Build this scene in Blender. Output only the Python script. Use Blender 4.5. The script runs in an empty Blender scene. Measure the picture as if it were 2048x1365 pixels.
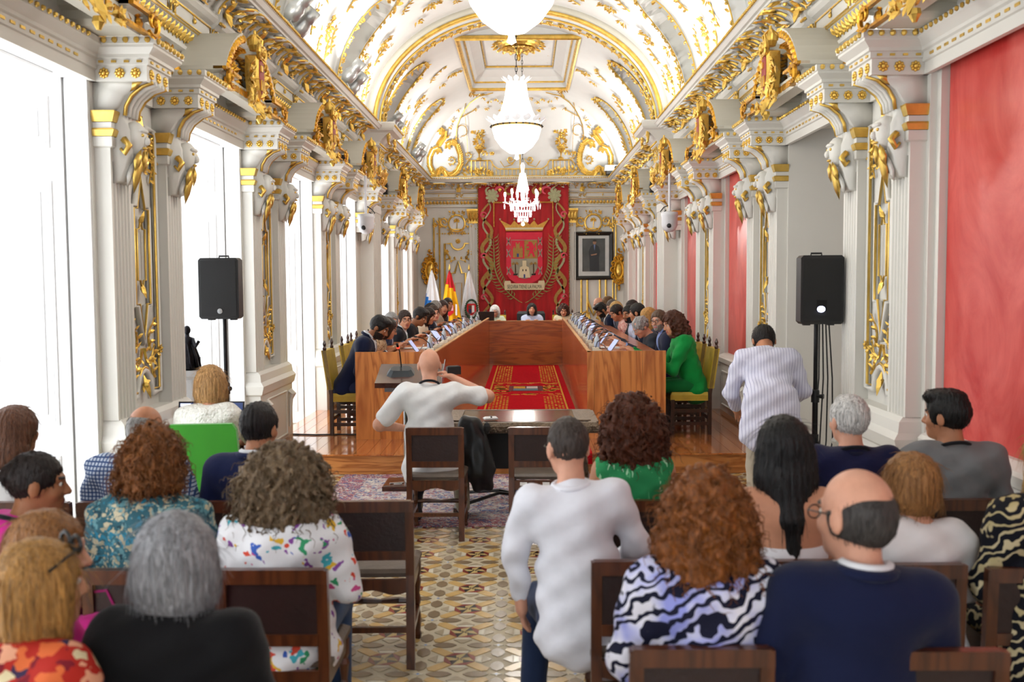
import bpy, math, random
import numpy as np
from mathutils import Vector, Matrix
random.seed(11); rng = np.random.default_rng(5)
S = bpy.context.scene; COL = S.collection
PI = math.pi
# ------------------------------------------------------------------ camera
cd = bpy.data.cameras.new('camera'); cam = bpy.data.objects.new('camera', cd); COL.objects.link(cam)
cd.sensor_width = 36; cd.lens = 35.0; cd.clip_start = .05; cd.clip_end = 200
cam.matrix_world = Matrix.Translation((0, 0, 1.9)) @ Matrix.Rotation(.0131, 4, 'Z') @ Matrix.Rotation(PI/2-.0629, 4, 'X') @ Matrix.Rotation(-.006, 4, 'Z')
cd.dof.use_dof = True; cd.dof.focus_distance = 12.5; cd.dof.aperture_fstop = 3.0
S.camera = cam
# ------------------------------------------------------------------ view + world
S.view_settings.view_transform = 'Standard'; S.view_settings.look = 'None'
S.view_settings.gamma = 1; S.view_settings.use_curve_mapping = False
S.view_settings.exposure = 0.85
W = bpy.data.worlds.new('World'); S.world = W; W.use_nodes = True
bg = W.node_tree.nodes['Background']; bg.inputs[0].default_value = (.90, .95, 1, 1); bg.inputs[1].default_value = 1.15
S.cycles.use_denoising = True
S.cycles.max_bounces = 7; S.cycles.diffuse_bounces = 3; S.cycles.glossy_bounces = 3; S.cycles.use_adaptive_sampling = True; S.cycles.adaptive_threshold = .06; S.cycles.adaptive_min_samples = 16; S.cycles.caustics_reflective = False; S.cycles.caustics_refractive = False
S.cycles.sample_clamp_indirect = 4.0
# ------------------------------------------------------------------ room dimensions
XL, XR, YB, YF = -2.72, 2.52, -3.6, 25.5          # wall faces, open rear of the hall, far wall
XC = (XL+XR)/2; HW = (XR-XL)/2
ZS = .2; YS = 9.58                                  # platform height, platform edge
OPN = [(-1.5, .2), (1.5, 3.22), (4.5, 6.28), (7.68, 9.60), (10.95, 12.85), (14.15, 16.10), (18.35, 19.95), (21.55, 23.15)]
PIER = [(.2, 1.5), (3.22, 4.5), (6.28, 7.68), (9.60, 10.95), (12.85, 14.15), (19.95, 21.55)]
YARCH = 17.35
ZSPR, ARISE, AHW = 4.42, 1.95, 2.47                # vault spring, rise and half width
# daylight falling in through each tall window of the left wall
def area(name, loc, rot, sx, sy, power, col=(1, 1, 1), spread=PI):
    l = bpy.data.lights.new(name, 'AREA'); l.shape = 'RECTANGLE'; l.size = sx; l.size_y = sy; l.energy = power; l.color = col; l.spread = spread
    o = bpy.data.objects.new(name, l); COL.objects.link(o); o.location = loc; o.rotation_euler = rot; return o
for y0, y1 in OPN:
    area('window_daylight', (XL-.80, (y0+y1)/2, 1.62), (0, -PI/2, 0), 3.1, y1-y0-.1, 60, (.95, .98, 1))
# ------------------------------------------------------------------ materials
MATS = {}
def lin(c):
    if isinstance(c, str):
        c = [int(c[i:i+2], 16)/255 for i in (0, 2, 4)]
        return tuple(x/12.92 if x <= .04045 else ((x+.055)/1.055)**2.4 for x in c)
    return tuple(c)
def nodes(name):
    m = bpy.data.materials.new(name); m.use_nodes = True; nt = m.node_tree
    return m, nt, nt.nodes['Principled BSDF']
def N(nt, t, **kw):
    n = nt.nodes.new(t)
    for k, v in kw.items():
        if k in n.inputs.keys(): n.inputs[k].default_value = v
        else: setattr(n, k, v)
    return n
def mat(name, col, rough=.6, metal=0., var=.06, vs=6., bump=0., bs=60., emit=0., ecol=None, spec=None, sheen=0, coat=0, stretch=(1, 1, 1)):
    if name in MATS: return MATS[name]
    m, nt, b = nodes(name); c = lin(col); L = nt.links.new
    b.inputs['Roughness'].default_value = rough; b.inputs['Metallic'].default_value = metal
    if spec is not None: b.inputs['Specular IOR Level'].default_value = spec
    if sheen: b.inputs['Sheen Weight'].default_value = sheen
    if coat: b.inputs['Coat Weight'].default_value = coat; b.inputs['Coat Roughness'].default_value = .12
    tc = N(nt, 'ShaderNodeTexCoord'); mp = N(nt, 'ShaderNodeMapping'); mp.inputs['Scale'].default_value = stretch; L(tc.outputs['Object'], mp.inputs[0])
    if var:
        n = N(nt, 'ShaderNodeTexNoise', Scale=vs, Detail=4.); L(mp.outputs[0], n.inputs['Vector'])
        r = N(nt, 'ShaderNodeValToRGB'); r.color_ramp.elements[0].position = .3; r.color_ramp.elements[1].position = .7
        r.color_ramp.elements[0].color = tuple(max(0, x*(1-var)) for x in c)+(1,); r.color_ramp.elements[1].color = tuple(min(1, x*(1+var)) for x in c)+(1,)
        L(n.outputs['Fac'], r.inputs[0]); L(r.outputs[0], b.inputs['Base Color'])
    else: b.inputs['Base Color'].default_value = c+(1,)
    if bump:
        n2 = N(nt, 'ShaderNodeTexNoise', Scale=bs, Detail=3.); L(mp.outputs[0], n2.inputs['Vector'])
        bp = N(nt, 'ShaderNodeBump', Strength=bump, Distance=.02); L(n2.outputs['Fac'], bp.inputs['Height']); L(bp.outputs[0], b.inputs['Normal'])
    if emit:
        b.inputs['Emission Color'].default_value = (lin(ecol) if ecol else c)+(1,); b.inputs['Emission Strength'].default_value = emit
    MATS[name] = m; return m
def wood(name, c1, c2, scale=(6, 6, .7), rough=.35, coat=0., rings=7., knots=True):
    if name in MATS: return MATS[name]
    m, nt, b = nodes(name); L = nt.links.new
    tc = N(nt, 'ShaderNodeTexCoord'); mp = N(nt, 'ShaderNodeMapping'); mp.inputs['Scale'].default_value = scale; L(tc.outputs['Object'], mp.inputs[0])
    n = N(nt, 'ShaderNodeTexNoise', Scale=1.1, Detail=3., Distortion=.6); L(mp.outputs[0], n.inputs['Vector'])
    mu = N(nt, 'ShaderNodeMath', operation='MULTIPLY'); mu.inputs[1].default_value = rings; L(n.outputs['Fac'], mu.inputs[0])
    fr = N(nt, 'ShaderNodeMath', operation='PINGPONG'); fr.inputs[1].default_value = .5; L(mu.outputs[0], fr.inputs[0])
    n3 = N(nt, 'ShaderNodeTexNoise', Scale=9., Detail=5.); L(mp.outputs[0], n3.inputs['Vector'])
    ad = N(nt, 'ShaderNodeMath', operation='MULTIPLY_ADD'); ad.inputs[1].default_value = .35; L(n3.outputs['Fac'], ad.inputs[0]); L(fr.outputs[0], ad.inputs[2])
    r = N(nt, 'ShaderNodeValToRGB'); r.color_ramp.elements[0].position = .08; r.color_ramp.elements[1].position = .55
    r.color_ramp.elements[0].color = lin(c2)+(1,); r.color_ramp.elements[1].color = lin(c1)+(1,)
    L(ad.outputs[0], r.inputs[0]); L(r.outputs[0], b.inputs['Base Color'])
    b.inputs['Roughness'].default_value = rough
    if coat: b.inputs['Coat Weight'].default_value = coat; b.inputs['Coat Roughness'].default_value = .08
    MATS[name] = m; return m
def pattern(name, base, cols, scale=14., thr=.42, rough=.8, kind='voronoi', stretch=(1, 1, 1), width=.5):
    """printed cloth: voronoi blots of several inks, waves (zebra) or checks on a base colour"""
    if name in MATS: return MATS[name]
    m, nt, b = nodes(name); L = nt.links.new; b.inputs['Roughness'].default_value = rough
    b.inputs['Specular IOR Level'].default_value = .2
    tc = N(nt, 'ShaderNodeTexCoord'); mp = N(nt, 'ShaderNodeMapping'); mp.inputs['Scale'].default_value = stretch; L(tc.outputs['Object'], mp.inputs[0])
    mix = N(nt, 'ShaderNodeMix', data_type='RGBA'); mix.inputs[6].default_value = lin(base)+(1,)
    if kind == 'voronoi':
        no = N(nt, 'ShaderNodeTexNoise', Scale=scale*.8, Detail=2.); L(mp.outputs[0], no.inputs['Vector'])
        ad = N(nt, 'ShaderNodeMix', data_type='VECTOR'); ad.inputs[0].default_value = .12
        L(mp.outputs[0], ad.inputs[4]); L(no.outputs['Color'], ad.inputs[5])
        v = N(nt, 'ShaderNodeTexVoronoi', Scale=scale); L(ad.outputs[1], v.inputs['Vector'])
        lt = N(nt, 'ShaderNodeMath', operation='LESS_THAN'); lt.inputs[1].default_value = thr; L(v.outputs['Distance'], lt.inputs[0])
        sx = N(nt, 'ShaderNodeSeparateColor'); L(v.outputs['Color'], sx.inputs[0])
        r = N(nt, 'ShaderNodeValToRGB'); r.color_ramp.interpolation = 'CONSTANT'
        while len(r.color_ramp.elements) < len(cols): r.color_ramp.elements.new(.5)
        for i, c in enumerate(cols): r.color_ramp.elements[i].position = i/len(cols); r.color_ramp.elements[i].color = lin(c)+(1,)
        L(sx.outputs[0], r.inputs[0]); L(r.outputs[0], mix.inputs[7]); L(lt.outputs[0], mix.inputs[0])
    elif kind == 'zebra':
        w = N(nt, 'ShaderNodeTexWave', Scale=scale, Distortion=13., Detail=2.); w.inputs['Detail Scale'].default_value = 1.5; mp.inputs['Rotation'].default_value = (.25, .45, .3); w.bands_direction = 'Z'
        L(mp.outputs[0], w.inputs['Vector'])
        r = N(nt, 'ShaderNodeValToRGB'); e = r.color_ramp.elements; e[0].position = width-.06; e[1].position = width+.06
        e[0].color = (0, 0, 0, 1); e[1].color = (1, 1, 1, 1); L(w.outputs['Fac'], r.inputs[0]); L(r.outputs[0], mix.inputs[0])
        n = N(nt, 'ShaderNodeTexNoise', Scale=7.); L(mp.outputs[0], n.inputs['Vector'])
        r2 = N(nt, 'ShaderNodeValToRGB'); r2.color_ramp.elements[0].position = .4; r2.color_ramp.elements[1].position = .6
        r2.color_ramp.elements[0].color = lin(cols[0])+(1,); r2.color_ramp.elements[1].color = lin(cols[1])+(1,)
        L(n.outputs['Fac'], r2.inputs[0]); L(r2.outputs[0], mix.inputs[7])
    elif kind in ('check', 'stripe'):
        sp = N(nt, 'ShaderNodeSeparateXYZ'); L(mp.outputs[0], sp.inputs[0]); outs = []
        for ax in ((0, 2) if kind == 'check' else (0,)):
            mu = N(nt, 'ShaderNodeMath', operation='MULTIPLY'); mu.inputs[1].default_value = scale; L(sp.outputs[ax], mu.inputs[0])
            fr = N(nt, 'ShaderNodeMath', operation='FRACT'); L(mu.outputs[0], fr.inputs[0])
            lt = N(nt, 'ShaderNodeMath', operation='LESS_THAN'); lt.inputs[1].default_value = width; L(fr.outputs[0], lt.inputs[0]); outs.append(lt)
        if kind == 'check':
            mx = N(nt, 'ShaderNodeMath', operation='MAXIMUM'); L(outs[0].outputs[0], mx.inputs[0]); L(outs[1].outputs[0], mx.inputs[1]); f = mx
        else: f = outs[0]
        L(f.outputs[0], mix.inputs[0]); mix.inputs[7].default_value = lin(cols[0])+(1,)
    L(mix.outputs[2], b.inputs['Base Color'])
    n2 = N(nt, 'ShaderNodeTexNoise', Scale=9., Detail=3.); L(tc.outputs['Object'], n2.inputs['Vector'])
    bp = N(nt, 'ShaderNodeBump', Strength=.35, Distance=.03); L(n2.outputs['Fac'], bp.inputs['Height']); L(bp.outputs[0], b.inputs['Normal'])
    MATS[name] = m; return m
WHITE = mat('cream_paint', 'dedbd3', .5, var=.02, vs=2)
WARM = mat('ivory_paint', 'd8d3c4', .55, var=.03, vs=2)
PURE = mat('white_lacquer', 'eeeeee', .4, var=.01, vs=2)
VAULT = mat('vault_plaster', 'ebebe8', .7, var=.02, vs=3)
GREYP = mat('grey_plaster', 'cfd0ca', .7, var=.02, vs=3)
GOLD = mat('gilding', 'e8c060', .34, metal=.82, var=.25, vs=9, bump=.15, bs=40)
GOLDP = mat('gold_paint', 'e2bd62', .36, metal=.8, var=.18, vs=9)
DGOLD = mat('old_gilding', 'd09a34', .38, metal=.9, var=.35, vs=12, bump=.3, bs=50)
BLACK = mat('black_plastic', '141416', .45, var=.05)
DARKM = mat('black_metal', '0c0c0e', .35, metal=.4, var=.05)
CHROME = mat('chrome', 'c8ccd0', .15, metal=1., var=.02)
REDP = None
GLASS = None
# ------------------------------------------------------------------ mesh builder
class MB:
    def __init__(s): s.v = []; s.f = []; s.m = []
    def add(s, vs, fs, mi=0):
        o = len(s.v); s.v.extend([tuple(p) for p in vs]); s.f.extend([tuple(i+o for i in f) for f in fs]); s.m.extend([mi]*len(fs)); return s
    def mm(s, a, b, mi=0):
        x0, y0, z0 = a; x1, y1, z1 = b
        return s.add([(x0, y0, z0), (x1, y0, z0), (x1, y1, z0), (x0, y1, z0), (x0, y0, z1), (x1, y0, z1), (x1, y1, z1), (x0, y1, z1)],
                     [(3, 2, 1, 0), (4, 5, 6, 7), (0, 1, 5, 4), (1, 2, 6, 5), (2, 3, 7, 6), (3, 0, 4, 7)], mi)
    def box(s, c, d, mi=0): return s.mm([c[i]-d[i]/2 for i in range(3)], [c[i]+d[i]/2 for i in range(3)], mi)
    def loft(s, rings, mi=0, closed=True, caps=True):
        n = len(rings[0]); vs = [p for r in rings for p in r]; fs = []
        for k in range(len(rings)-1):
            for i in range(n if closed else n-1):
                j = (i+1) % n; fs.append((k*n+i, k*n+j, (k+1)*n+j, (k+1)*n+i))
        if caps and closed: fs.append(tuple(range(n-1, -1, -1))); fs.append(tuple((len(rings)-1)*n+i for i in range(n)))
        return s.add(vs, fs, mi)
    def prism(s, poly, axis, a, b, mi=0):
        """extrude a 2-D polygon along axis (0,1,2) from a to b; poly gives the two other coordinates in order"""
        def P(p, t):
            q = list(p); q.insert(axis, t); return q
        return s.loft([[P(p, a) for p in poly], [P(p, b) for p in poly]], mi)
    def tube(s, pts, r, n=6, mi=0, caps=True, closed=False):
        pts = [Vector(p) for p in pts]; m = len(pts); rs = r if hasattr(r, '__len__') else [r]*m; rings = []
        up = Vector((.13, .31, .94))
        for i, p in enumerate(pts):
            t = (pts[(i+1) % m]-pts[i-1]) if closed else (pts[min(i+1, m-1)]-pts[max(i-1, 0)])
            if t.length < 1e-9: t = Vector((0, 0, 1))
            t.normalize(); a = up-t*up.dot(t)
            if a.length < 1e-4: a = t.orthogonal()
            a.normalize(); up = a; b = t.cross(a)
            rings.append([p+(a*math.cos(2*PI*k/n)+b*math.sin(2*PI*k/n))*rs[i] for k in range(n)])
        if closed: rings.append(rings[0]); caps = False
        return s.loft(rings, mi, True, caps)
    def lathe(s, prof, c=(0, 0, 0), n=12, mi=0, ax=2, caps=True):
        rings = []
        for r, z in prof:
            ring = []
            for k in range(n):
                q = [r*math.cos(2*PI*k/n), r*math.sin(2*PI*k/n)]; q.insert(ax, z) if ax != 1 else q.insert(1, z)
                ring.append([c[i]+q[i] for i in range(3)])
            rings.append(ring)
        return s.loft(rings, mi, True, caps)
    def ball(s, c, r, n=8, m=5, mi=0):
        r = (r, r, r) if not hasattr(r, '__len__') else r
        vs = [(c[0], c[1], c[2]-r[2])]; fs = []
        for j in range(1, m):
            a = -PI/2+PI*j/m
            for k in range(n):
                t = 2*PI*k/n; vs.append((c[0]+r[0]*math.cos(a)*math.cos(t), c[1]+r[1]*math.cos(a)*math.sin(t), c[2]+r[2]*math.sin(a)))
        vs.append((c[0], c[1], c[2]+r[2]))
        for k in range(n): fs.append((0, 1+(k+1) % n, 1+k))
        for j in range(m-2):
            for k in range(n):
                a = 1+j*n+k; b = 1+j*n+(k+1) % n; fs.append((a, b, b+n, a+n))
        e = len(vs)-1; o = 1+(m-2)*n
        for k in range(n): fs.append((o+k, o+(k+1) % n, e))
        return s.add(vs, fs, mi)
    def leaf(s, base, tip, nrm, w, mi=0, lift=.35):
        """a cupped, ridged acanthus-like leaf from base to tip, face along nrm"""
        b = Vector(base); t = Vector(tip); n = Vector(nrm).normalized(); d = t-b; L_ = d.length
        sd = d.cross(n).normalized(); h = n*(lift*w)
        q = [b, b+d*.3+sd*w*.42+h*.3, b+d*.62+sd*w*.5+h*.5, t+n*lift*w*.9, b+d*.62-sd*w*.5+h*.5, b+d*.3-sd*w*.42+h*.3, b+d*.35+h*1.2, b+d*.7+h*1.3, b+d*.45-n*.25*w]
        return s.add(q, [(0, 1, 6), (1, 2, 7, 6), (2, 3, 7), (7, 3, 4), (6, 7, 4, 5), (0, 6, 5), (1, 0, 8), (2, 1, 8), (3, 2, 8), (4, 3, 8), (5, 4, 8), (0, 5, 8)], mi)
    def put(s, other, M, mi=None):
        o = len(s.v); s.v.extend([tuple(M @ Vector(p)) for p in other.v]); flip = M.to_3x3().determinant() < 0
        s.f.extend([tuple(i+o for i in (f[::-1] if flip else f)) for f in other.f]); s.m.extend(other.m if mi is None else [mi]*len(other.f)); return s
    def mesh(s, name, mats, smooth=False):
        me = bpy.data.meshes.new(name); me.from_pydata(s.v, [], s.f)
        for m in (mats if isinstance(mats, (list, tuple)) else [mats]): me.materials.append(m)
        me.polygons.foreach_set('material_index', s.m)
        if smooth: me.polygons.foreach_set('use_smooth', [True]*len(s.f))
        me.update(); return me
    def build(s, name, mats, parent=None, smooth=False, **kw): return link(name, s.mesh(name, mats, smooth), parent, **kw)
def link(name, data, parent=None, M=None, loc=None, label=None, cat=None, group=None, kind=None):
    o = bpy.data.objects.new(name, data); COL.objects.link(o)
    if parent is not None: o.parent = parent
    if M is not None: o.matrix_local = M
    if loc is not None: o.location = loc
    tag(o, label, cat, group, kind); return o
def tag(o, label=None, cat=None, group=None, kind=None):
    if label: o['label'] = label
    if cat: o['category'] = cat
    if group: o['group'] = group
    if kind: o['kind'] = kind
    return o
def thing(name, label, cat, loc=(0, 0, 0), rz=0, group=None):
    o = link(name, None, label=label, cat=cat, group=group); o.location = loc; o.rotation_euler = (0, 0, rz); o.empty_display_size = .1; return o
def dup(o, parent=None, M=None, **kw):
    c = o.copy(); COL.objects.link(c)
    for k in ('label', 'category', 'group'):
        if k in kw: c[k] = kw[k]
    c.parent = parent if parent is not None else None
    if M is not None: c.matrix_local = M
    for ch in list(o.children): dup(ch, c)
    return c
def T(x, y, z): return Matrix.Translation((x, y, z))
def Rz(a): return Matrix.Rotation(a, 4, 'Z')
def Rx(a): return Matrix.Rotation(a, 4, 'X')
def Ry(a): return Matrix.Rotation(a, 4, 'Y')
def Sc(x, y, z): return Matrix.Diagonal((x, y, z, 1))
def cells(xs, ys, zs, solid):
    """one connected mesh made of the solid cells of a rectilinear lattice"""
    mb = MB(); idx = {}
    def V(i, j, k):
        if (i, j, k) not in idx: idx[(i, j, k)] = len(mb.v); mb.v.append((xs[i], ys[j], zs[k]))
        return idx[(i, j, k)]
    nx, ny, nz = len(xs)-1, len(ys)-1, len(zs)-1
    full = [[[solid((xs[i]+xs[i+1])/2, (ys[j]+ys[j+1])/2, (zs[k]+zs[k+1])/2) for k in range(nz)] for j in range(ny)] for i in range(nx)]
    g = lambda i, j, k: 0 <= i < nx and 0 <= j < ny and 0 <= k < nz and full[i][j][k]
    for i in range(nx):
        for j in range(ny):
            for k in range(nz):
                if not full[i][j][k]: continue
                for (dx, dy, dz), q in (((-1, 0, 0), [(0, 0, 0), (0, 0, 1), (0, 1, 1), (0, 1, 0)]), ((1, 0, 0), [(1, 0, 0), (1, 1, 0), (1, 1, 1), (1, 0, 1)]),
                                        ((0, -1, 0), [(0, 0, 0), (1, 0, 0), (1, 0, 1), (0, 0, 1)]), ((0, 1, 0), [(0, 1, 0), (0, 1, 1), (1, 1, 1), (1, 1, 0)]),
                                        ((0, 0, -1), [(0, 0, 0), (0, 1, 0), (1, 1, 0), (1, 0, 0)]), ((0, 0, 1), [(0, 0, 1), (1, 0, 1), (1, 1, 1), (0, 1, 1)])):
                    if not g(i+dx, j+dy, k+dz): mb.f.append(tuple(V(i+a, j+b, k+c) for a, b, c in q)); mb.m.append(0)
    return mb
# ---- small gilded ornaments, drawn in the X-Z plane with +Y towards the viewer... (all face -Y)
def spiral(c, r0, turns, a0, sgn=1, n=22, grow=.12):
    pts = []
    for i in range(n):
        u = i/(n-1); a = a0+sgn*2*PI*turns*u; r = r0*(grow+(1-grow)*(1-u))
        pts.append((c[0]+r*math.cos(a), 0, c[1]+r*math.sin(a)))
    return pts
def o_rosette(r, n=8, mi=0):
    mb = MB(); mb.ball((0, -r*.25, 0), (r*.42, r*.38, r*.42), 8, 4, mi)
    for k in range(n):
        a = 2*PI*k/n; mb.ball((math.cos(a)*r*.64, -r*.08, math.sin(a)*r*.64), (r*.32, r*.28, r*.32), 6, 4, mi)
    return mb
def o_sprig(L_=.6, nleaf=9, w=.07, seed=1, flower=True, bend=.15):
    r = random.Random(seed); mb = MB(); pts = []
    for i in range(10):
        u = i/9; pts.append((bend*math.sin(u*PI*1.3), -.012, L_*u))
    mb.tube(pts, [.012*(1-.6*i/9) for i in range(10)], 5)
    for i in range(nleaf):
        u = (i+.6)/(nleaf+.3); x = bend*math.sin(u*PI*1.3); z = L_*u; sg = 1 if i % 2 else -1; l = w*1.7*(1.15-.5*u)*r.uniform(.8, 1.2)
        mb.leaf((x, -.012, z), (x+sg*l*.85, -.03, z+l*r.uniform(.3, .8)), (0, -1, 0), w*r.uniform(.7, 1.1))
    if flower:
        for k in range(6):
            a = 2*PI*k/6; mb.leaf((pts[-1][0], -.02, L_), (pts[-1][0]+math.cos(a)*w*1.1, -.035, L_+math.sin(a)*w*1.1), (0, -1, 0), w*.8)
        mb.ball((pts[-1][0], -.04, L_), w*.35, 6, 4)
    return mb
def o_scroll(size=.5, seed=2, leaves=9, thick=.03):
    mb = MB(); p = spiral((0, 0), size*.5, 1.35, -PI*.75, 1, 26, .1)
    mb.tube([(x, -.02-.3*thick, z) for x, y, z in p], [thick*(.5+.6*math.sin(PI*min(1, (i+2)/20))) for i in range(26)], 6)
    r = random.Random(seed)
    for i in range(leaves):
        k = int(1+i*17/leaves); x, _, z = p[k]; dv = Vector((x, 0, z)).normalized(); tg = Vector((p[k+1][0]-x, 0, p[k+1][2]-z)).normalized()
        l = size*.26*r.uniform(.8, 1.15)
        mb.leaf((x, -.02, z), (x+(dv.x*.8+tg.x*.7)*l, -.04, z+(dv.z*.8+tg.z*.7)*l), (0, -1, 0), size*.15)
    mb.ball((p[-1][0], -.03, p[-1][2]), thick*1.3, 7, 4); return mb
def o_cluster(w=.3, h=.3, n=18, seed=3, lw=.08):
    r = random.Random(seed); mb = MB()
    for i in range(n):
        a = r.uniform(0, 2*PI); q = math.sqrt(r.random()); x, z = q*w*.42*math.cos(a), q*h*.42*math.sin(a)
        l = lw*r.uniform(.8, 1.5); mb.leaf((x*.7, -.02, z*.7), (x*.7+math.cos(a)*l, -.03-.03*r.random(), z*.7+math.sin(a)*l), (0, -1, 0), lw*.8)
    for i in range(max(3, n//4)):
        mb.ball((r.uniform(-.25, .25)*w, -.04, r.uniform(-.25, .25)*h), lw*.3, 6, 4)
    return mb
def text_mesh(txt, size, name, depth=.002):
    cu = bpy.data.curves.new(name, 'FONT'); cu.body = txt; cu.size = size; cu.extrude = depth; cu.align_x = 'CENTER'; cu.align_y = 'CENTER'
    o = bpy.data.objects.new(name, cu); me = bpy.data.meshes.new_from_object(o)
    bpy.data.objects.remove(o); bpy.data.curves.remove(cu); return me
# ================================================================== STRUCTURE
YARCH = 16.75
def redpaint():
    m, nt, b = nodes('red_stucco'); L = nt.links.new
    tc = N(nt, 'ShaderNodeTexCoord'); mp = N(nt, 'ShaderNodeMapping'); mp.inputs['Scale'].default_value = (1, 1, .6); L(tc.outputs['Object'], mp.inputs[0])
    n = N(nt, 'ShaderNodeTexNoise', Scale=1.7, Detail=8., Distortion=1.6); n.inputs['Roughness'].default_value = .65; L(mp.outputs[0], n.inputs['Vector'])
    r = N(nt, 'ShaderNodeValToRGB'); e = r.color_ramp.elements; e[0].position = .32; e[1].position = .7
    e[0].color = lin('b81e1a')+(1,); e[1].color = lin('de665c')+(1,); L(n.outputs['Fac'], r.inputs[0]); L(r.outputs[0], b.inputs['Base Color'])
    r2 = N(nt, 'ShaderNodeMapRange'); r2.inputs[3].default_value = .22; r2.inputs[4].default_value = .42; L(n.outputs['Fac'], r2.inputs[0]); L(r2.outputs[0], b.inputs['Roughness'])
    bp = N(nt, 'ShaderNodeBump', Strength=.12, Distance=.03); L(n.outputs['Fac'], bp.inputs['Height']); L(bp.outputs[0], b.inputs['Normal'])
    return m
REDP = redpaint()
def glass():
    m = bpy.data.materials.new('window_glass'); m.use_nodes = True; nt = m.node_tree; nt.nodes.clear()
    t = N(nt, 'ShaderNodeBsdfTransparent'); g = N(nt, 'ShaderNodeBsdfGlossy', Roughness=.03); mx = N(nt, 'ShaderNodeMixShader'); mx.inputs[0].default_value = .08
    o = N(nt, 'ShaderNodeOutputMaterial'); nt.links.new(t.outputs[0], mx.inputs[1]); nt.links.new(g.outputs[0], mx.inputs[2]); nt.links.new(mx.outputs[0], o.inputs[0]); return m
GLASS = glass()
def inop(y): return any(a < y < b for a, b in OPN)
ybr = sorted([YB, YF+.3]+[v for p in OPN for v in p])
WL = cells([XL-.85, XL], ybr, [0, 3.2, 4.6], lambda x, y, z: not (inop(y) and z < 3.2)).build('wall_left', WHITE, kind='structure')
DOOR = OPN[3]
def rsolid(x, y, z):
    if DOOR[0] < y < DOOR[1] and z < 3.3: return False
    return not (inop(y) and .9 < z < 3.3 and x < XR+.1)
WR = cells([XR, XR+.1, XR+.95], ybr, [0, .9, 3.3, 4.6], rsolid).build('wall_right', WHITE, kind='structure')
WF = MB().mm((XL, YF, 0), (XR, YF+.3, 4.6)).build('wall_far', WHITE, kind='structure')
for i, (a, b) in enumerate(OPN):
    if (a, b) == DOOR: continue
    MB().mm((XR+.088, a+.07, .93), (XR+.1, b-.07, 3.24)).build('red_panel', REDP, WR)
    fr = MB(); M = T(XR, 0, 0)
    for (y0, y1, z0, z1) in ((a, a+.06, .93, 3.3), (b-.06, b, .93, 3.3), (a+.06, b-.06, 3.24, 3.3)): fr.mm((XR+.04, y0, z0), (XR+.1, y1, z1))
    fr.build('panel_frame', WHITE, WR)
    MB().loft([[(XR-n, a, z), (XR-n, b, z), (XR+.1, b, z), (XR+.1, a, z)] for z, n in ((.80, .0), (.82, .03), (.88, .04), (.90, .02), (.93, -.05))], 0).build('chair_rail', WHITE, WR)
    d = MB()
    pts = [(XR, a+.15, .28), (XR, b-.15, .28), (XR, b-.15, .70), (XR, a+.15, .70)]
    d.tube(pts, .018, 5, closed=True); d.build('dado_moulding', WHITE, WR)
MB().mm((XR+.9, DOOR[0], 0), (XR+.95, DOOR[1], 3.3)).build('door_1', mat('door_white', 'd6d0cc', .5, var=.02), kind='structure')
# ------------------------------------------------------------------ windows in the left wall
def make_window(i, a, b):
    w = link('window_%d' % (i+1), None, kind='structure'); w.location = (XL, (a+b)/2, 0); hw = (b-a)/2
    f = MB(); xo = -.84
    for s in (-1, 1): f.mm((xo, s*hw-.07 if s > 0 else -hw, .0), (xo+.09, hw if s > 0 else -hw+.07, 3.2))
    f.mm((xo, -hw+.07, 3.12), (xo+.09, hw-.07, 3.2)); f.mm((xo, -hw+.07, 0), (xo+.09, hw-.07, .1)); f.mm((xo, -.05, .1), (xo+.09, .05, 3.12))
    f.mm((xo+.01, -hw+.07, 2.55), (xo+.08, -.05, 2.62)); f.mm((xo+.01, .05, 2.55), (xo+.08, hw-.07, 2.62)); f.build('window_frame', PURE, w)
    for s in (-1, 1):
        for z0, z1 in ((.1, 2.55), (2.62, 3.12)): MB().mm((xo+.04, min(s*.05, s*(hw-.07)), z0), (xo+.05, max(s*.05, s*(hw-.07)), z1)).build('pane', GLASS, w)
    for s in (-1, 1):                                   # panelled shutter leaves folded back on the reveals
        y = s*hw; m = MB(); x0, x1 = -.72, -.16
        m.mm((x0, min(y, y-s*.035), .04), (x1, max(y, y-s*.035), 3.17))
        for z0, z1 in ((.16, .82), (.95, 2.56), (2.70, 3.08)):
            for e, r in ((.085, .012), (.11, .007)):
                q = [(x0+e, y-s*.037, z0+e-.05), (x1-e, y-s*.037, z0+e-.05), (x1-e, y-s*.037, z1-e+.05), (x0+e, y-s*.037, z1-e+.05)]
                m.tube(q, r, 4, closed=True)
            m.mm((x0+.15, min(y-s*.035, y-s*.045), z0+.1), (x1-.15, max(y-s*.035, y-s*.045), z1-.1))
        m.build('shutter', PURE, w)
        MB().mm((-.15, min(y, y-s*.02), 0), (-.005, max(y, y-s*.02), 3.19)).build('reveal_board', PURE, w)
    s_ = MB().mm((-.74, -hw+.04, 3.165), (-.02, hw-.04, 3.19)); s_.tube([(-.62, -hw+.2, 3.163), (-.14, -hw+.2, 3.163), (-.14, hw-.2, 3.163), (-.62, hw-.2, 3.163)], .012, 4, closed=True); s_.build('soffit_board', PURE, w)
    return w
for i, (a, b) in enumerate(OPN): make_window(i, a, b)
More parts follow.
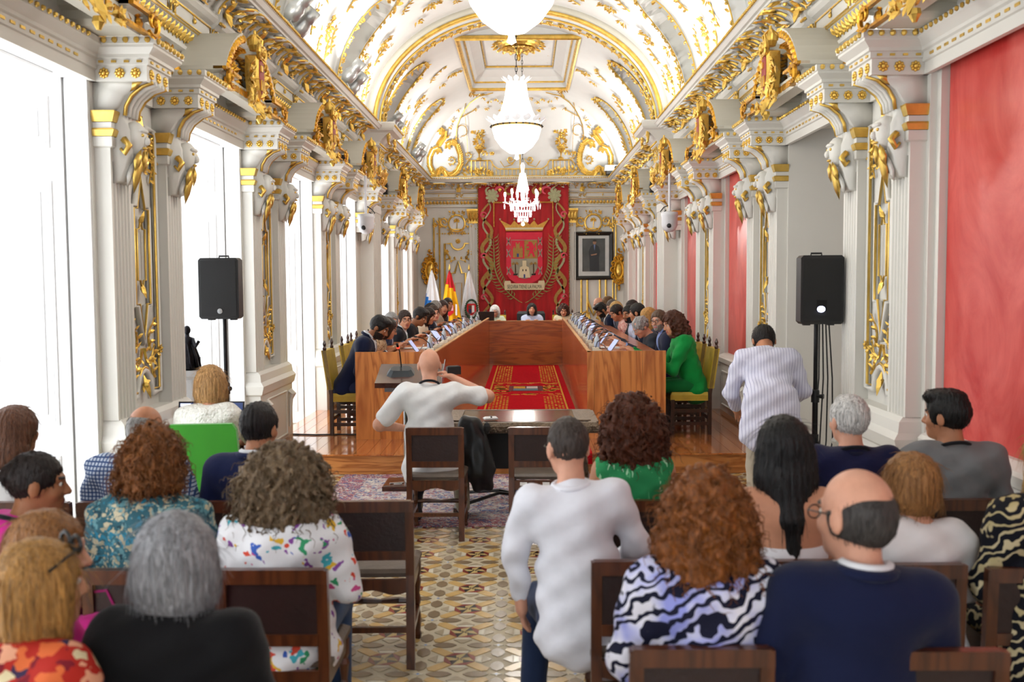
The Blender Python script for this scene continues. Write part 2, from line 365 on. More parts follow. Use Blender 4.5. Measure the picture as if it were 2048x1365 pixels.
# ------------------------------------------------------------------ floor of coloured mosaic pieces
FT = .378; FX0, FY0 = 942.5, 0
floor = MB().mm((XL-.85, YB, -.06), (XR+.95, YF, 0)).build('floor', mat('mosaic_grout', 'b3a58a', .45, var=.1, vs=20), kind='structure')
def tmat(n, c): return mat(n, c, .22, var=.14, vs=9, bump=.02)
TM = [tmat('tile_red', '7e3127'), tmat('tile_straw', 'b8a06a'), tmat('tile_black', '2a2320'), tmat('tile_cream', 'cfc6b2'), tmat('tile_ochre', 'c19e62'), tmat('tile_taupe', '7f6b51'), tmat('tile_stone', 'a4957c'), tmat('tile_blue', '6d86b4')]
def tile(poly, m, mi=0, h=.003):
    m.loft([[(x*FT, y*FT, 0) for x, y in poly], [(x*FT, y*FT, h) for x, y in poly]], mi)
def oct_(r, k): a = PI/8+k*PI/4; return (r*math.cos(a), r*math.sin(a))
tm_pin = MB()
for k in range(8):
    p, q = oct_(.222, k), oct_(.222, k+1); md = ((p[0]+q[0])/2, (p[1]+q[1])/2); c = .985
    if k % 2: tile([(0, 0), (p[0]*c, p[1]*c), (q[0]*.62, q[1]*.62)], tm_pin, 1); tile([(p[0], p[1]), (q[0], q[1]), (q[0]*.64, q[1]*.64)], tm_pin, 0)
    else: tile([(0, 0), (p[0]*.62, p[1]*.62), (q[0]*.98, q[1]*.98)], tm_pin, 2); tile([(p[0]*.64, p[1]*.64), p, q], tm_pin, 0)
    tile([(p[0]*.30, p[1]*.30), (p[0]*.64, p[1]*.64), (q[0]*.2, q[1]*.2)], tm_pin, 1, .0032)
r_ = .230; w_ = r_*math.sin(PI/8); h_ = r_*math.cos(PI/8)
tm_cream = MB(); tile([(h_, -w_), (h_+.075, -w_-.03), (h_+.075, w_+.03), (h_, w_)], tm_cream)
tm_och = MB(); d2 = .7071
def rot2(p, a): return (p[0]*math.cos(a)-p[1]*math.sin(a), p[0]*math.sin(a)+p[1]*math.cos(a))
tile([rot2(p, PI/4) for p in ((h_, -.075), (.50, -.075), (.54, 0), (.50, .075), (h_, .075))], tm_och)
tm_hex = MB(); tile([(.07, .5), (.13, .435), (.20, .41), (.27, .41), (.34, .435), (.40, .5), (.34, .565), (.27, .59), (.20, .59), (.13, .565)], tm_hex)
tm_star = MB(); tile([(.5+a*math.cos(k*PI/4), .5+a*math.sin(k*PI/4)) for k in range(8) for a in [(.075 if k % 2 == 0 else .03)]], tm_star, 1); 
tile([(.5+.028*math.cos(k*PI/2), .5+.028*math.sin(k*PI/2)) for k in range(4)], tm_star, 0, .0035)
tm_stone = MB(); tile([(h_+.085, -.13), (.42, -.02), (.42, .02), (h_+.085, .13)], tm_stone)
me_t = {'pinwheel_tile': tm_pin.mesh('pinwheel_tile', TM[:3]), 'cream_tile': tm_cream.mesh('cream_tile', TM[3]), 'ochre_tile': tm_och.mesh('ochre_tile', TM[4]), 'hexagon_tile': tm_hex.mesh('hexagon_tile', TM[5]), 'star_tile': tm_star.mesh('star_tile', [TM[7], TM[3]]), 'stone_tile': tm_stone.mesh('stone_tile', TM[6])}
rest = MB(); remap = {'pinwheel_tile': [0, 1, 2], 'cream_tile': [3], 'ochre_tile': [4], 'hexagon_tile': [5], 'star_tile': [7, 3], 'stone_tile': [6]}
src = {'pinwheel_tile': tm_pin, 'cream_tile': tm_cream, 'ochre_tile': tm_och, 'hexagon_tile': tm_hex, 'star_tile': tm_star, 'stone_tile': tm_stone}
nx0 = -.335
for i in range(-6, 9):
    for j in range(0, 26):
        cx = nx0+i*FT; cy = 4.86-6*FT+j*FT
        if not (XL < cx < XR and cy < YS): continue
        near = -1.35 < cx < .8 and 4.3 < cy < 7.6
        lst = [('pinwheel_tile', 0)]+[(n, k*PI/2) for n in ('cream_tile', 'ochre_tile', 'stone_tile') for k in range(4)]
        M0 = T(cx, cy, 0)
        todo = [(n, M0 @ Rz(a)) for n, a in lst]+[('hexagon_tile', M0), ('hexagon_tile', M0 @ Sc(-1, 1, 1)), ('hexagon_tile', M0 @ Rz(PI/2)), ('hexagon_tile', M0 @ Sc(1, -1, 1) @ Rz(PI/2)), ('star_tile', M0)]
        for n, M in todo:
            if n == 'hexagon_tile' and M.to_3x3().determinant() < 0: M = M0 @ Rz(0) @ T(-.47*FT, 0, 0) if abs(M[0][0]) > .5 else M0 @ Rz(PI/2) @ T(-.47*FT, 0, 0)
            if near: link(n, me_t[n], floor, M)
            else:
                o0 = len(rest.m); rest.put(src[n], M); 
                for k in range(o0, len(rest.m)): rest.m[k] = remap[n][rest.m[k]]
rest.build('mosaic_tiles', TM, floor, kind='stuff')
# ------------------------------------------------------------------ raised platform of polished planks
STW = [wood('platform_pine_a', 'c8783c', '9a5222', (5, .5, 5), .12, .6), wood('platform_pine_b', 'bd6b30', '8c461a', (6, .45, 6), .12, .6), wood('platform_pine_c', 'd08446', 'a05a2a', (4, .5, 4), .12, .6)]
stage = MB().mm((XL, YS+.02, 0), (XR, YF, ZS-.015)).build('floor_platform', STW[1], kind='structure')
x = XL; k = 0
while x < XR-.01:
    x1 = min(x+.131, XR); MB().mm((x+.0015, YS-.02, ZS-.015), (x1-.0015, YF, ZS)).build('plank', STW[(k*7+k//3) % 3], stage); x = x1; k += 1
RW = wood('riser_pine', 'd08a4c', '9a5426', (.6, 5, 7), .3)
x = XL
for L_ in (1.7, 1.9, 1.64):
    MB().mm((x+.002, YS, .0), (x+L_-.002, YS+.02, ZS-.016)).build('riser_board', RW, stage); x += L_
# ------------------------------------------------------------------ shared pieces of the piers (local: u along wall, -y into the room)
def q(u, n, z): return (u, -n, z)
def rect_rings(lst, hw, back=0.):
    return [[q(-(hw+e), back, z), q(-(hw+e), n, z), q(hw+e, n, z), q(hw+e, back, z)] for z, n, e in lst]
def fluted(w, n0, z0, z1, fl=5, dep=.016):
    pr = [(-w/2, 0), (-w/2, n0)]; st = w*.86/fl
    for k in range(fl):
        a = -w*.43+k*st; pr += [(a+st*.12, n0), (a+st*.25, n0-dep*.8), (a+st*.5, n0-dep), (a+st*.75, n0-dep*.8), (a+st*.88, n0)]
    pr += [(w/2, n0), (w/2, 0)]
    return MB().loft([[q(u, n, z) for u, n in pr] for z in (z0, z1)])
PZ = {}
dado = MB().loft(rect_rings([(0, .17, .03), (.14, .17, .03), (.16, .14, 0), (.76, .14, 0), (.78, .16, .02), (.86, .18, .03), (.90, .15, .01), (.97, .14, 0), (1.0, .11, -.02)], .655))
for s in (-1, 1):
    dado.tube([q(s*.49, .15, .70), q(s*.49, .19, .66), q(s*.49, .165, .60), q(s*.49, .15, .3)], [.03, .035, .022, .008], 6)
PZ['pier_dado'] = dado.mesh('pier_dado', WHITE)
dm = MB().tube([q(-.38, .14, .24), q(.38, .14, .24), q(.38, .14, .7), q(-.38, .14, .7)], .014, 5, closed=True); PZ['dado_moulding'] = dm.mesh('dado_moulding', WHITE)
PZ['fluted_pilaster'] = fluted(.31, .10, 1.0, 2.66).mesh('fluted_pilaster', WHITE)
cap = MB(); cap.loft(rect_rings([(2.66, .10, 0), (2.74, .10, 0), (2.75, .12, .02), (2.81, .12, .02)], .155), 0)
cap.loft(rect_rings([(2.812, .125, .03), (2.85, .14, .035), (2.862, .13, .03)], .155), 1); cap.loft(rect_rings([(2.864, .12, .02), (2.90, .12, .02)], .155), 0)
cap.loft(rect_rings([(2.902, .13, .03), (2.96, .15, .045), (2.97, .15, .045)], .155), 1); PZ['capital'] = cap.mesh('capital', [WHITE, GOLDP])
con = MB(); prof = [(.08, 2.52), (.135, 2.54), (.175, 2.64), (.205, 2.74), (.20, 2.86), (.165, 2.93), (.175, 3.0), (.215, 3.07), (.285, 3.125), (.37, 3.15), (.08, 3.15)]
con.loft([[q(u, n, z) for n, z in prof] for u in (-.11, .11)])
con.loft([[q(u, n, z) for n, z in ((0, 2.97), (.12, 2.97), (.15, 3.0), (.19, 3.07), (.255, 3.125), (.345, 3.15), (0, 3.15))] for u in (-.155, .155)])
arc = [(.18, 2.95), (.19, 3.01), (.23, 3.075), (.30, 3.13), (.37, 3.152)]
for u, r, mi in ((-.105, .013, 1), (.105, .013, 1), (-.055, .02, 0), (0, .022, 0), (.055, .02, 0)): con.tube([q(u*(1+.15*i/4), n, z) for i, (n, z) in enumerate(arc)], r, 5, mi)
con.ball(q(0, .20, 2.82), (.085, .075, .11), 10, 7, 0); con.ball(q(0, .275, 2.80), (.02, .025, .03), 6, 4, 0); con.ball(q(0, .255, 2.865), (.06, .03, .018), 8, 4, 0)
for s in (-1, 1):
    con.ball(q(s*.034, .262, 2.835), .012, 6, 4, 1); con.leaf(q(s*.03, .25, 2.745), q(s*.07, .2, 2.60), (s*.3, -1, 0), .07, 1)
    con.tube([q(s*.11, .17, 2.80), q(s*.125, .21, 2.76), q(s*.125, .18, 2.71), q(s*.115, .15, 2.74)], [.025, .022, .018, .01], 6, 1)
    con.leaf(q(s*.10, .14, 3.09), q(s*.16, .33, 3.16), (s, 0, -.4), .05, 1)
con.ball(q(0, .262, 2.755), (.03, .016, .01), 6, 4, 1)
con.leaf(q(0, .235, 2.74), q(0, .15, 2.47), (0, -1, -.2), .10, 1); con.leaf(q(.03, .2, 2.68), q(.05, .14, 2.5), (.2, -1, 0), .06, 0); con.leaf(q(-.03, .2, 2.68), q(-.05, .14, 2.5), (-.2, -1, 0), .06, 0)
PZ['console'] = con.mesh('console', [WHITE, GOLDP], True)
blk = MB().loft(rect_rings([(3.15, .36, 0), (3.245, .36, 0), (3.25, .375, .015), (3.285, .375, .015), (3.29, .39, .03), (3.31, .39, .03), (3.345, .43, .07), (3.36, .43, .07), (3.365, .44, .08), (3.405, .44, .08)], .19))
PZ['entablature_block'] = blk.mesh('entablature_block', WHITE)
bead = MB()
for k in range(7): bead.ball(q(-.21+k*.07, .445, 3.386), .02, 6, 4)
for s in (-1, 1):
    for k in range(6): bead.ball(q(s*.272, .06+k*.068, 3.386), .02, 6, 4)
for k in range(4): bead.box(q(-.15+k*.1, .378, 3.268), (.035, .012, .014))
for s in (-1, 1):
    for k in range(4): bead.box(q(s*.207, .08+k*.08, 3.268), (.012, .03, .014))
PZ['gold_beading'] = bead.mesh('gold_beading', GOLDP)
PZ['rosette'] = o_rosette(.036).mesh('rosette', GOLD, True)
ros_at = [T(u, -.36, 3.2) for u in (-.12, 0, .12)]+[T(s*.19, -n, 3.2) @ Rz(s*PI/2) for s in (-1, 1) for n in (.09, .19, .29)]
rj = MB()
for M in ros_at: rj.put(o_rosette(.036, 6), M)
PZ['rosettes_joined'] = rj.mesh('rosettes_far', GOLD, True)
def poly_arc(c, r, a0, a1, n=9): return [(c[0]+r*math.cos(a0+(a1-a0)*k/(n-1)), c[1]+r*math.sin(a0+(a1-a0)*k/(n-1))) for k in range(n)]
outer = [(-.37, 1.12), (-.37, 2.95), (-.2, 2.95)]+poly_arc((0, 2.95), .17, PI, 2*PI)+[(.2, 2.95), (.37, 2.95), (.37, 1.12), (.2, 1.12)]+poly_arc((0, 1.12), .17, 0, PI)+[(-.2, 1.12)]
inner = [(-.21, 1.72), (-.21, 2.42), (-.11, 2.42), (0, 2.66), (.11, 2.42), (.21, 2.42), (.21, 1.72), (.11, 1.72), (0, 1.46), (-.11, 1.72)]
ins2 = [(-.1, 1.9), (-.1, 2.26), (-.04, 2.26), (0, 2.34), (.04, 2.26), (.1, 2.26), (.1, 1.9), (.04, 1.9), (0, 1.82), (-.04, 1.9)]
PXS = .74
outer, inner, ins2 = [[(x*PXS, z) for x, z in P] for P in (outer, inner, ins2)]
ctr = lambda P, s: [((x)*s, (z-2.03)*(1-(1-s)*.35)+2.03) for x, z in P]
wm = MB(); wm.tube([q(x, .02, z) for x, z in ctr(outer, 1.09)], .026, 6, closed=True); wm.tube([q(x, .02, z) for x, z in ctr(inner, 1.0)], .024, 6, closed=True)
PZ['panel_moulding'] = wm.mesh('panel_moulding', WHITE, True)
gm = MB(); gm.tube([q(x, .03, z) for x, z in outer], .011, 5, closed=True); gm.tube([q(x, .035, z) for x, z in ctr(inner, .86)], .010, 5, closed=True); gm.tube([q(x, .03, z) for x, z in ins2], .008, 5, closed=True)
PZ['gilded_frame'] = gm.mesh('gilded_frame', GOLDP, True)
fo = MB(); sp = o_sprig(.25, 8, .034, 4, True, .08); sp2 = o_sprig(.24, 7, .034, 8, False, -.05)
for s in (-1, 1):
    fo.put(sp, T(s*.02, -.01, 2.70) @ Sc(s, 1, 1) @ Ry(1.0)); fo.put(sp2, T(s*.21, -.01, 2.84) @ Sc(s, 1, 1) @ Ry(PI-.15))
    fo.put(sp, T(s*.02, -.01, 1.42) @ Sc(s, 1, 1) @ Ry(1.9)); fo.put(sp2, T(s*.215, -.01, 1.2) @ Sc(s, 1, 1) @ Ry(-.2))
    fo.put(sp2, T(s*.14, -.01, 1.40) @ Sc(s, 1, 1) @ Ry(.2))
for z in (3.02, 1.16):
    fo.leaf(q(0, .02, z+.08), q(.02, .04, z-.1), (0, -1, 0), .07); fo.ball(q(0, .035, z), .025, 6, 4); fo.leaf(q(0, .02, z), q(.07, .03, z+.03), (0, -1, 0), .04); fo.leaf(q(0, .02, z), q(-.06, .03, z-.05), (0, -1, 0), .04)
for z, d in ((2.30, 1), (1.86, -1)): fo.leaf(q(0, .02, z-.03*d), q(0, .04, z+.09*d), (0, -1, 0), .06)
PZ['gilded_foliage'] = fo.mesh('gilded_foliage', GOLD)
def place(wall, M, near):
    link('pier_dado', PZ['pier_dado'], wall, M); link('dado_moulding', PZ['dado_moulding'], wall, M)
    for s in (-.49, .49): side(wall, M @ T(s, 0, 0), near)
    for k in ('panel_moulding', 'gilded_frame', 'gilded_foliage'): link(k, PZ[k], wall, M)
def side(wall, M, near, pil=True):
    if pil: link('fluted_pilaster', PZ['fluted_pilaster'], wall, M)
    link('capital', PZ['capital'], wall, M); link('console', PZ['console'], wall, M)
    b = link('entablature_block', PZ['entablature_block'], wall, M); link('gold_beading', PZ['gold_beading'], b, kind='stuff')
    if near:
        for Mr in ros_at: link('rosette', PZ['rosette'], b, Mr)
    else: link('rosettes', PZ['rosettes_joined'], b, kind='stuff')
def wallM(side_, y): return T(XL, y, 0) @ Rz(PI/2) if side_ == 'L' else T(XR, y, 0) @ Rz(-PI/2)
for sd, wl in (('L', WL), ('R', WR)):
    for k, (a, b) in enumerate(PIER):
        M = wallM(sd, (a+b)/2); place(wl, M @ (Sc(1.15, 1, 1) if k == 5 else Sc(1, 1, 1)), k in (2, 3, 4))
# ------------------------------------------------------------------ great pilasters that carry the transverse arch
bigp = fluted(.86, .22, 1.05, 3.02, 7, .03); bigp.loft(rect_rings([(0, .30, .06), (.16, .30, .06), (.18, .26, .02), (.88, .26, .02), (.95, .30, .05), (1.02, .26, .02), (1.05, .23, .0)], .43))
bigp.loft(rect_rings([(3.02, .23, .01), (3.15, .23, .01)], .43)); PZ['great_pilaster'] = bigp.mesh('great_pilaster', WHITE)
gc = MB(); gc.loft(rect_rings([(3.42, .20, -.1), (3.46, .24, -.08), (3.62, .22, -.1), (3.72, .30, .0), (3.76, .30, .0)], .36))
for k in range(6):
    u = -.28+k*.112
    gc.leaf(q(u, .24, 3.44), q(u*1.1, .34, 3.60), (0, -1, .2), .12); gc.leaf(q(u+.05, .24, 3.56), q((u+.05)*1.1, .36, 3.72), (0, -1, .2), .10)
for s in (-1, 1):
    gc.put(o_scroll(.22, 5, 5, .025), T(s*.3, -.3, 3.7) @ Sc(s, 1, 1)); gc.put(o_scroll(.22, 5, 5, .025), T(s*.36, -.1, 3.7) @ Rz(s*PI/2) @ Sc(s, 1, 1))
    for k in range(2): gc.leaf(q(s*.3, .05+.1*k, 3.46), q(s*.40, .06+.1*k, 3.64), (s, 0, .2), .1)
PZ['gilded_capital'] = gc.mesh('gilded_capital', GOLD)
ub = MB().loft(rect_rings([(3.76, .30, .02), (3.80, .33, .05), (3.82, .28, .0), (4.08, .28, .0), (4.10, .33, .05), (4.16, .34, .06), (4.30, .50, .14), (4.33, .58, .2), (4.36, .60, .22), (4.44, .62, .24), (4.46, .60, .22)], .36)); PZ['arch_impost'] = ub.mesh('arch_impost', WHITE)
ig = MB()
for s in (-1, 0, 1): ig.put(o_sprig(.2, 5, .04, 3+s, True, .02), T(s*.2, -.29, 3.85))
for k in range(12): ig.ball(q(-.36+k*.066, .345, 4.13), .018, 5, 3)
for s in (-1, 1): ig.put(o_scroll(.24, 3, 6, .022), T(s*.34, -.46, 4.24) @ Sc(s, 1, 1))
for k in range(16): ig.ball(q(-.55+k*.074, .615, 4.40), .018, 5, 3)
PZ['impost_gilding'] = ig.mesh('impost_gilding', GOLD)
for sd, wl in (('L', WL), ('R', WR)):
    M = wallM(sd, YARCH+.2)
    for k in ('great_pilaster', 'gilded_capital', 'arch_impost', 'impost_gilding'): link(k, PZ[k], wl, M)
    for y in (16.28, 18.13): side(wl, wallM(sd, y), False, False)
    for y in (23.35,): side(wl, wallM(sd, y), False)
# ------------------------------------------------------------------ pediments with cartouches over every opening
pa = MB(); R1, R2 = .60, .70
for s in (-1, 1):
    rings = []
    for k in range(9):
        a = math.radians(18+k*6.6); c, sn = math.cos(a), math.sin(a)
        rings.append([q(s*R2*c, .40, 3.28+R2*sn), q(s*R2*c, .02, 3.28+R2*sn), q(s*R1*c, .02, 3.28+R1*sn), q(s*R1*c, .36, 3.28+R1*sn)])
    pa.loft(rings if s > 0 else [r[::-1] for r in rings])
    pa.loft(rect_rings([(3.405, .34, -.02), (3.44, .36, 0), (3.50, .36, 0), (3.52, .40, .04), (3.56, .40, .04)], .10)) if False else None
    m2 = MB().loft(rect_rings([(3.405, .36, -.02), (3.44, .38, 0), (3.49, .38, 0), (3.51, .42, .04), (3.54, .42, .04)], .13)); pa.put(m2, T(s*.60, 0, 0))
pa.mm((-.49, -.36, 3.415), (.49, -.24, 3.52)); pa.mm((-.16, -.22, 3.52), (.16, -.02, 3.80))
PZ['pediment'] = pa.mesh('pediment', WARM)
pg = MB()
for s in (-1, 1):
    for k in range(11):
        a = math.radians(16+k*5.6); c, sn = math.cos(a), math.sin(a)
        for n in (.10, .20, .31): pg.leaf(q(s*(R1-.012)*c, n, 3.28+(R1-.012)*sn), q(s*(R1-.03)*math.cos(a+.13), n+.06, 3.28+(R1-.03)*math.sin(a+.13)), (-s*c, -.3, -sn), .09)
        pg.ball(q(s*(R1+.05)*c, .39, 3.28+(R1+.05)*sn), (.035, .025, .035), 6, 4)
    pg.put(o_cluster(.22, .2, 12, 4, .06), T(s*.33, -.30, 3.60)); pg.put(o_scroll(.17, 4, 5, .018), T(s*.68, -.43, 3.47) @ Sc(s, 1, 1))
    pg.box(q(s*.60, .40, 3.525), (.34, .10, .022)); pg.box(q(s*.60, .385, 3.425), (.30, .04, .02))
    pg.put(o_sprig(.24, 5, .05, 6, False, .03), T(s*.84, -.06, 3.42)); pg.tube([q(s*.84+.08*math.cos(t), .03, 3.56+.13*math.sin(t)) for t in [2*PI*k/14 for k in range(14)]], .012, 5, closed=True)
for k in range(9): pg.box(q(-.4+k*.1, .362, 3.468), (.07, .014, .05))
PZ['pediment_gilding'] = pg.mesh('pediment_gilding', DGOLD)
cg = MB(); sh = [(-.10, 3.80), (-.115, 3.62), (-.08, 3.50), (0, 3.43), (.08, 3.50), (.115, 3.62), (.10, 3.80), (0, 3.83)]
cg.loft([[q(x, .36, z) for x, z in sh], [q(x, .45, z) for x, z in sh], [q(x*.72, .47, (z-3.64)*.78+3.64) for x, z in sh]], 0)
cg.loft([[q(x*.7, .472, (z-3.64)*.76+3.64) for x, z in sh], [q(x*.64, .476, (z-3.64)*.7+3.64) for x, z in sh]], 1)
for i in range(4): cg.box(q(-.045+.03*i, .482, 3.56), (.012, .012, .09), 0)
cg.box(q(-.03, .482, 3.70), (.05, .012, .05), 0)
cg.put(o_scroll(.14, 2, 4, .02), T(.05, -.45, 3.85)); cg.put(o_scroll(.14, 2, 4, .02), T(-.05, -.45, 3.85) @ Sc(-1, 1, 1))
cg.lathe([(.045, 3.86), (.06, 3.90), (.05, 3.94), (.03, 3.985), (.012, 4.0), (.012, 4.03)], q(0, .42, 0), 8, 0)
for k in range(6):
    a = 2*PI*k/6; cg.tube([(.055*math.cos(a), -.42+.055*math.sin(a), 3.90), (.066*math.cos(a), -.42+.066*math.sin(a), 3.95), (.02*math.cos(a), -.42+.02*math.sin(a), 3.99)], .01, 4, 0)
for s in (-1, 1):
    cg.put(o_cluster(.24, .34, 16, 9, .075), T(s*.16, -.40, 3.60)); cg.put(o_sprig(.26, 6, .06, 7, True, .06), T(s*.06, -.42, 3.50) @ Sc(s, 1, 1) @ Ry(2.2))
cg.leaf(q(0, .42, 3.46), q(0, .46, 3.27), (0, -1, 0), .10); cg.ball(q(0, .45, 3.36), (.03, .03, .035), 7, 5); cg.lathe([(.03, 3.31), (.035, 3.28), (.012, 3.24)], q(0, .45, 0), 7, 0)
PZ['cartouche'] = cg.mesh('cartouche', [GOLD, mat('cartouche_red', '8e1d17', .5)], False)
for sd, wl in (('L', WL), ('R', WR)):
    for a, b in OPN[1:]:
        M = wallM(sd, (a+b)/2) @ Sc((b-a)/1.55, 1, 1)
        p = link('pediment', PZ['pediment'], wl, M); link('pediment_gilding', PZ['pediment_gilding'], p); link('cartouche', PZ['cartouche'], p, Sc(1.55/(b-a), 1, 1))
# ------------------------------------------------------------------ entablature, frieze, shell cornice
def sweep(prof, sd):
    mb = MB()
    if sd == 'F': rings = [[(x, YF-n, z) for n, z in prof] for x in (XL, XR)]
    else:
        s = 1 if sd == 'L' else -1; X = XL if sd == 'L' else XR
        rings = [[(X+s*n, y, z) for n, z in prof] for y in (YB, YF)]
    return mb.loft(rings)
ENT = [(0, 3.15), (.035, 3.15), (.035, 3.22), (.05, 3.225), (.05, 3.28), (.065, 3.29), (.065, 3.31), (.10, 3.35), (.11, 3.36), (.11, 3.40), (0, 3.40)]
COR = [(0, 3.70), (.05, 3.72), (.05, 3.75), (.02, 3.77), (.02, 3.87), (.06, 3.89), (.06, 3.92), (.03, 3.93), (.03, 4.08), (.07, 4.10), (.10, 4.13), (.10, 4.16), (.07, 4.17), (.08, 4.21), (.13, 4.27), (.22, 4.31), (.34, 4.325), (.345, 4.345), (.37, 4.35), (.40, 4.385), (.41, 4.39), (.41, 4.43), (.37, 4.45), (0, 4.45)]
trims = {}
for i, (sd, wl) in enumerate((('L', WL), ('R', WR), ('F', WF))):
    if sd != 'F': sweep(ENT, sd).build('entablature', WHITE, wl)
    trims[sd] = sweep(COR, sd).build('trim_%d' % (i+1), WHITE, kind='structure')
MOD = 1.02
lf = MB()
for k in range(12):
    u = -MOD/2+(k+.5)*MOD/12; lf.leaf(q(u, .02, 3.775), q(u, .055, 3.872), (0, -1, .2), .075); lf.ball(q(u+MOD/24, .035, 3.80), .014, 5, 3)
PZ['leaf_band'] = lf.mesh('leaf_band', GOLD)
fp = MB(); fp.tube([q(-.43, .035, 3.95), q(.43, .035, 3.95), q(.43, .035, 4.06), q(-.43, .035, 4.06)], .010, 4, closed=True); fp.ball(q(0, .045, 4.005), (.018, .015, .024), 6, 4); fp.tube([q(0, .04, 4.06), q(0, .04, 4.02)], .006, 4)
PZ['frieze_panel'] = fp.mesh('frieze_panel', GOLDP, True)
gl = MB(); gl.tube([q(-MOD/2, .062, 3.905), q(MOD/2, .062, 3.905)], .011, 4)
for s in (-1, 1): gl.put(o_sprig(.10, 3, .03, 5, False, .01), T(s*.47, -.03, 3.955))
PZ['gold_fillet'] = gl.mesh('gold_fillet', GOLDP)
COVE = [(.085, 4.175), (.09, 4.215), (.14, 4.265), (.22, 4.302), (.325, 4.318)]
def cove_pt(u, t, off=.02):
    t = max(0, min(.999, t))*4; i = int(t); f = t-i; a, b = COVE[i], COVE[i+1]
    n, z = a[0]+(b[0]-a[0])*f, a[1]+(b[1]-a[1])*f; return q(u, n+off*.8, z-off*.6)
sw = MB(); sg = MB()
for k in range(9):                                      # a ribbed scallop opening towards the corona
    a = (k-4)/4; sw.tube([cove_pt(a*(.09+.20*t), .05+t*(.93-.22*a*a), .012) for t in (0, .25, .5, .75, 1)], [.012, .018, .024, .028, .03], 5)
sw.tube([cove_pt(.33*math.sin(-PI/2+PI*i/14), .1+.95*math.cos(-PI/2+PI*i/14), .03) for i in range(15)], .022, 6)
sg.tube([cove_pt(-.26+.13*math.cos(i*.42), .55+.40*math.sin(i*.42), .06) for i in range(14)], [.022-.0012*i for i in range(14)], 6)
sg.tube([cove_pt(.36*math.sin(-PI/2+PI*i/14), .1+.98*math.cos(-PI/2+PI*i/14), .055) for i in range(15)], .009, 5)
rr = random.Random(5)
for k in range(20):
    u = rr.uniform(-.44, .44); t = rr.uniform(.05, .9); p = Vector(cove_pt(u, t, .035)); p2 = Vector(cove_pt(u+rr.uniform(-.12, .12), min(.98, t+rr.uniform(.12, .35)), .06+.03*rr.random())); (sg if k % 5 < 3 else sw).leaf(p, p2, (0, -.7, -.7), rr.uniform(.035, .065), 0, .5)
for k in range(8): sg.ball(cove_pt(rr.uniform(-.4, .4), rr.uniform(.2, .8), .05), .022, 6, 4)
for s in (-1, 1): sg.tube([cove_pt(s*(.06+.1*math.cos(t)), .45+.35*math.sin(t), .05) for t in [i*.45 for i in range(12)]], [.016-.0008*i for i in range(12)], 5)
PZ['scallop_shell'] = sw.mesh('scallop_shell', WHITE, True)
PZ['shell_gilding'] = sg.mesh('shell_gilding', GOLD)
cb = MB(); cb.loft(rect_rings([(4.06, .05, 0), (4.09, .10, .01), (4.15, .13, .01), (4.22, .13, .0), (4.30, .16, -.01)], .05), 0); cb.leaf(q(0, .15, 4.24), q(0, .16, 4.08), (0, -1, -.2), .12, 1); cb.leaf(q(0, .14, 4.2), q(0, .24, 4.31), (0, -1, -1), .08, 1); cb.tube([q(-.06, .12, 4.10), q(.06, .12, 4.10)], .014, 5, 1)
PZ['cornice_bracket'] = cb.mesh('cornice_bracket', [WHITE, GOLD])
bs_ = MB()
for k in range(20): bs_.ball(q(-MOD/2+(k+.5)*MOD/20, .415, 4.405), (.02, .018, .018), 5, 3)
PZ['bead_strip'] = bs_.mesh('bead_strip', GOLDP)
def cornice_run(M, par):
    for k in ('leaf_band', 'frieze_panel', 'gold_fillet', 'scallop_shell', 'shell_gilding', 'bead_strip'): link(k, PZ[k], par, M, kind='stuff' if k == 'bead_strip' else None)
    link('cornice_bracket', PZ['cornice_bracket'], par, M @ T(MOD/2, 0, 0))
for sd in 'LR':
    y = 2.1
    while y < 25.2:
        if not (16.15 < y < 17.35): cornice_run(wallM(sd, y), trims[sd])
        y += MOD
for k in range(5): cornice_run(T(XL+.55+k*1.04, YF, 0), trims['F'])
# ------------------------------------------------------------------ vault with niches, end cove, coffer
NICHE = [4.0, 7.4, 10.8, 14.2, 18.55, 22.2]; NTOP = .80; NHW = .44
COF = (1.06, 18.0, 22.7); YE = 23.0; YW = 25.25
def vault_pt(ph, y, off=0.):
    x = XC+(AHW-off)*math.cos(ph); z = ZSPR+(ARISE-off)*math.sin(ph)
    if y > YE:
        u = min(1, (y-YE)/(YW-YE)); ze = ZSPR+(ARISE-off)*math.sqrt(max(0, 1-u*u)); z = min(z, ze)
    return (x, y, z)
def in_niche(ph, y):
    p = min(ph, PI-ph)
    for c in NICHE:
        u = abs(y-c)/NHW
        if u < 1:
            vtop = NTOP*(.70+.30*math.sqrt(1-u*u))
            if p < vtop: return True
    return False
phs = sorted(set([math.acos(s*COF[0]/AHW) for s in (-1, 1)]+[PI*k/110 for k in range(111)])); phs = [p for i, p in enumerate(phs) if i == 0 or p-phs[i-1] > .004 or abs(abs(math.cos(p))*AHW-COF[0]) < 1e-6]
ys = [YB+.5*k for k in range(10)]+[1.4+.06*k for k in range(int((YE-1.4)/.06))]+[YE+(YW-YE)*math.sin(PI/2*k/30) for k in range(31)]
ys = sorted(set(ys+[COF[1], COF[2]])); vb = MB(); ny = len(ys)
for p in phs:
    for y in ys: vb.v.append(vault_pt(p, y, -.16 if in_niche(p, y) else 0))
for i in range(len(phs)-1):
    pm = (phs[i]+phs[i+1])/2
    for j in range(ny-1):
        ym = (ys[j]+ys[j+1])/2
        if abs(AHW*math.cos(pm)) < COF[0] and COF[1] < ym < COF[2]: continue
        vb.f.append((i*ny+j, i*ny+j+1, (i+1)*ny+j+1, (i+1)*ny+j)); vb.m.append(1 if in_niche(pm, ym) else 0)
CEIL = vb.build('ceiling', [VAULT, GREYP], None, True, kind='structure')
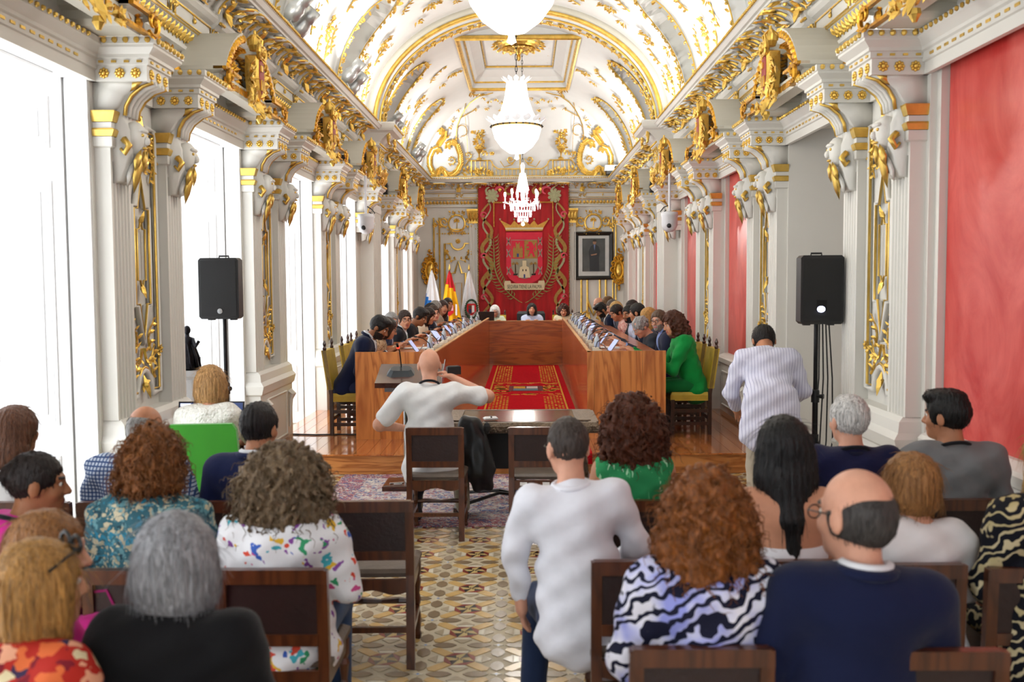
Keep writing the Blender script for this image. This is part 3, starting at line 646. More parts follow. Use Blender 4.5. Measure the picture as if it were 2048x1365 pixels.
MB().mm((XC-AHW-.3, YW-.02, 4.40), (XC+AHW+.3, YF+.3, 4.62)).build('end_ledge', WARM, CEIL)
for s, X0, X1 in ((-1, XL-.85, XC-AHW+.02), (1, XC+AHW-.02, XR+.95)): MB().mm((X0, YB, 4.44), (X1, YF+.3, 4.60)).build('cornice_ledge', WARM, CEIL)
vs_ = MB()
for c in NICHE:
    for s in (0, 1):
        path = []
        for k in range(41):
            t = -1+2*k/40; u = max(-1, min(1, 1.12*t))
            if abs(t) < .999: pass
        lo = [.02+.62*NTOP*k/12 for k in range(13)]
        arcp = [(NTOP*(.70+.34*math.sin(PI*k/12)), -math.cos(PI*k/12)*NHW*1.07) for k in range(13)]
        pp = [(p, -NHW*1.07) for p in lo]+arcp+[(p, NHW*1.07) for p in lo[::-1]]
        P = [Vector(vault_pt(p if s == 0 else PI-p, c+dy, .015)) for p, dy in pp]
        g = MB(); g.tube(P, .009 if c < 17 else .018, 5); nrm = []
        r = random.Random(int(c*10)+s)
        for k in range(1, len(P)-1):
            o = Vector((XC, P[k].y, ZSPR))-P[k]; o.y = 0; o.normalize(); tg = (P[k+1]-P[k-1]).normalized(); sdv = o.cross(tg)
            if s: sdv = -sdv
            for h in range(3):
                if r.random() < .6:
                    l = r.uniform(.04, .085)*(1.5 if 14 < k < 24 else 1); d = (tg*r.uniform(-.6, 1)+sdv*(r.uniform(.15, 1) if r.random() < .8 else -.6)).normalized(); b_ = P[k]+tg*r.uniform(-.05, .05)+o*.01
                    g.leaf(b_, b_+d*l+o*.02, o, l*.6, 0, .4)
            if k % 4 == 0: g.ball(P[k]+o*.02, .02, 6, 4)
        g.build('gilded_vine', GOLD, CEIL)
SPR = [o_sprig(.8, 15, .055, 21, True, .10).mesh('gilded_sprig', GOLD), o_sprig(.5, 10, .05, 22, True, -.08).mesh('gilded_sprig', GOLD), o_cluster(.26, .46, 26, 23, .055).mesh('gilded_bouquet', GOLD), o_cluster(.16, .22, 13, 24, .045).mesh('gilded_bouquet', GOLD)]
def vault_M(ph, y, rot):
    p = Vector(vault_pt(ph, y, .01)); o = Vector((-math.cos(ph)/AHW, 0, -math.sin(ph)/ARISE)).normalized(); upv = Vector((-math.sin(ph)*AHW, 0, math.cos(ph)*ARISE)).normalized()
    if ph > PI/2: upv = -upv
    xa = upv.cross(o); M = Matrix(((xa.x, -o.x, upv.x, p.x), (xa.y, -o.y, upv.y, p.y), (xa.z, -o.z, upv.z, p.z), (0, 0, 0, 1)))
    return M @ Ry(rot)
r = random.Random(77)
for k in range(len(NICHE)):
    mid = NICHE[k]+1.7 if k < 3 else NICHE[k]+.95; prev = (NICHE[k-1] if k else 1.0)
    for ymid in ((NICHE[k]+(NICHE[k+1] if k+1 < len(NICHE) else 24.8))/2,):
        if abs(ymid-YARCH) < .9: ymid = 15.35
        for s in (0, 1):
            for ph, dy, w, ro in ((.10, -.25, 0, .1), (.10, .3, 0, -.1), (.30, 0, 2, 0), (.42, -.5, 3, .5), (.46, .45, 1, .3), (.62, .02, 2, .2), (.80, -.35, 1, -.9), (.86, .4, 3, .5), (1.0, 0, 2, .1), (1.12, -.6, 0, 1.4), (1.18, .55, 1, -1.2), (.2, -.62, 1, .2), (.2, .62, 1, -.2)):
                y = ymid+dy+r.uniform(-.06, .06); p = ph+r.uniform(-.03, .03)
                if y > 23.0 or in_niche(p, y) or (abs(math.cos(p))*AHW < COF[0]+.08 and COF[1]-.1 < y < COF[2]+.1): continue
                link('gilded_sprig' if w < 2 else 'gilded_bouquet', SPR[w], CEIL, vault_M(p if s == 0 else PI-p, y, ro*(1 if s else -1)))
# transverse rib
def rib(name, y0, y1, d, mats, w=.0):
    mb = MB(); rings = []
    for k in range(65):
        p = PI*k/64; c, s = math.cos(p), math.sin(p)
        rings.append([(XC+(AHW+.02)*c, y0, ZSPR+(ARISE+.02)*s), (XC+(AHW-d)*c, y0, ZSPR+(ARISE-d)*s), (XC+(AHW-d)*c, y1, ZSPR+(ARISE-d)*s), (XC+(AHW+.02)*c, y1, ZSPR+(ARISE+.02)*s)])
    return mb.loft(rings).build(name, mats, CEIL, True)
rib('transverse_rib', YARCH-.34, YARCH+.34, .13, WARM); rib('rib_band', YARCH-.16, YARCH+.16, .19, VAULT)
for y, d, rd in ((YARCH-.33, .13, .035), (YARCH-.15, .19, .02), (YARCH+.15, .19, .02), (YARCH-.26, .14, .018), (YARCH+.33, .13, .03)):
    MB().tube([(XC+(AHW-d)*math.cos(PI*k/64), y, ZSPR+(ARISE-d)*math.sin(PI*k/64)) for k in range(65)], rd, 6).build('gilded_rope', GOLD, CEIL, True)
rg = MB(); r = random.Random(4)
for k in range(1, 84):
    p = PI*k/84; o = Vector((-math.cos(p), 0, -math.sin(p))); b_ = Vector((XC+(AHW-.19)*math.cos(p), YARCH, ZSPR+(ARISE-.19)*math.sin(p))); tg = Vector((-math.sin(p), 0, math.cos(p)))
    for s in (-1, 1): rg.leaf(b_, b_+Vector((0, s*.09, 0))+tg*.07*(1 if k % 2 else -1)+o*.03, o, .06)
    if k % 3 == 0: rg.ball(b_+o*.02, .035, 6, 4)
rg.build('rib_garland', GOLD, CEIL)
# coffer
zc = ZSPR+ARISE*math.sin(math.acos(COF[0]/AHW)); zt = zc+.42; x0, x1 = XC-COF[0], XC+COF[0]; i_ = .30
cf = MB(); lo = [(x0, COF[1], zc), (x1, COF[1], zc), (x1, COF[2], zc), (x0, COF[2], zc)]
def inset(e, z): return [(x0+e, COF[1]+e, z), (x1-e, COF[1]+e, z), (x1-e, COF[2]-e, z), (x0+e, COF[2]-e, z)]
cf.loft([inset(0, zc), inset(.02, zc+.10), inset(.06, zc+.12), inset(.12, zc+.22), inset(i_, zc+.34), inset(i_, zt)], 0, True, False); cf.add(inset(i_, zt), [(0, 1, 2, 3)])
# crown of the barrel above the coffer's long sides is closed by vertical gables at its two ends
for y in (COF[1], COF[2]):
    ar = [(XC+AHW*math.cos(p), y, ZSPR+ARISE*math.sin(p)) for p in [math.acos(COF[0]/AHW)+(PI-2*math.acos(COF[0]/AHW))*k/16 for k in range(17)]]
    cf.add(ar, [tuple(range(17))])
cf.build('coffer', VAULT, CEIL)
for e, z, rd, n in ((-.03, zc-.015, .05, 'coffer_frame'), (.06, zc+.115, .022, 'coffer_frame'), (i_+.02, zt-.02, .02, 'coffer_frame')): MB().tube(inset(e, z), rd, 6, closed=True).build(n, GOLD, CEIL)
cmx = (COF[1]+COF[2])/2; md = MB()
md.lathe([(.0, zt-.16), (.05, zt-.20), (.10, zt-.12), (.2, zt-.10), (.32, zt-.07), (.34, zt-.04), (.40, zt-.05), (.43, zt-.01)], (XC, cmx, 0), 28, 0)
for k in range(20):
    a = 2*PI*k/20; md.leaf((XC+.2*math.cos(a), cmx+.2*math.sin(a), zt-.1), (XC+.36*math.cos(a), cmx+.36*math.sin(a), zt-.08), (0, 0, -1), .09)
    md.leaf((XC+.42*math.cos(a), cmx+.55*math.sin(a), zt-.01), (XC+.56*math.cos(a), cmx+.80*math.sin(a), zt-.03), (0, 0, -1), .10)
md.lathe([(.0, zt-.34), (.035, zt-.32), (.05, zt-.26), (.03, zt-.2), (.06, zt-.16)], (XC, cmx, 0), 10, 0); md.build('ceiling_medallion', GOLD, CEIL)
for sx in (-1, 1):
    for k in range(6): link('gilded_bouquet', SPR[3], CEIL, T(XC+sx*.68, COF[1]+.6+k*.7, zt-.02) @ Rx(-PI/2))
for sy in (COF[1]+.45, COF[2]-.45):
    for k in (-1, 0, 1): link('gilded_bouquet', SPR[3], CEIL, T(XC+k*.42, sy, zt-.02) @ Rx(-PI/2))
# gilded relief on the end cove: acanthus scrolls, flower vases, balustrade, tendrils
def cove_M(x, u):
    """point on the end cove, u = 0 at the ledge .. 1 at the coffer"""
    a = PI/2*u; y = YE+(YW-YE)*math.cos(a); z = ZSPR+ARISE*math.sin(a); nrm = Vector((0, -math.cos(a)/(YW-YE), -math.sin(a)/ARISE)).normalized(); upv = Vector((0, -math.sin(a)*(YW-YE), math.cos(a)*ARISE)).normalized()
    xa = Vector((1, 0, 0)); return Matrix(((1, -nrm.x, upv.x, x), (0, -nrm.y, upv.y, y), (0, -nrm.z, upv.z, z), (0, 0, 0, 1))) @ T(0, -.02, 0)
def cove_path(pts, rs, mb, n=5): mb.tube([(cove_M(XC+x, u) @ Vector((0, -.02, 0))) for x, u in pts], rs, n)
for s in (-1, 1):
    g = MB()
    st1 = [(s*x, u) for x, u in ((2.02, .085), (2.08, .03), (2.18, .04), (2.27, .11), (2.26, .18), (2.17, .24), (2.05, .255), (2.02, .225))]
    st2 = [(s*x, u) for x, u in ((1.90, .06), (1.84, .025), (1.70, .03), (1.58, .06), (1.48, .12), (1.49, .20), (1.56, .28), (1.68, .31), (1.79, .29), (1.80, .265))]
    st3 = [(s*x, u) for x, u in ((2.05, .27), (1.97, .31), (1.88, .35), (1.86, .395), (1.93, .415), (1.98, .40))]
    for st, ww in ((st1, .032), (st2, .036), (st3, .024)):
        n_ = len(st); cove_path(st, [ww*(.55+.6*math.sin(PI*(i+1)/(n_+1))) for i in range(n_)], g, 7)
        for i in range(n_-1):
            for f in (0, .2, .4, .6, .8):
                x = st[i][0]+(st[i+1][0]-st[i][0])*f; u = st[i][1]+(st[i+1][1]-st[i][1])*f; M = cove_M(XC+x, u)
                d = Vector((st[i+1][0]-st[i][0], 0, (st[i+1][1]-st[i][1])*3)).normalized()
                for sg_ in (-1, 1):
                    pr = Vector((-d.z, 0, d.x))*sg_
                    g.leaf(M @ Vector((0, -.03, 0)), M @ ((pr*.8+d*.8)*.095+Vector((0, -.05, 0))), M.to_3x3() @ Vector((0, -1, 0)), .06)
    for x, u in ((1.99, .075), (1.92, .065)): g.put(o_scroll(.17, 3, 4, .03), cove_M(XC+s*x, u) @ Sc(-s if x > 1.95 else s, 1, 1))
    for x, a in ((1.48, -1.35), (1.15, -1.5)): g.put(o_sprig(.42, 9, .07, 6, True, .05), cove_M(XC+s*x, .04) @ Sc(s, 1, 1) @ Ry(a))
    g.put(o_scroll(.22, 6, 8, .014), cove_M(XC+s*1.72, .15)); g.put(o_scroll(.2, 8, 8, .012), cove_M(XC+s*1.30, .19)); g.build('acanthus_scroll', GOLD, CEIL)
    v = MB(); M = cove_M(XC+s*1.02, .21)
    vv = MB().lathe([(.07, -.16), (.07, -.14), (.016, -.10), (.02, -.02), (.07, .06), (.12, .14), (.11, .16)], (0, -.05, 0), 10, 0)
    vv.put(o_cluster(.36, .34, 60, 12, .055), T(0, -.06, .28)); vv.put(o_sprig(.30, 9, .045, 13, True, .04), T(0, -.04, .40)); vv.put(o_sprig(.2, 7, .045, 15, True, .04), T(0, -.04, .40) @ Ry(.7)); vv.put(o_sprig(.2, 7, .045, 16, True, .04), T(0, -.04, .40) @ Ry(-.7)); vv.put(o_sprig(.28, 8, .05, 14, True, .08), T(.1, -.05, .16) @ Ry(2.4)); v.put(vv, M); v.build('flower_vase_relief', GOLD, CEIL)
    t = MB()
    cove_path([(s*x, u) for x, u in ((1.57, .30), (1.57, .37), (1.54, .44), (1.45, .52), (1.33, .60), (1.18, .68), (.95, .76), (.62, .81))], .013, t); cove_path([(s*x, u) for x, u in ((1.45, .52), (1.28, .555), (1.08, .60))], .011, t); cove_path([(s*x, u) for x, u in ((1.33, .60), (1.28, .70), (1.30, .80))], .009, t)
    cove_path([(s*(1.42+.12*math.cos(a)), .40+.05*math.sin(a)) for a in [.5+i*.45 for i in range(11)]], .010, t); cove_path([(s*1.30, .10), (s*1.31, .35), (s*1.33, .60)], .006, t)
    for k, (x, u) in enumerate(((1.57, .335), (1.08, .61), (.86, .74), (.72, .70), (.55, .72), (.42, .69), (.28, .73), (.80, .62), (1.62, .50), (1.70, .44), (1.50, .60), (1.78, .36), (.46, .60), (.30, .55), (1.30, .80))):
        t.put(o_cluster(.09, .11, 9, 30+k, .04), cove_M(XC+s*x, u))
    cove_path([(s*(.34+.17*math.cos(a)), .47+.075*math.sin(a)) for a in [2*PI*i/16 for i in range(17)]], .009, t); t.build('gilded_tendril', GOLD, CEIL)
bl = MB()
def rail(pts, rs=.018): cove_path(pts, rs, bl, 5)
rail([(x, .012) for x in (-2.25, -1, 0, 1, 2.25)], .028)
for s in (-1, 1):
    rail([(s*x, u) for x, u in ((.0, .075), (.55, .075), (.66, .10), (.74, .145), (1.30, .145), (1.38, .10))]); rail([(s*.82, .02), (s*.82, .145)]); rail([(s*1.22, .02), (s*1.22, .145)])
    rail([(s*x, u) for x, u in ((.10, .16), (.2, .11), (.4, .09), (.5, .14))], .012)
    for x in (.1, .2, .3, .4, .5, .6, .7, .9, 1.0, 1.12): rail([(s*x, .02), (s*x, .075 if x < .65 else .14)], .010)
    bl.put(o_scroll(.18, 4, 6, .016), cove_M(XC+s*.24, .15) @ Sc(s, 1, 1))
rail([(0, .02), (0, .2)]); bl.build('balustrade_relief', GOLD, CEIL)
# gold beading along the entablature above every opening
for sd, wl in (('L', WL), ('R', WR)):
    for a, b in OPN[1:]:
        g = MB(); n_ = int((b-a-.25)/.07)
        for k in range(n_): g.ball(q(-(b-a)/2+.13+k*.07, .115, 3.382), .017, 5, 3)
        for k in range(n_*2//3): g.box(q(-(b-a)/2+.13+k*.105, .05, 3.252), (.05, .012, .016))
        g.build('gold_beading', GOLDP, wl, M=wallM(sd, (a+b)/2), kind='stuff')
# ================================================================== LAMPS
BULB = mat('lamp_glow', 'fff6e6', .4, var=0, emit=9, ecol='fff3dd')
BEADG = mat('lit_crystal', 'fffaf0', .2, var=.02, emit=1.9, ecol='fff6e8')
CRYST = mat('crystal', 'e8ecee', .06, var=.02, emit=.25)
def chain(p0, p1, par, name='chain'):
    mb = MB(); L_ = p0[2]-p1[2]; n = max(3, int(L_/.075)); 
    for k in range(n):
        z = p1[2]+(k+.5)*L_/n; a = (k % 2)*PI/2; x = p1[0]+(p0[0]-p1[0])*(k+.5)/n; y = p1[1]+(p0[1]-p1[1])*(k+.5)/n
        mb.tube([(x+.014*math.cos(t)*math.cos(a), y+.014*math.cos(t)*math.sin(a), z+.046*math.sin(t)) for t in [2*PI*i/8 for i in range(8)]], .005, 4, closed=True)
    return mb.build(name, DARKM, par)
def lamp(t, loc, e, r):
    l = bpy.data.lights.new('lamp', 'POINT'); l.energy = e; l.shadow_soft_size = r; l.color = (1, .97, .92); o = bpy.data.objects.new('lamp', l); COL.objects.link(o); o.parent = t; o.location = loc
def basket_chandelier(x, y, z, ztop, label, sc=1.):
    t = thing('basket_chandelier', label, 'chandelier', (x, y, z)); R = .335*sc
    b = MB().lathe([(.02, -.36*sc), (.10*sc, -.34*sc), (.2*sc, -.27*sc), (.28*sc, -.16*sc), (R*.97, -.02)], (0, 0, 0), 32, 0); b.build('bead_bowl', BEADG, t, True)
    tn = MB().lathe([(R*.93, .03), (R*.62, .2*sc), (R*.45, .38*sc), (R*.36, .58*sc)], (0, 0, 0), 32, 0); tn.build('bead_tent', BEADG, t, True)
    st = MB()
    for k in range(44):
        a = 2*PI*k/44; c, s = math.cos(a), math.sin(a)
        st.tube([(R*.95*c, R*.95*s, .03), (R*.64*c, R*.64*s, .2*sc), (R*.47*c, R*.47*s, .38*sc), (R*.38*c, R*.38*s, .58*sc)], .009, 4); st.tube([(R*.99*c, R*.99*s, -.02), (.29*sc*c, .29*sc*s, -.16*sc), (.21*sc*c, .21*sc*s, -.27*sc), (.1*sc*c, .1*sc*s, -.35*sc)], .009, 4)
    st.build('bead_strand', BEADG, t, kind='stuff')
    rg = MB().tube([(R*math.cos(2*PI*k/32), R*math.sin(2*PI*k/32), 0) for k in range(32)], .018, 6, closed=True)
    for k in range(24): rg.ball((R*1.05*math.cos(2*PI*k/24), R*1.05*math.sin(2*PI*k/24), .0), .014, 5, 3, 1)
    rg.build('ring', [mat('brass', 'a58a50', .3, metal=1), DARKM], t)
    for k in range(16):
        a = 2*PI*k/16; MB().leaf((R*.95*math.cos(a), R*.95*math.sin(a), .03), (R*1.22*math.cos(a), R*1.22*math.sin(a), .12*sc), (math.cos(a), math.sin(a), .2), .12, 0, .2).build('glass_petal', CRYST, t)
    cr = MB()
    for k in range(12):
        a = 2*PI*k/12; cr.leaf((.12*sc*math.cos(a), .12*sc*math.sin(a), .58*sc), (.2*sc*math.cos(a), .2*sc*math.sin(a), .66*sc), (math.cos(a), math.sin(a), .2), .07, 0, .2)
    cr.tube([(.125*sc*math.cos(2*PI*k/20), .125*sc*math.sin(2*PI*k/20), .585*sc) for k in range(20)], .012, 5, closed=True); cr.build('crown', CRYST, t)
    MB().lathe([(.0, -.45*sc), (.035, -.43*sc), (.02, -.38*sc), (.03, -.36*sc)], (0, 0, 0), 8, 0).build('finial', CRYST, t)
    lamp(t, (0, 0, -.55), 30, .2); chain((0, 0, ztop-z), (0, 0, .58*sc), t); return t
basket_chandelier(-.085, 7.25, 4.02, ZSPR+ARISE-.04, 'large lit crystal basket chandelier nearest the viewer, cut by the top edge')
basket_chandelier(-.10, 13.7, 3.96, ZSPR+ARISE-.04, 'lit crystal basket chandelier hanging on a long chain mid-hall')
def arm_chandelier(x, y, z, ztop, label):
    t = thing('crystal_chandelier', label, 'chandelier', (x, y, z))
    MB().lathe([(.02, -.12), (.05, -.06), (.03, .0), (.05, .12), (.025, .24), (.06, .42), (.035, .6), (.05, .72), (.02, .78)], (0, 0, 0), 10, 0).build('stem', CRYST, t, True)
    MB().lathe([(.05, .18), (.13, .22), (.10, .36), (.06, .56)], (0, 0, 0), 14, 0).build('bead_tent', BEADG, t, True)
    for k in range(10):
        a = 2*PI*k/10; c, s = math.cos(a), math.sin(a); R = .36 if k % 2 else .27; h = .0 if k % 2 else .06
        arm = MB().tube([(.03*c, .03*s, .0), (R*.5*c, R*.5*s, -.08), (R*c, R*s, -.03+h)], .011, 5).build('arm', CRYST, t)
        MB().lathe([(.045, -.03+h), (.05, -.015+h), (.015, -.01+h), (.015, .09+h)], (R*c, R*s, 0), 8, 0).build('candle', CRYST, arm)
        MB().ball((R*c, R*s, .135+h), (.026, .026, .05), 8, 6).build('bulb', BULB, arm)
        for j in range(3):
            b_ = a+(j-1)*.25; MB().lathe([(.002, -.05+h), (.013, -.1+h), (.002, -.16+h)], ((R+.02)*math.cos(b_), (R+.02)*math.sin(b_), 0), 5, 0).build('pendant', CRYST, arm)
    for R, z0, z1, n in ((.25, -.08, -.20, 26), (.17, -.2, -.32, 20), (.10, -.32, -.42, 14)):
        p = MB().tube([(R*math.cos(2*PI*k/20), R*math.sin(2*PI*k/20), z0) for k in range(20)], .012, 5, closed=True)
        for k in range(n): p.lathe([(.004, z1), (.015, (z0+z1)/2), (.004, z0)], (R*math.cos(2*PI*k/n), R*math.sin(2*PI*k/n), 0), 5, 0)
        p.build('pendant_tier', CRYST, t)
    MB().ball((0, 0, -.46), .035, 8, 6).build('drop_ball', CRYST, t); lamp(t, (0, 0, -.55), 55, .15); chain((0, 0, ztop-z), (0, 0, .78), t)
    return t
arm_chandelier(-.03, 20.3, 3.46, 6.42, 'small crystal chandelier with candle arms hanging before the red tapestry')
LC = mat('aluminium_can', 'b9bcbc', .35, metal=.7, var=.03)
for i, y in enumerate((10.35, 13.55, 17.75, 21.7)):
    t = thing('spotlight_pair', ('pair of silver spotlights on the left cornice, %s' % ('nearest the viewer', 'second from the viewer', 'just beyond the transverse arch', 'farthest, by the end wall')[i]), 'spotlight', (XL+.44, y, 4.46), 0, 'cornice spotlights')
    for dy, dz in ((-.11, .2), (.11, .08)):
        M = T(.0, dy, dz) @ Ry(.7)
        c = MB(); c.put(MB().lathe([(.05, -.17), (.085, -.12), (.095, -.02), (.065, .04), (.075, .05), (.08, .19), (.072, .19), (.06, .1), (.0, .09)], (0, 0, 0), 16, 0), M); c.build('can', LC, t, True)
        g = MB(); g.put(MB().lathe([(.0, .1), (.058, .105), (.058, .11), (.0, .11)], (0, 0, 0), 14, 0), M); g.build('lens', BULB, t)
        br = MB().tube([(-.06, dy, dz-.1), (-.07, dy-.05, dz-.16), (-.05, dy, -.01)], .012, 5); br.build('bracket', LC, t)
    l = bpy.data.lights.new('spot', 'SPOT'); l.energy = 55; l.spot_size = 1.7; l.spot_blend = .8; l.shadow_soft_size = .08; l.color = (1, .97, .93)
    o = bpy.data.objects.new('spot', l); COL.objects.link(o); o.parent = t; o.matrix_local = T(.16, 0, .42) @ Ry(PI-.62)
# unseen uplights, added behind the edge of both cornices to brighten the vault
for s, X, sd in ((1, XL+.28, 'L'), (-1, XR-.28, 'R')):
    for y in (5.6, 9.1, 12.4, 15.4, 20.2, 24.0):
        MB().loft([[(-.04, -.5, 0), (.04, -.5, 0), (.04, .5, 0), (-.04, .5, 0)], [(-.03, -.5, .03), (.03, -.5, .03), (.03, .5, .03), (-.03, .5, .03)]]).build('added_uplight_housing', LC, trims[sd], loc=(X, y, 4.46))
        l = bpy.data.lights.new('added_uplight', 'AREA'); l.shape = 'RECTANGLE'; l.size = .06; l.size_y = .9; l.energy = 17; l.color = (1, .98, .94)
        o = bpy.data.objects.new('added_uplight', l); COL.objects.link(o); o.matrix_world = T(X, y, 4.505) @ Ry(PI-s*-.35)
# ================================================================== FAR WALL
fz = lambda py: 1.9+(557-py)*.01276
fx = lambda px: (px-1050)*.01276
def plate(poly, th, mb=None, mi=0, y=0):
    mb = mb or MB(); mb.loft([[(x, y, z) for x, z in poly], [(x, y-th, z) for x, z in poly]], mi); return mb
for i, (a, b) in enumerate(((fx(940), fx(957)), (fx(1139), fx(1152)))):
    fp_ = fluted(b-a, .08, .9, 3.3, 3, .02); fp_.loft(rect_rings([(.2, .12, .03), (.85, .12, .03), (.9, .09, .0)], (b-a)/2)); fp_.build('fluted_pilaster', WHITE, WF, M=T((a+b)/2, YF, 0))
    g = MB().loft(rect_rings([(3.3, .09, .01), (3.4, .1, .02), (3.62, .16, .06), (3.66, .16, .06)], (b-a)/2))
    for k in range(3): g.leaf(q(-.07+.07*k, .12, 3.34), q(-.08+.08*k, .22, 3.58), (0, -1, 0), .09)
    g.build('gilded_capital', GOLD, WF, M=T((a+b)/2, YF, 0))
def gold_panel(xc, hw, z0, z1):
    g = MB(); w = MB()
    o1 = [(-hw, z0), (-hw, z1), (-hw*.5, z1)]+[(hw*.5*math.cos(a), z1-hw*.45*math.sin(a)) for a in [PI-PI*k/8 for k in range(9)]]+[(hw*.5, z1), (hw, z1), (hw, z0)]
    g.tube([q(x, .03, z) for x, z in o1], .028, 5); h2 = hw*.55
    o2 = [(-h2, z0), (-h2, z1-.75), (-h2*.5, z1-.75), (0, z1-.45), (h2*.5, z1-.75), (h2, z1-.75), (h2, z0)]; g.tube([q(x, .03, z) for x, z in o2], .03, 5)
    g.tube([q(x, .02, z) for x, z in ((-h2*.45, z0), (-h2*.45, z1-1.0), (h2*.45, z1-1.0), (h2*.45, z0))], .01, 4)
    g.put(o_rosette(.07), T(0, -.03, z1+.06)); g.put(o_sprig(.3, 6, .06, 4, True, .08), T(.05, -.02, z1-.4) @ Ry(1.1)); g.put(o_sprig(.3, 6, .06, 4, True, .08), T(-.05, -.02, z1-.4) @ Sc(-1, 1, 1) @ Ry(1.1))
    g.build('gilded_panel', GOLDP, WF, M=T(xc, YF, 0))
gold_panel(fx(917), .34, .9, fz(487)); 
g = MB()
for px in (1163, 1175, 1200, 1212): g.tube([q(fx(px), .03, .9), q(fx(px), .03, 1.9)], .028, 5)
g.tube([q(fx(x), .03, fz(y)) for x, y in ((1175, 600), (1183, 622), (1187, 632), (1192, 622), (1200, 600))], .03, 5); g.put(o_scroll(.3, 4, 7, .02), T(fx(1170), -.02, fz(632))); g.put(o_scroll(.3, 4, 7, .02), T(fx(1204), -.02, fz(632)) @ Sc(-1, 1, 1)); g.build('gilded_panel', GOLDP, WF, M=T(0, YF, 0))
for px in (1226, 1232, 869, 880):
    MB().tube([q(fx(px), .03, .9), q(fx(px), .03, 3.45)], .022, 5).build('gilded_strip', GOLDP, WF, M=T(0, YF, 0))
for xc in (fx(915), fx(1187)):
    g = MB(); g.tube([q(.21*math.cos(2*PI*k/28), .04, .21*math.sin(2*PI*k/28)) for k in range(28)], .025, 6, closed=True)
    for s in (-1, 1):
        g.put(o_scroll(.26, 4, 8, .022), T(s*.32, -.02, .04) @ Sc(s, 1, 1)); g.put(o_sprig(.22, 6, .06, 5, True, .04), T(s*.34, -.02, -.05) @ Ry(s*1.4)); g.put(o_cluster(.2, .16, 10, 3, .05), T(s*.16, -.02, -.2)); g.put(o_cluster(.2, .14, 10, 6, .05), T(s*.12, -.02, .24))
    g.tube([q(0, .03, -.14), q(.01, .03, .06)], .012, 5)
    for k in range(7): a = PI*(-.1+1.2*k/6); g.leaf(q(0, .03, .06), q(.09*math.cos(a), .04, .06+.08*math.sin(a)), (0, -1, 0), .04)
    g.box(q(0, .02, -.15), (.26, .03, .03)); g.build('palm_medallion', GOLD, WF, M=T(xc, YF, fz(447)))
    MB().lathe([(.19, 0), (.19, .012), (.0, .014)], (0, 0, 0), 28, 0, 1).build('medallion_ground', PURE, WF, M=T(xc, YF-.014, fz(447)))
    bt = MB(); 
    for k in range(16): bt.ball(q(-.5+k*.066, .01, 0), .022, 6, 4)
    bt.build('bead_row', GOLDP, WF, M=T(xc, YF, fz(467)) , kind='stuff')
for i, (X, lab) in enumerate(((-2.42, 'oval gilded mirror cartouche on the far wall behind the flags'), (2.40, 'oval gilded mirror cartouche on the far wall right of the portrait'))):
    t = thing('gilded_cartouche', lab, 'cartouche', (X, YF-.02, 2.1))
    MB().lathe([(.24, 0), (.25, -.04), (.17, -.07), (.15, -.04)], (0, 0, 0), 24, 0, 1).build('oval_frame', DGOLD, t, True).scale = (.72, 1, 1.25)
    MB().lathe([(.15, -.03), (.10, -.06), (.0, -.075)], (0, 0, 0), 20, 0, 1).build('boss', GOLD, t, True).scale = (.72, 1, 1.3)
    g = MB()
    for k in range(12): a = 2*PI*k/12; g.put(o_scroll(.16, k, 5, .022), T(.2*math.cos(a), -.03, .31*math.sin(a)) @ Ry(-a))
    t.scale = (.8, 1, 1)
    g.put(o_cluster(.16, .2, 10, 4, .06), T(0, -.04, .42)); g.leaf((0, -.03, -.36), (0, -.05, -.52), (0, -1, 0), .1); g.ball((0, -.05, -.5), .035, 7, 5); g.ball((0, -.05, .52), .04, 7, 5); g.build('scrollwork', DGOLD, t)
# ---- tapestry
tp = thing('tapestry', 'tall red velvet tapestry with embroidered coat of arms and palm fronds', 'tapestry', (fx(1048), YF-.16, 0)); TW = 1.145; tz0, tz1 = .62, fz(368)
VEL = mat('crimson_velvet', 'a81218', .8, var=.3, vs=3, sheen=.15, stretch=(3, 1, .4)); VELD = mat('dark_crimson', '7c0c12', .8, var=.2, vs=4, sheen=.4)
EO = mat('thread_ochre', 'a07a38', .7, var=.15, vs=20); EG = mat('thread_sage', 'a5a27c', .75, var=.15, vs=20); EP = mat('thread_rose', 'd4485c', .7, var=.1); EGr = mat('thread_green', '8a9150', .75, var=.25, vs=25); ECr = mat('thread_cream', 'd8c9a4', .7, var=.05); EBl = mat('thread_black', '1c1a1c', .8); ERed = mat('thread_scarlet', 'd2203c', .7, var=.08); EBlu = mat('thread_blue', '2b3c78', .7); EYg = mat('thread_gold', 'c9963c', .55, metal=.3, var=.2, vs=30); EGy = mat('thread_grey', '9a9682', .7, var=.1)
cl = MB(); nx, nz = 60, 8
def cw(x): return .012*math.sin(x*14)+.008*math.sin(x*31+1)
for j in range(nz+1):
    for i in range(nx+1):
        x = -TW+2*TW*i/nx; x *= 1-.05*(1-j/nz)*0; cl.v.append((x, cw(x)*(1-.4*j/nz), tz0+(tz1-tz0)*j/nz))
for j in range(nz):
    for i in range(nx): a = j*(nx+1)+i; cl.f.append((a, a+1, a+nx+2, a+nx+1)); cl.m.append(0)
co = cl.build('velvet_cloth', VEL, tp, True); so = co.modifiers.new('thick', 'SOLIDIFY'); so.thickness = .012; so.offset = 1
EY = -.035
def emb(name, poly, m, th=.008, y=EY): return plate(poly, th, None, 0, y).build(name, m, tp)
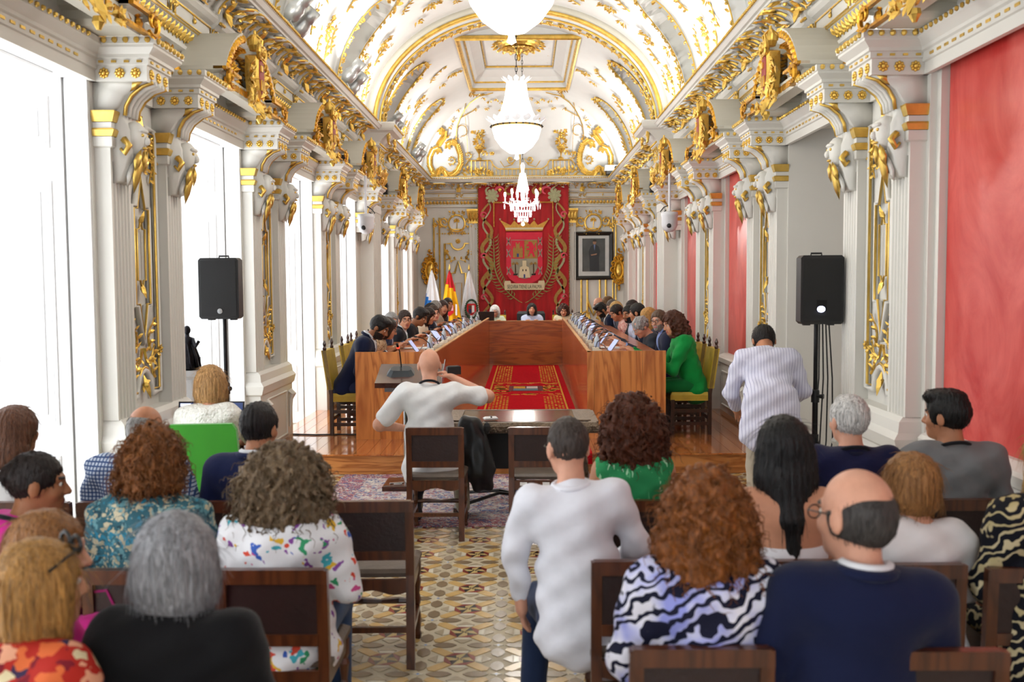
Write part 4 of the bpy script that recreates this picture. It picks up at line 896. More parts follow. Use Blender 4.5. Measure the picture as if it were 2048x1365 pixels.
def scurl(mb, pts, w, y=EY):
    P = [Vector((x, 0, z)) for x, z in pts]; L1 = []; L2 = []
    for i, p in enumerate(P):
        d = (P[min(i+1, len(P)-1)]-P[max(i-1, 0)]).normalized(); n = Vector((-d.z, 0, d.x))*(w*(.35+.65*math.sin(PI*(i+.6)/(len(P)+.2)))); L1.append((p.x+n.x, p.z+n.z)); L2.append((p.x-n.x, p.z-n.z))
    for i in range(len(P)-1): plate([L1[i], L1[i+1], L2[i+1], L2[i]], .007, mb, 0, y)
for s in (-1, 1):
    for nm, m, ph, w, amp in (('border_scroll', EO, 0, .05, .13), ('border_ribbon', EG, 1.9, .028, .10)):
        g = MB(); z = tz0+.1
        scurl(g, [(s*(TW-.22+amp*math.sin(k*.62+ph)), z+k*.085) for k in range(int((tz1-.35-z)/.085))], w); g.build(nm, m, tp)
    for k in range(6):
        z = .9+k*.52; g = MB(); c = (s*(TW-.22+(.09 if k % 2 else -.06)), z); sg_ = 1 if k % 2 else -1
        scurl(g, [(c[0]+.09*(1-i/16)*math.cos(i*.5*sg_), c[1]+.09*(1-i/16)*math.sin(i*.5*sg_)) for i in range(14)], .022, EY-.004); g.build('border_curl', EP if k % 2 else EO, tp)
    g = MB(); cx_, cz_ = s*(TW-.36), tz1-.33
    for k in range(9): a = 2*PI*k/9; plate([(cx_+.13*math.cos(a)+.045*math.cos(b), cz_+.14*math.sin(a)+.045*math.sin(b)) for b in [2*PI*j/6 for j in range(6)]], .008, g, 0, EY-.004)
    plate([(cx_+.11*math.cos(b), cz_+.12*math.sin(b)) for b in [2*PI*j/10 for j in range(10)]], .01, g, 0, EY-.004); g.build('corner_flower', EG, tp)
    for k in range(3):
        g = MB(); c = (s*(.35+.24*k), tz1-.2); scurl(g, [(c[0]+.11*math.cos(i*.45), c[1]+.09*math.sin(i*.45)*(1 if k % 2 else -1)) for i in range(11)], .03); g.build('border_curl', (EO, EP, EG)[k], tp)
    g = MB()                                            # tasselled cord hanging as a broken frame
    for k in range(14): g.ball((s*(.30+.034*k), EY-.01, fz(407)), .02, 5, 4)
    for k in range(18): g.ball((s*.745, EY-.01, fz(407)-.035*k), .02, 5, 4)
    g.build('gold_cord', EYg, tp)
    fr = MB()
    for k in range(58): fr.ball((s*(TW+.005), EY+.03, tz0+.03+k*(tz1-tz0-.04)/58), (.022, .02, .024), 5, 4)
    fr.build('edge_fringe', EO, tp, kind='stuff')
    g = MB()                                            # palm frond: curved stem with long leaflets
    st = [(s*(.0+.86*math.sin(t*1.45)*.62+.05), .86+.06+t*1.28+.0*t) for t in [i/20 for i in range(21)]]
    st = [(s*(.04+.66*math.sin(min(1.57, t*2.3))+.06*t), 1.28+1.62*t**1.25) for t in [i/22 for i in range(23)]]
    scurl(g, st, .016)
    for i in range(3, 23):
        x, z = st[i]; d = Vector((st[i][0]-st[i-1][0], 0, st[i][1]-st[i-1][1])).normalized()
        for sg_ in (-1, 1):
            n = Vector((-d.z, 0, d.x))*sg_; l = .27*(1-.3*i/22) if i > 5 else .16; e = Vector((x, 0, z))+(n*.75+d*.75)*l; m_ = Vector((x, 0, z))+(n*.55+d*.28)*l
            w = n.cross(Vector((0, 1, 0)))*.02
            plate([(x, z), (m_.x+d.x*.018, m_.z+d.z*.018), (e.x, e.z), (m_.x-d.x*.018, m_.z-d.z*.018)], .008, g, 0, EY-.002)
    g.build('palm_frond', EGr, tp)
top = MB()
for k in range(44): top.ball((-TW+.03+k*2*(TW-.03)/43, EY-.0, tz1-.02), (.024, .025, .024), 5, 4)
top.build('edge_fringe', EO, tp, kind='stuff'); MB().mm((-TW, -.03, tz1), (TW, .12, tz1+.025)).build('top_pelmet', mat('red_cloth', 'c0141c', .8), tp)
cx0 = .02
def shield(hw, z0, z1, y, nm, m):
    P = [(cx0-hw, z1), (cx0-hw, z0+.28)]+[(cx0-hw+hw*2*k/10, z0+.28-.28*math.sin(PI*k/10)**.7) for k in range(1, 10)]+[(cx0+hw, z0+.28), (cx0+hw, z1)]
    return emb(nm, P, m, .012, y)
zS0, zS1 = fz(569), fz(466)
shield(.46, zS0-.02, zS1, EY, 'shield_border', ERed); shield(.335, zS0+.14, zS1-.19, EY-.013, 'shield_field', EGy)
emb('red_quarter', [(cx0-.33, fz(518)), (cx0, fz(518)), (cx0, fz(482)), (cx0-.33, fz(482))], ERed, .006, EY-.025); emb('gold_quarter', [(cx0, fz(518)), (cx0+.33, fz(518)), (cx0+.33, fz(482)), (cx0, fz(482))], EO, .006, EY-.025)
def castle(mb, x, z, w, h, y):
    t = h*.62
    plate([(x-w/2, z), (x+w/2, z), (x+w/2, z+t), (x+w*.42, z+t), (x+w*.42, z+t+h*.12), (x+w*.3, z+t+h*.12), (x+w*.3, z+t), (x+w*.2, z+t), (x+w*.2, z+h), (x+w*.1, z+h), (x+w*.1, z+h*.92), (x-w*.1, z+h*.92), (x-w*.1, z+h), (x-w*.2, z+h), (x-w*.2, z+t), (x-w*.3, z+t), (x-w*.3, z+t+h*.12), (x-w*.42, z+t+h*.12), (x-w*.42, z+t), (x-w/2, z+t)], .006, mb, 0, y); return mb
castle(MB(), cx0-.165, fz(516), .25, .38, EY-.032).build('castle_emblem', EO, tp); emb('castle_gate', [(cx0-.19, fz(515)), (cx0-.14, fz(515)), (cx0-.14, fz(508)), (cx0-.19, fz(508))], EBlu, .004, EY-.04)
li = MB(); lp = [(.06, .04), (.1, .04), (.13, .12), (.18, .1), (.2, .03), (.25, .03), (.23, .1), (.2, .18), (.24, .26), (.2, .34), (.16, .4), (.1, .41), (.07, .37), (.1, .34), (.05, .34), (.03, .3), (.1, .29), (.1, .24), (.04, .24), (.03, .2), (.12, .2), (.1, .12)]
plate([(cx0+.02+x, fz(517)+z*1.02) for x, z in lp], .006, li, 0, EY-.032); scurl(li, [(cx0+.25, fz(515)+.14), (cx0+.3, fz(515)+.2), (cx0+.27, fz(515)+.28), (cx0+.3, fz(515)+.36)], .018, EY-.032); li.build('lion_emblem', ERed, tp)
tw = MB(); plate([(cx0-.15, fz(556)), (cx0+.15, fz(556)), (cx0+.11, fz(535)), (cx0+.05, fz(533)), (cx0+.05, fz(522)), (cx0-.05, fz(522)), (cx0-.05, fz(533)), (cx0-.11, fz(535))], .006, tw, 0, EY-.032); tw.build('tower_emblem', ECr, tp)
emb('tower_gate', [(cx0-.02, fz(556)), (cx0+.02, fz(556)), (cx0+.02, fz(549)), (cx0-.02, fz(549))], EBlu, .004, EY-.04)
for s in (-1, 1):
    emb('tower_window', [(cx0+s*.04-.012, fz(543)), (cx0+s*.04+.012, fz(543)), (cx0+s*.04+.012, fz(539)), (cx0+s*.04-.012, fz(539))], EBl, .004, EY-.04)
    g = MB(); x = cx0+s*.23; scurl(g, [(x, fz(549)), (x+.005, fz(540)), (x, fz(528))], .016, EY-.03); g.build('palm_trunk', mat('thread_brown', '4a2f1c', .8), tp)
    g = MB()
    for k in range(7): a = PI*(-.15+1.3*k/6); plate([(x, fz(528)-.01), (x+.07*math.cos(a)-.01, fz(528)+.05*math.sin(a)+.012), (x+.11*math.cos(a), fz(528)+.06*math.sin(a)-.02)], .005, g, 0, EY-.032)
    g.build('palm_crown', EO, tp); emb('palm_dog', [(x-.05, fz(551)), (x+.05, fz(551)), (x+.06, fz(547)), (x+.02, fz(548)), (x-.05, fz(548))], EBl, .005, EY-.034)
    for z in (484, 507, 542):
        g = MB(); xx = cx0+s*.40
        for sg_ in (-1, 1): scurl(g, [(xx-.045*sg_, fz(z)-.1), (xx, fz(z)), (xx+.045*sg_, fz(z)+.1)], .014, EY-.016)
        g.build('border_swords', EGy, tp)
cr = MB(); cz = fz(463); b_ = [(cx0-.46, cz), (cx0+.46, cz), (cx0+.5, cz+.10), (cx0+.62, cz+.28), (cx0+.34, cz+.14), (cx0+.25, cz+.26), (cx0+.14, cz+.15), (cx0, cz+.28), (cx0-.14, cz+.15), (cx0-.25, cz+.26), (cx0-.34, cz+.14), (cx0-.62, cz+.28), (cx0-.5, cz+.10)]
plate(b_, .012, cr, 0, EY-.004); cr.build('crown', EYg, tp); emb('crown_band', [(cx0-.47, cz+.03), (cx0+.47, cz+.03), (cx0+.48, cz+.08), (cx0-.48, cz+.08)], ECr, .006, EY-.017)
for k in (-2, -1, 0, 1, 2): MB().ball((cx0+(0, .25, .61)[abs(k)]*(1 if k > 0 else -1), EY-.02, cz+.29), .026, 7, 5).build('crown_pearl', EG, tp)
bn = MB(); plate([(cx0-.50, fz(580)), (cx0+.50, fz(580)), (cx0+.52, fz(567)), (cx0+.50, fz(562)), (cx0+.36, fz(562)), (cx0+.34, fz(567)), (cx0-.34, fz(567)), (cx0-.36, fz(562)), (cx0-.50, fz(562)), (cx0-.52, fz(567))], .012, bn, 0, EY-.014); bn.build('motto_banner', ECr, tp)
tm = text_mesh('SEGVRA TIENE LA PALMA', .105, 'motto', .002); tm.materials.append(mat('motto_ink', '3a4a44', .8)); link('motto_lettering', tm, tp, T(cx0, EY-.029, fz(574)) @ Rx(PI/2) @ Sc(.74, 1.25, 1))
# ---- framed portrait
pt = thing('framed_portrait', 'framed portrait of a standing man in a dark suit, black wooden frame', 'picture', (fx(1188), YF-.02, fz(513))); PW, PH = .49, .61
f = MB()
for a in range(4):
    h0, w0 = (PH, PW) if a % 2 == 0 else (PW, PH); pr = []
    for sg_, (e, d) in [(1, (0, 0))]: pass
for (ax, az) in ((1, 0), (-1, 0), (0, 1), (0, -1)):
    def fp4(e, d): return ([(ax*(PW-e), -d, -(PH-e)), (ax*(PW-e), -d, PH-e)] if ax else [(-(PW-e), -d, az*(PH-e)), (PW-e, -d, az*(PH-e))])
    A = [fp4(e, d) for e, d in ((0, 0), (0, .05), (.03, .06), (.09, .035), (.10, .0))]
    f.add([p for pr in A for p in pr], [(2*k, 2*k+1, 2*k+3, 2*k+2) if (ax+az) > 0 else (2*k+1, 2*k, 2*k+2, 2*k+3) for k in range(4)])
f.build('frame', mat('ebony', '0d0b0a', .3), pt); MB().mm((-PW+.1, -.02, -PH+.1), (PW-.1, 0, PH-.1)).build('mount', mat('card', 'c9cbc8', .6), pt); MB().mm((-.29, -.024, -.40), (.29, -.02, .44)).build('canvas', mat('portrait_ground', '4a4d4c', .5, var=.3, vs=4), pt)
su = MB(); plate([(-.10, -.40), (.14, -.40), (.13, -.05), (.16, .12), (.12, .24), (.05, .28), (-.01, .28), (-.08, .24), (-.13, .10), (-.11, -.05)], .004, su, 0, -.025); su.build('painted_suit', mat('portrait_suit', '24282d', .5), pt)
hd = MB(); plate([(.02+.045*math.cos(a), .345+.062*math.sin(a)) for a in [2*PI*k/14 for k in range(14)]], .004, hd, 0, -.027); plate([(-.08, .03), (.08, .06), (.07, .025), (-.06, .0)], .004, hd, 0, -.031); hd.build('painted_skin', mat('portrait_skin', '9a7156', .5), pt)
hr = MB(); plate([(-.026, .36), (.066, .36), (.06, .40), (.03, .415), (-.01, .405)], .003, hr, 0, -.032); hr.build('painted_hair', mat('portrait_hair', '2a2018', .6), pt)
ti = MB(); plate([(.0, .28), (.04, .28), (.02, .13)], .003, ti, 0, -.03); ti.build('painted_shirt', mat('portrait_shirt', '6f86b8', .5), pt)
# ---- flags on poles
def flag(X, Y, top, colfn, mats, label, crest):
    t = thing('flag', label, 'flag', (X, Y, ZS)); h = top-ZS
    MB().lathe([(.16, 0), (.16, .03), (.05, .05), (.03, .09)], (0, 0, 0), 14, 0).build('base', mat('brass', 'a58a50', .3, metal=1), t)
    MB().tube([(0, 0, .05), (0, 0, h)], .014, 7).build('pole', wood('flag_pole', '6b3d1c', '4a2812'), t); MB().lathe([(.012, h), (.03, h+.03), (.008, h+.12), (.0, h+.16)], (0, 0, 0), 8, 0).build('finial', GOLD, t)
    c = MB(); nu, nv = 26, 20
    for j in range(nv+1):
        v = j/nv
        for i in range(nu+1):
            u = i/nu; sp_ = .03+.62*v**.8; xx = (u-.5)*sp_+.04*v; c.v.append((xx, -.03+.07*v*math.sin(u*17+v*2)-.03*math.sin(u*PI), h-.02-v*1.55-.06*u*v))
    for j in range(nv):
        for i in range(nu): a = j*(nu+1)+i; c.f.append((a, a+nu+1, a+nu+2, a+1)); c.m.append(colfn((i+.5)/nu, (j+.5)/nv))
    o = c.build('cloth', mats, t, True); so = o.modifiers.new('thick', 'SOLIDIFY'); so.thickness = .004
    crest(t, h); return t
FW = mat('flag_white', 'e6e6e8', .8); FB = mat('flag_blue', '1c6fbf', .8); FY_ = mat('flag_yellow', 'f0b400', .8); FR = mat('flag_red', 'c4141c', .8)
def crestA(t, h):
    g = MB(); plate([(-.02, h-1.02), (.06, h-1.06), (.12, h-.98), (.10, h-.88), (.0, h-.90)], .006, g, 0, -.13); g.build('crest', mat('crest_tan', 'b9825a', .8), t)
    g = MB()
    for k in range(7): g.ball((-.06+.05*(k % 4), -.14, h-1.0-.06*(k//4)-.05), .014, 5, 3)
    g.build('crest_islands', FW, t)
def crestB(t, h):
    g = MB(); plate([(-.10, h-.82), (.10, h-.82), (.10, h-1.0), (.0, h-1.08), (-.10, h-1.0)], .006, g, 0, -.13); g.build('crest', FR, t)
    for s in (-1, 1): MB().mm((s*.16-.02, -.14, h-1.06), (s*.16+.02, -.13, h-.80)).build('crest_pillar', FW, t)
    g = MB(); plate([(0.0, h-.83), (.09, h-.83), (.09, h-.95), (.0, h-.95)], .003, g, 0, -.14); g.build('crest_quarter', mat('crest_pink', 'd9a0a4', .8), t)
    castle(MB(), 0, h-.81, .16, .09, -.13).build('crest_crown', mat('crest_crimson', '9c1c20', .8), t)
def crestC(t, h):
    g = MB()
    for k in range(26): a = 2*PI*k/26; g.leaf((.06+.12*math.cos(a), -.13, h-.93+.19*math.sin(a)), (.06+.17*math.cos(a+.2), -.14, h-.93+.25*math.sin(a+.2)), (0, -1, 0), .05)
    g.build('crest_wreath', mat('crest_green', '33503a', .8), t); g = MB(); plate([(-.05, h-.80), (.17, h-.80), (.17, h-.98), (.06, h-1.10), (-.05, h-.98)], .006, g, 0, -.13); g.build('crest', FR, t)
    g = MB(); plate([(-.01, h-.84), (.06, h-.84), (.06, h-.92), (-.01, h-.92)], .004, g, 0, -.138); g.build('crest_quarter', mat('crest_brown', '6b4030', .8), t); g = MB(); plate([(-.01, h-.93), (.06, h-.93), (.06, h-1.03), (-.01, h-1.0)], .004, g, 0, -.138); g.build('crest_quarter', mat('crest_navy', '23345c', .8), t); g = MB(); plate([(.07, h-.84), (.13, h-.84), (.13, h-1.0), (.07, h-1.02)], .004, g, 0, -.138); g.build('crest_quarter', FW, t)
flag(-2.20, 23.6, 2.12, lambda u, v: 0 if v < .36+.28*u else (1 if v < .95+.1*u else 2), [FW, FB, FY_], 'white and blue flag with small crest on a pole, leftmost of three', crestA)
flag(-1.77, 23.5, 2.10, lambda u, v: 0 if (v < .18+.12*u or v > .62+.75*u) else (1 if v < .72+.5*u else 0), [FR, FY_], 'red and yellow flag with crest on a pole between two white flags', crestB)
flag(-1.34, 24.0, 2.10, lambda u, v: 0, [FW], 'white flag with a green-wreathed red crest beside the tapestry', crestC)
# ---- projector, cameras, wall boxes
t = thing('projector', 'white projector on the end ledge above the portrait', 'projector', (fx(1222), 24.95, 4.46)); MB().loft([[(-.2, -.14, .08), (.2, -.14, .08), (.2, .14, .08), (-.2, .14, .08)], [(-.21, -.15, .12), (.21, -.15, .12), (.21, .15, .12), (-.21, .15, .12)], [(-.19, -.14, .22), (.19, -.14, .22), (.19, .14, .22), (-.19, .14, .22)]]).build('body', mat('projector_white', 'd8dadb', .4), t); MB().mm((-.16, -.13, 0), (.16, .13, .08)).build('mount', BLACK, t); MB().lathe([(.05, -.15), (.05, -.17), (.03, -.165)], (.08, 0, .15), 12, 0, 1).build('lens', DARKM, t)
for s, X, Y, lab in ((-1, XL+.43, 14.45, 'white dome security camera on a rod over the left windows'), (1, XR-.43, 14.45, 'white dome security camera on a rod before the red wall panels')):
    t = thing('dome_camera', lab, 'camera', (X, Y, 2.55)); PW_ = mat('camera_white', 'd4d4d8', .35)
    MB().tube([(0, 0, .29), (0, 0, .9)], .02, 7).build('rod', PW_, t); MB().lathe([(.03, .30), (.12, .29), (.125, .24), (.115, .22), (.115, .10), (.09, .04), (.05, .01), (.0, .0)], (0, 0, 0), 18, 0).build('housing', PW_, t, True); MB().ball((-.02, -.10, .09), .035, 8, 6).build('lens', BLACK, t)
    MB().tube([(.02, 0, .4), (.08*-s, .02, .36), (.13*-s, 0, .30), (.10*-s, 0, .27), (.05*-s, 0, .32)], .008, 5).build('cable', BLACK, t)
t = thing('wall_box', 'slim white wireless box on the right wall above the rosettes', 'access point', (XR-.02, 7.05, 3.50)); MB().loft([[(0, -.11, 0), (-.05, -.10, 0), (-.05, .10, 0), (0, .11, 0)], [(0, -.11, .26), (-.06, -.10, .27), (-.06, .10, .27), (0, .11, .26)]]).build('case', PURE, t); MB().ball((-.062, 0, .05), .006, 5, 4).build('indicator', mat('led_green', '40ff60', .4), t)
for s, y, lab in ((-1, 14.0, 'small black loudspeaker perched above the left entablature'), (-1, 18.0, 'small black loudspeaker beyond the left great pilaster'), (1, 14.0, 'small black loudspeaker perched above the right entablature'), (1, 18.0, 'small black loudspeaker beyond the right great pilaster')):
    X = XL+.2 if s < 0 else XR-.2; t = thing('cornice_speaker', lab, 'loudspeaker', (X, y, 3.41)); MB().loft([[(-.07, -.07, 0), (.07, -.07, 0), (.07, .07, 0), (-.07, .07, 0)], [(-.08, -.08, .16), (.08, -.08, .16), (.08, .08, .16), (-.08, .08, .16)], [(-.06, -.06, .22), (.06, -.06, .22), (.06, .06, .22), (-.06, .06, .22)]]).build('cabinet', BLACK, t); MB().lathe([(.05, -.081), (.045, -.085), (.0, -.083)], (0, 0, .1), 12, 0, 1).build('cone', DARKM, t)
# ================================================================== COUNCIL BENCHES
BW = wood('bench_pine', 'cf8444', '9c5222', (4, 4, .55), .28, .25); BWH = wood('bench_pine_flat', 'bd6a30', '8a451a', (.55, 4, 5), .28, .25); BWI = wood('bench_ply', 'b5633c', '9c4e2c', (1.2, .5, 1.6), .25, .3, 4.); EDGE = wood('bench_edge', 'd8a468', 'c08850', (3, .4, 3), .4)
def bench(label, xi0, xi1, xo, y0, y1, s):
    t = thing('council_bench', label, 'bench', ((xi0+xo)/2, y0, ZS)); ox = (xi0+xo)/2
    w = abs(xo-xi0); n = 4; zt = 1.13-ZS
    cuts = [0, .09, .42, .70, 1.0]
    for k in range(4):
        a = xi0+(xo-xi0)*cuts[k]-ox; b = xi0+(xo-xi0)*cuts[k+1]-ox
        MB().mm((min(a, b)+.001, 0, 0), (max(a, b)-.001, .035, zt)).build('end_plank', BW, t)
    L_ = y1-y0; m = 5
    for k in range(m):
        f0, f1 = k/m, (k+1)/m; xa, xb = xi0+(xi1-xi0)*f0-ox, xi0+(xi1-xi0)*f1-ox; ya, yb = .035+(L_-.035)*f0, .035+(L_-.035)*f1; d = -s*.035
        MB().loft([[(xa, ya+.001, 0), (xb, yb-.001, 0), (xb-d, yb-.001, 0), (xa-d, ya+.001, 0)], [(xa, ya+.001, zt-.012), (xb, yb-.001, zt-.012), (xb-d, yb-.001, zt-.012), (xa-d, ya+.001, zt-.012)]]).build('inner_panel', BWI, t)
    d = -s*.036
    MB().loft([[(xi0-ox, .0, z), (xi1-ox, L_, z), (xi1-ox-d, L_, z), (xi0-ox-d, .0, z)] for z in (zt-.011, zt+.002)]).build('top_edge', EDGE, t)
    MB().loft([[(xi0-ox-d*1.1, .036, z), (xi1-ox-d*1.1, L_, z), (xo-ox, L_, z), (xo-ox, .036, z)] for z in (zt-.10, zt-.06)]).build('desk_top', BWH, t)
    return t
bench('left council bench, pine end panel beside the lectern', -.94, -.70, -1.80, 10.48, 19.5, -1)
bench('right council bench, pine end panel in front of the green blazer', .655, .725, 1.485, 10.48, 19.5, 1)
t = thing('council_bench', 'presidential bench of wide horizontal pine boards across the far end', 'bench', (0, 19.5, ZS)); zz = 0
for k, h in enumerate((.24, .20, .23, .19)): MB().mm((-.70, 0, zz+.001), (.725, .035, zz+h-.001)).build('front_board', BWH, t); zz += h
MB().mm((-.72, -.01, zz), (.745, .06, zz+.012)).build('top_edge', EDGE, t); MB().mm((-1.5, .06, zz-.09), (1.55, .75, zz-.05)).build('desk_top', BWH, t)
for a, b in ((-1.5, -.74), (.76, 1.55)): MB().mm((a, .45, 0), (b, .49, zz-.02)).build('wing_panel', BW, t)
# ---- runner carpet with gilt border, tracery and arms
CR = mat('carpet_red', 'b4101c', 1., var=.12, vs=30, spec=.05); CG = mat('carpet_gold', 'd09a40', 1., var=.2, vs=40, spec=.05)
t = thing('runner_carpet', 'red runner carpet with gold tracery border between the benches', 'carpet', (0.0, YS, ZS))
c = MB(); cx = [-.625, .645]
prof = [(-.025, -.10), (-.025, .004), (0, .010), (9.75, .010)]
c.loft([[(cx[0], y, z), (cx[1], y, z), (cx[1], y, z-.008) if i else (cx[1], y+.008, z), (cx[0], y, z-.008) if i else (cx[0], y+.008, z)] for i, (y, z) in enumerate([(-.03, -.10), (-.03, .008), (0.0, .012), (9.75, .012)])]); c.build('pile', CR, t)
for s in (0, 1):
    x = cx[0]+.10 if s == 0 else cx[1]-.10; MB().mm((x-.012, .05, .012), (x+.012, 9.6, .0145)).build('border_line', CG, t)
    g = MB(); r = random.Random(3+s); y = .3; dx = 1 if s == 0 else -1
    while y < 9.5:
        if not 4.6 < y < 6.6:
            for k in range(6):
                if r.random() < .8:
                    x0 = x+dx*(.05+.045*k); wv = r.uniform(.012, .03); g.mm((x0-.012, y, .012), (x0+.018, y+wv, .0142))
        y += .055
    g.build('tracery', CG, t, kind='stuff')
g = MB(); r = random.Random(9)
for k in range(70):
    a = r.uniform(0, 2*PI); x = r.uniform(-.5, .52); y = 5.6+r.choice((-.75, .75))+r.uniform(-.22, .22)*(.3+abs(x)); g.mm((x-.04, y-.02, .012), (x+.04, y+.02, .0142))
for k in range(60):
    x = r.choice((-1, 1))*r.uniform(.25, .5)+.01; y = 5.6+r.uniform(-.4, .4); g.mm((x-.03, y-.05, .012), (x+.03, y+.05, .0141))
g.build('arms_supporters', CG, t, kind='stuff')
MB().mm((-.25, 5.25, .012), (.27, 5.95, .0145)).build('arms_border', mat('carpet_maroon', '5c0c18', .9), t)
for a, b, m in (((-.18, 5.60), (.0, 5.88), CG), ((.02, 5.60), (.19, 5.88), mat('carpet_white', 'c9b8b0', .9)), ((-.18, 5.32), (.19, 5.58), mat('carpet_slate', '5d7580', .9))): MB().mm((a[0], a[1], .0145), (b[0], b[1], .016)).build('arms_quarter', m, t)
g = MB()
for k in range(9): g.put(o_scroll(.11, k, 5, .012), T(-.45+k*.115, -.03, -.045))
g.build('edge_scrolls', CG, t)
# ---- patterned rug in front of the platform
RUG = pattern('persian_rug', 'b0a5a4', ['9a6468', '5c6284', 'c4b8ac', 'a88488', '767e9c', 'cfc4b6'], 34, .6, .95)
RB = pattern('rug_border', '8c5058', ['5c6284', 'c4b8ac', 'a86c72'], 40, .6, .95)
t = thing('persian_rug', 'faded red and blue persian rug in front of the platform', 'rug', (-.15, 8.55, 0)); MB().mm((-1.35, -.82, .004), (1.35, .78, .011)).build('field', RUG, t)
for a, b in (((-1.6, -1.05), (1.6, -.82)), ((-1.6, .78), (1.6, .98)), ((-1.6, -.82), (-1.35, .78)), ((1.35, -.82), (1.6, .78))): MB().mm((a[0], a[1], .004), (b[0], b[1], .011)).build('border', RB, t)
MB().lathe([(.42, .011), (.42, .0115), (.0, .0115)], (.35, 0, 0), 20, 0).build('medallion', pattern('rug_medallion', 'a89c9a', ['2e3558', '7d3a44'], 30, .5, .95), t)
# ================================================================== SEATING
WN = wood('walnut', '5a2f16', '3a1c0c', (5, 5, .8), .3, .3); WND = wood('dark_walnut', '3a1a0d', '221008', (5, 5, .8), .3, .3)
LEA = mat('brown_leather', '26110e', .42, var=.2, vs=12, bump=.1); LEAS = mat('seat_leather', '55463a', .45, var=.15, vs=14, bump=.12)
def turned(x, y, z0, z1): 
    H = z1-z0; return MB().lathe([(.018, z0), (.022, z0+.06*H), (.016, z0+.1*H), (.021, z0+.25*H), (.013, z0+.42*H), (.021, z0+.5*H), (.013, z0+.58*H), (.022, z0+.75*H), (.016, z0+.8*H), (.022, z0+.84*H), (.022, z1)], (x, y, 0), 8, 0)
def hall_chair():
    t = thing('hall_chair', 'dark walnut chair with leather back', 'chair'); h = .825; w = .185; zs = .46
    for s in (-1, 1):
        MB().loft([[(s*w-.02, y-.018, z), (s*w+.02, y-.018, z), (s*w+.02, y+.018, z), (s*w-.02, y+.018, z)] for y, z in ((-.22, 0), (-.19, zs), (-.205, h-.02), (-.207, h))]).build('rear_post', WN, t); turned(s*w, .19, 0, zs-.04).build('front_leg', WN, t)
        MB().box((s*w, 0, .17), (.028, .36, .03)).build('side_stretcher', WN, t); MB().box((s*w, -.0, zs-.055), (.026, .36, .07)).build('seat_rail', WN, t)
    MB().tube([(-w, .19, .20), (-w*.5, .19, .205), (0, .19, .20), (w*.5, .19, .205), (w, .19, .2)], [.012, .018, .012, .018, .012], 6).build('front_stretcher', WN, t); MB().box((0, -.2, .19), (2*w-.04, .024, .028)).build('rear_stretcher', WN, t)
    ap = [(-w+.02, zs-.02), (-w+.02, zs-.085)]+[(-w+.02+(2*w-.04)*k/12, zs-.085-.012*math.sin(k*PI*3/12)) for k in range(1, 12)]+[(w-.02, zs-.085), (w-.02, zs-.02)]
    for y in (-.197, .19): MB().prism([(x, z) for x, z in ap], 1, y-.01, y+.01).build('apron', WN, t)
    MB().loft([[(-w-.02, -.17, zs-.02), (w+.02, -.17, zs-.02), (w+.025, .215, zs-.02), (-w-.025, .215, zs-.02)], [(-w-.02, -.17, zs), (w+.02, -.17, zs), (w+.025, .215, zs), (-w-.025, .215, zs)], [(-w+.0, -.15, zs+.016), (w, -.15, zs+.016), (w, .195, zs+.016), (-w, .195, zs+.016)]]).build('seat', LEAS, t)
    cr = [(-w-.02, h-.05), (w+.02, h-.05), (w+.02, h-.012), (w+.008, h+.004), (-w-.008, h+.004), (-w-.02, h-.012)]
    MB().prism(cr, 1, -.225, -.187).build('crest_rail', WN, t); MB().box((0, -.2, .56), (2*w-.04, .03, .045)).build('lower_rail', WN, t); MB().mm((-w+.02, -.208, .582), (w-.02, -.19, h-.05)).build('back_panel', LEA, t)
    return t
HC = hall_chair(); first = [True]
def put_chair(x, y, rz, label, sc=1.):
    if first[0]: first[0] = False; o = HC
    else: o = dup(HC)
    o['label'] = label; o['group'] = 'walnut hall chairs'; o.location = (x, y, 0); o.rotation_euler = (0, 0, rz); o.scale = (sc, sc, 1); return o
R1, R2, R3, R4 = 7.12, 4.75, 3.62, 2.83
def rear(y): return y+.21
for x, y, rz, lab in ((-.654, R1, .0, 'walnut chair under the bald photographer in the front row'), (.09, R1, -.02, 'empty walnut chair with white stickers in the front row'), (-.76, R2, .03, 'empty walnut chair with worn seat beside the aisle'), (-1.40, R2, .0, 'walnut chair under the man in the navy suit, front left'), (-1.97, R2, 0, 'walnut chair under the man in the checked shirt'), (-2.42, R2, 0, 'walnut chair under the woman in the white sleeveless top'), (.52, R2, 0, 'walnut chair under the woman in the green dress'), (1.52, R2, 0, 'walnut chair under the white-haired man'), (2.06, R2, 0, 'walnut chair under the young man in the grey sweater'),
                      (-.945, R3, .0, 'walnut chair behind the white printed shirt, second left row'), (-1.44, R3, 0, 'walnut chair under the woman in the teal blouse'), (-1.92, R3, 0, 'walnut chair under the woman in the pink top'), (.455, R3+.1, 0, 'walnut chair half vacated by the man in the white shirt'), (.97, R3+.1, 0, 'walnut chair under the black-haired woman'), (1.43, R3+.05, 0, 'walnut chair under the short-haired blonde woman'), (1.90, R3, 0, 'walnut chair under the woman in black and cream'),
                      (.507, R4, 0, 'walnut chair behind the zebra print blouse, lower edge'), (1.17, R4-.02, 0, 'walnut chair behind the balding man, lower right edge'), (-.93, 2.44, 0, 'walnut chair under the grey-haired woman in black'), (-1.45, 2.4, 0, 'walnut chair under the woman in the red floral top')):
    put_chair(x, rear(y), rz, lab, 1.02)
YEL = mat('yellow_leather', 'b5962a', .5, var=.15, vs=8, bump=.08)
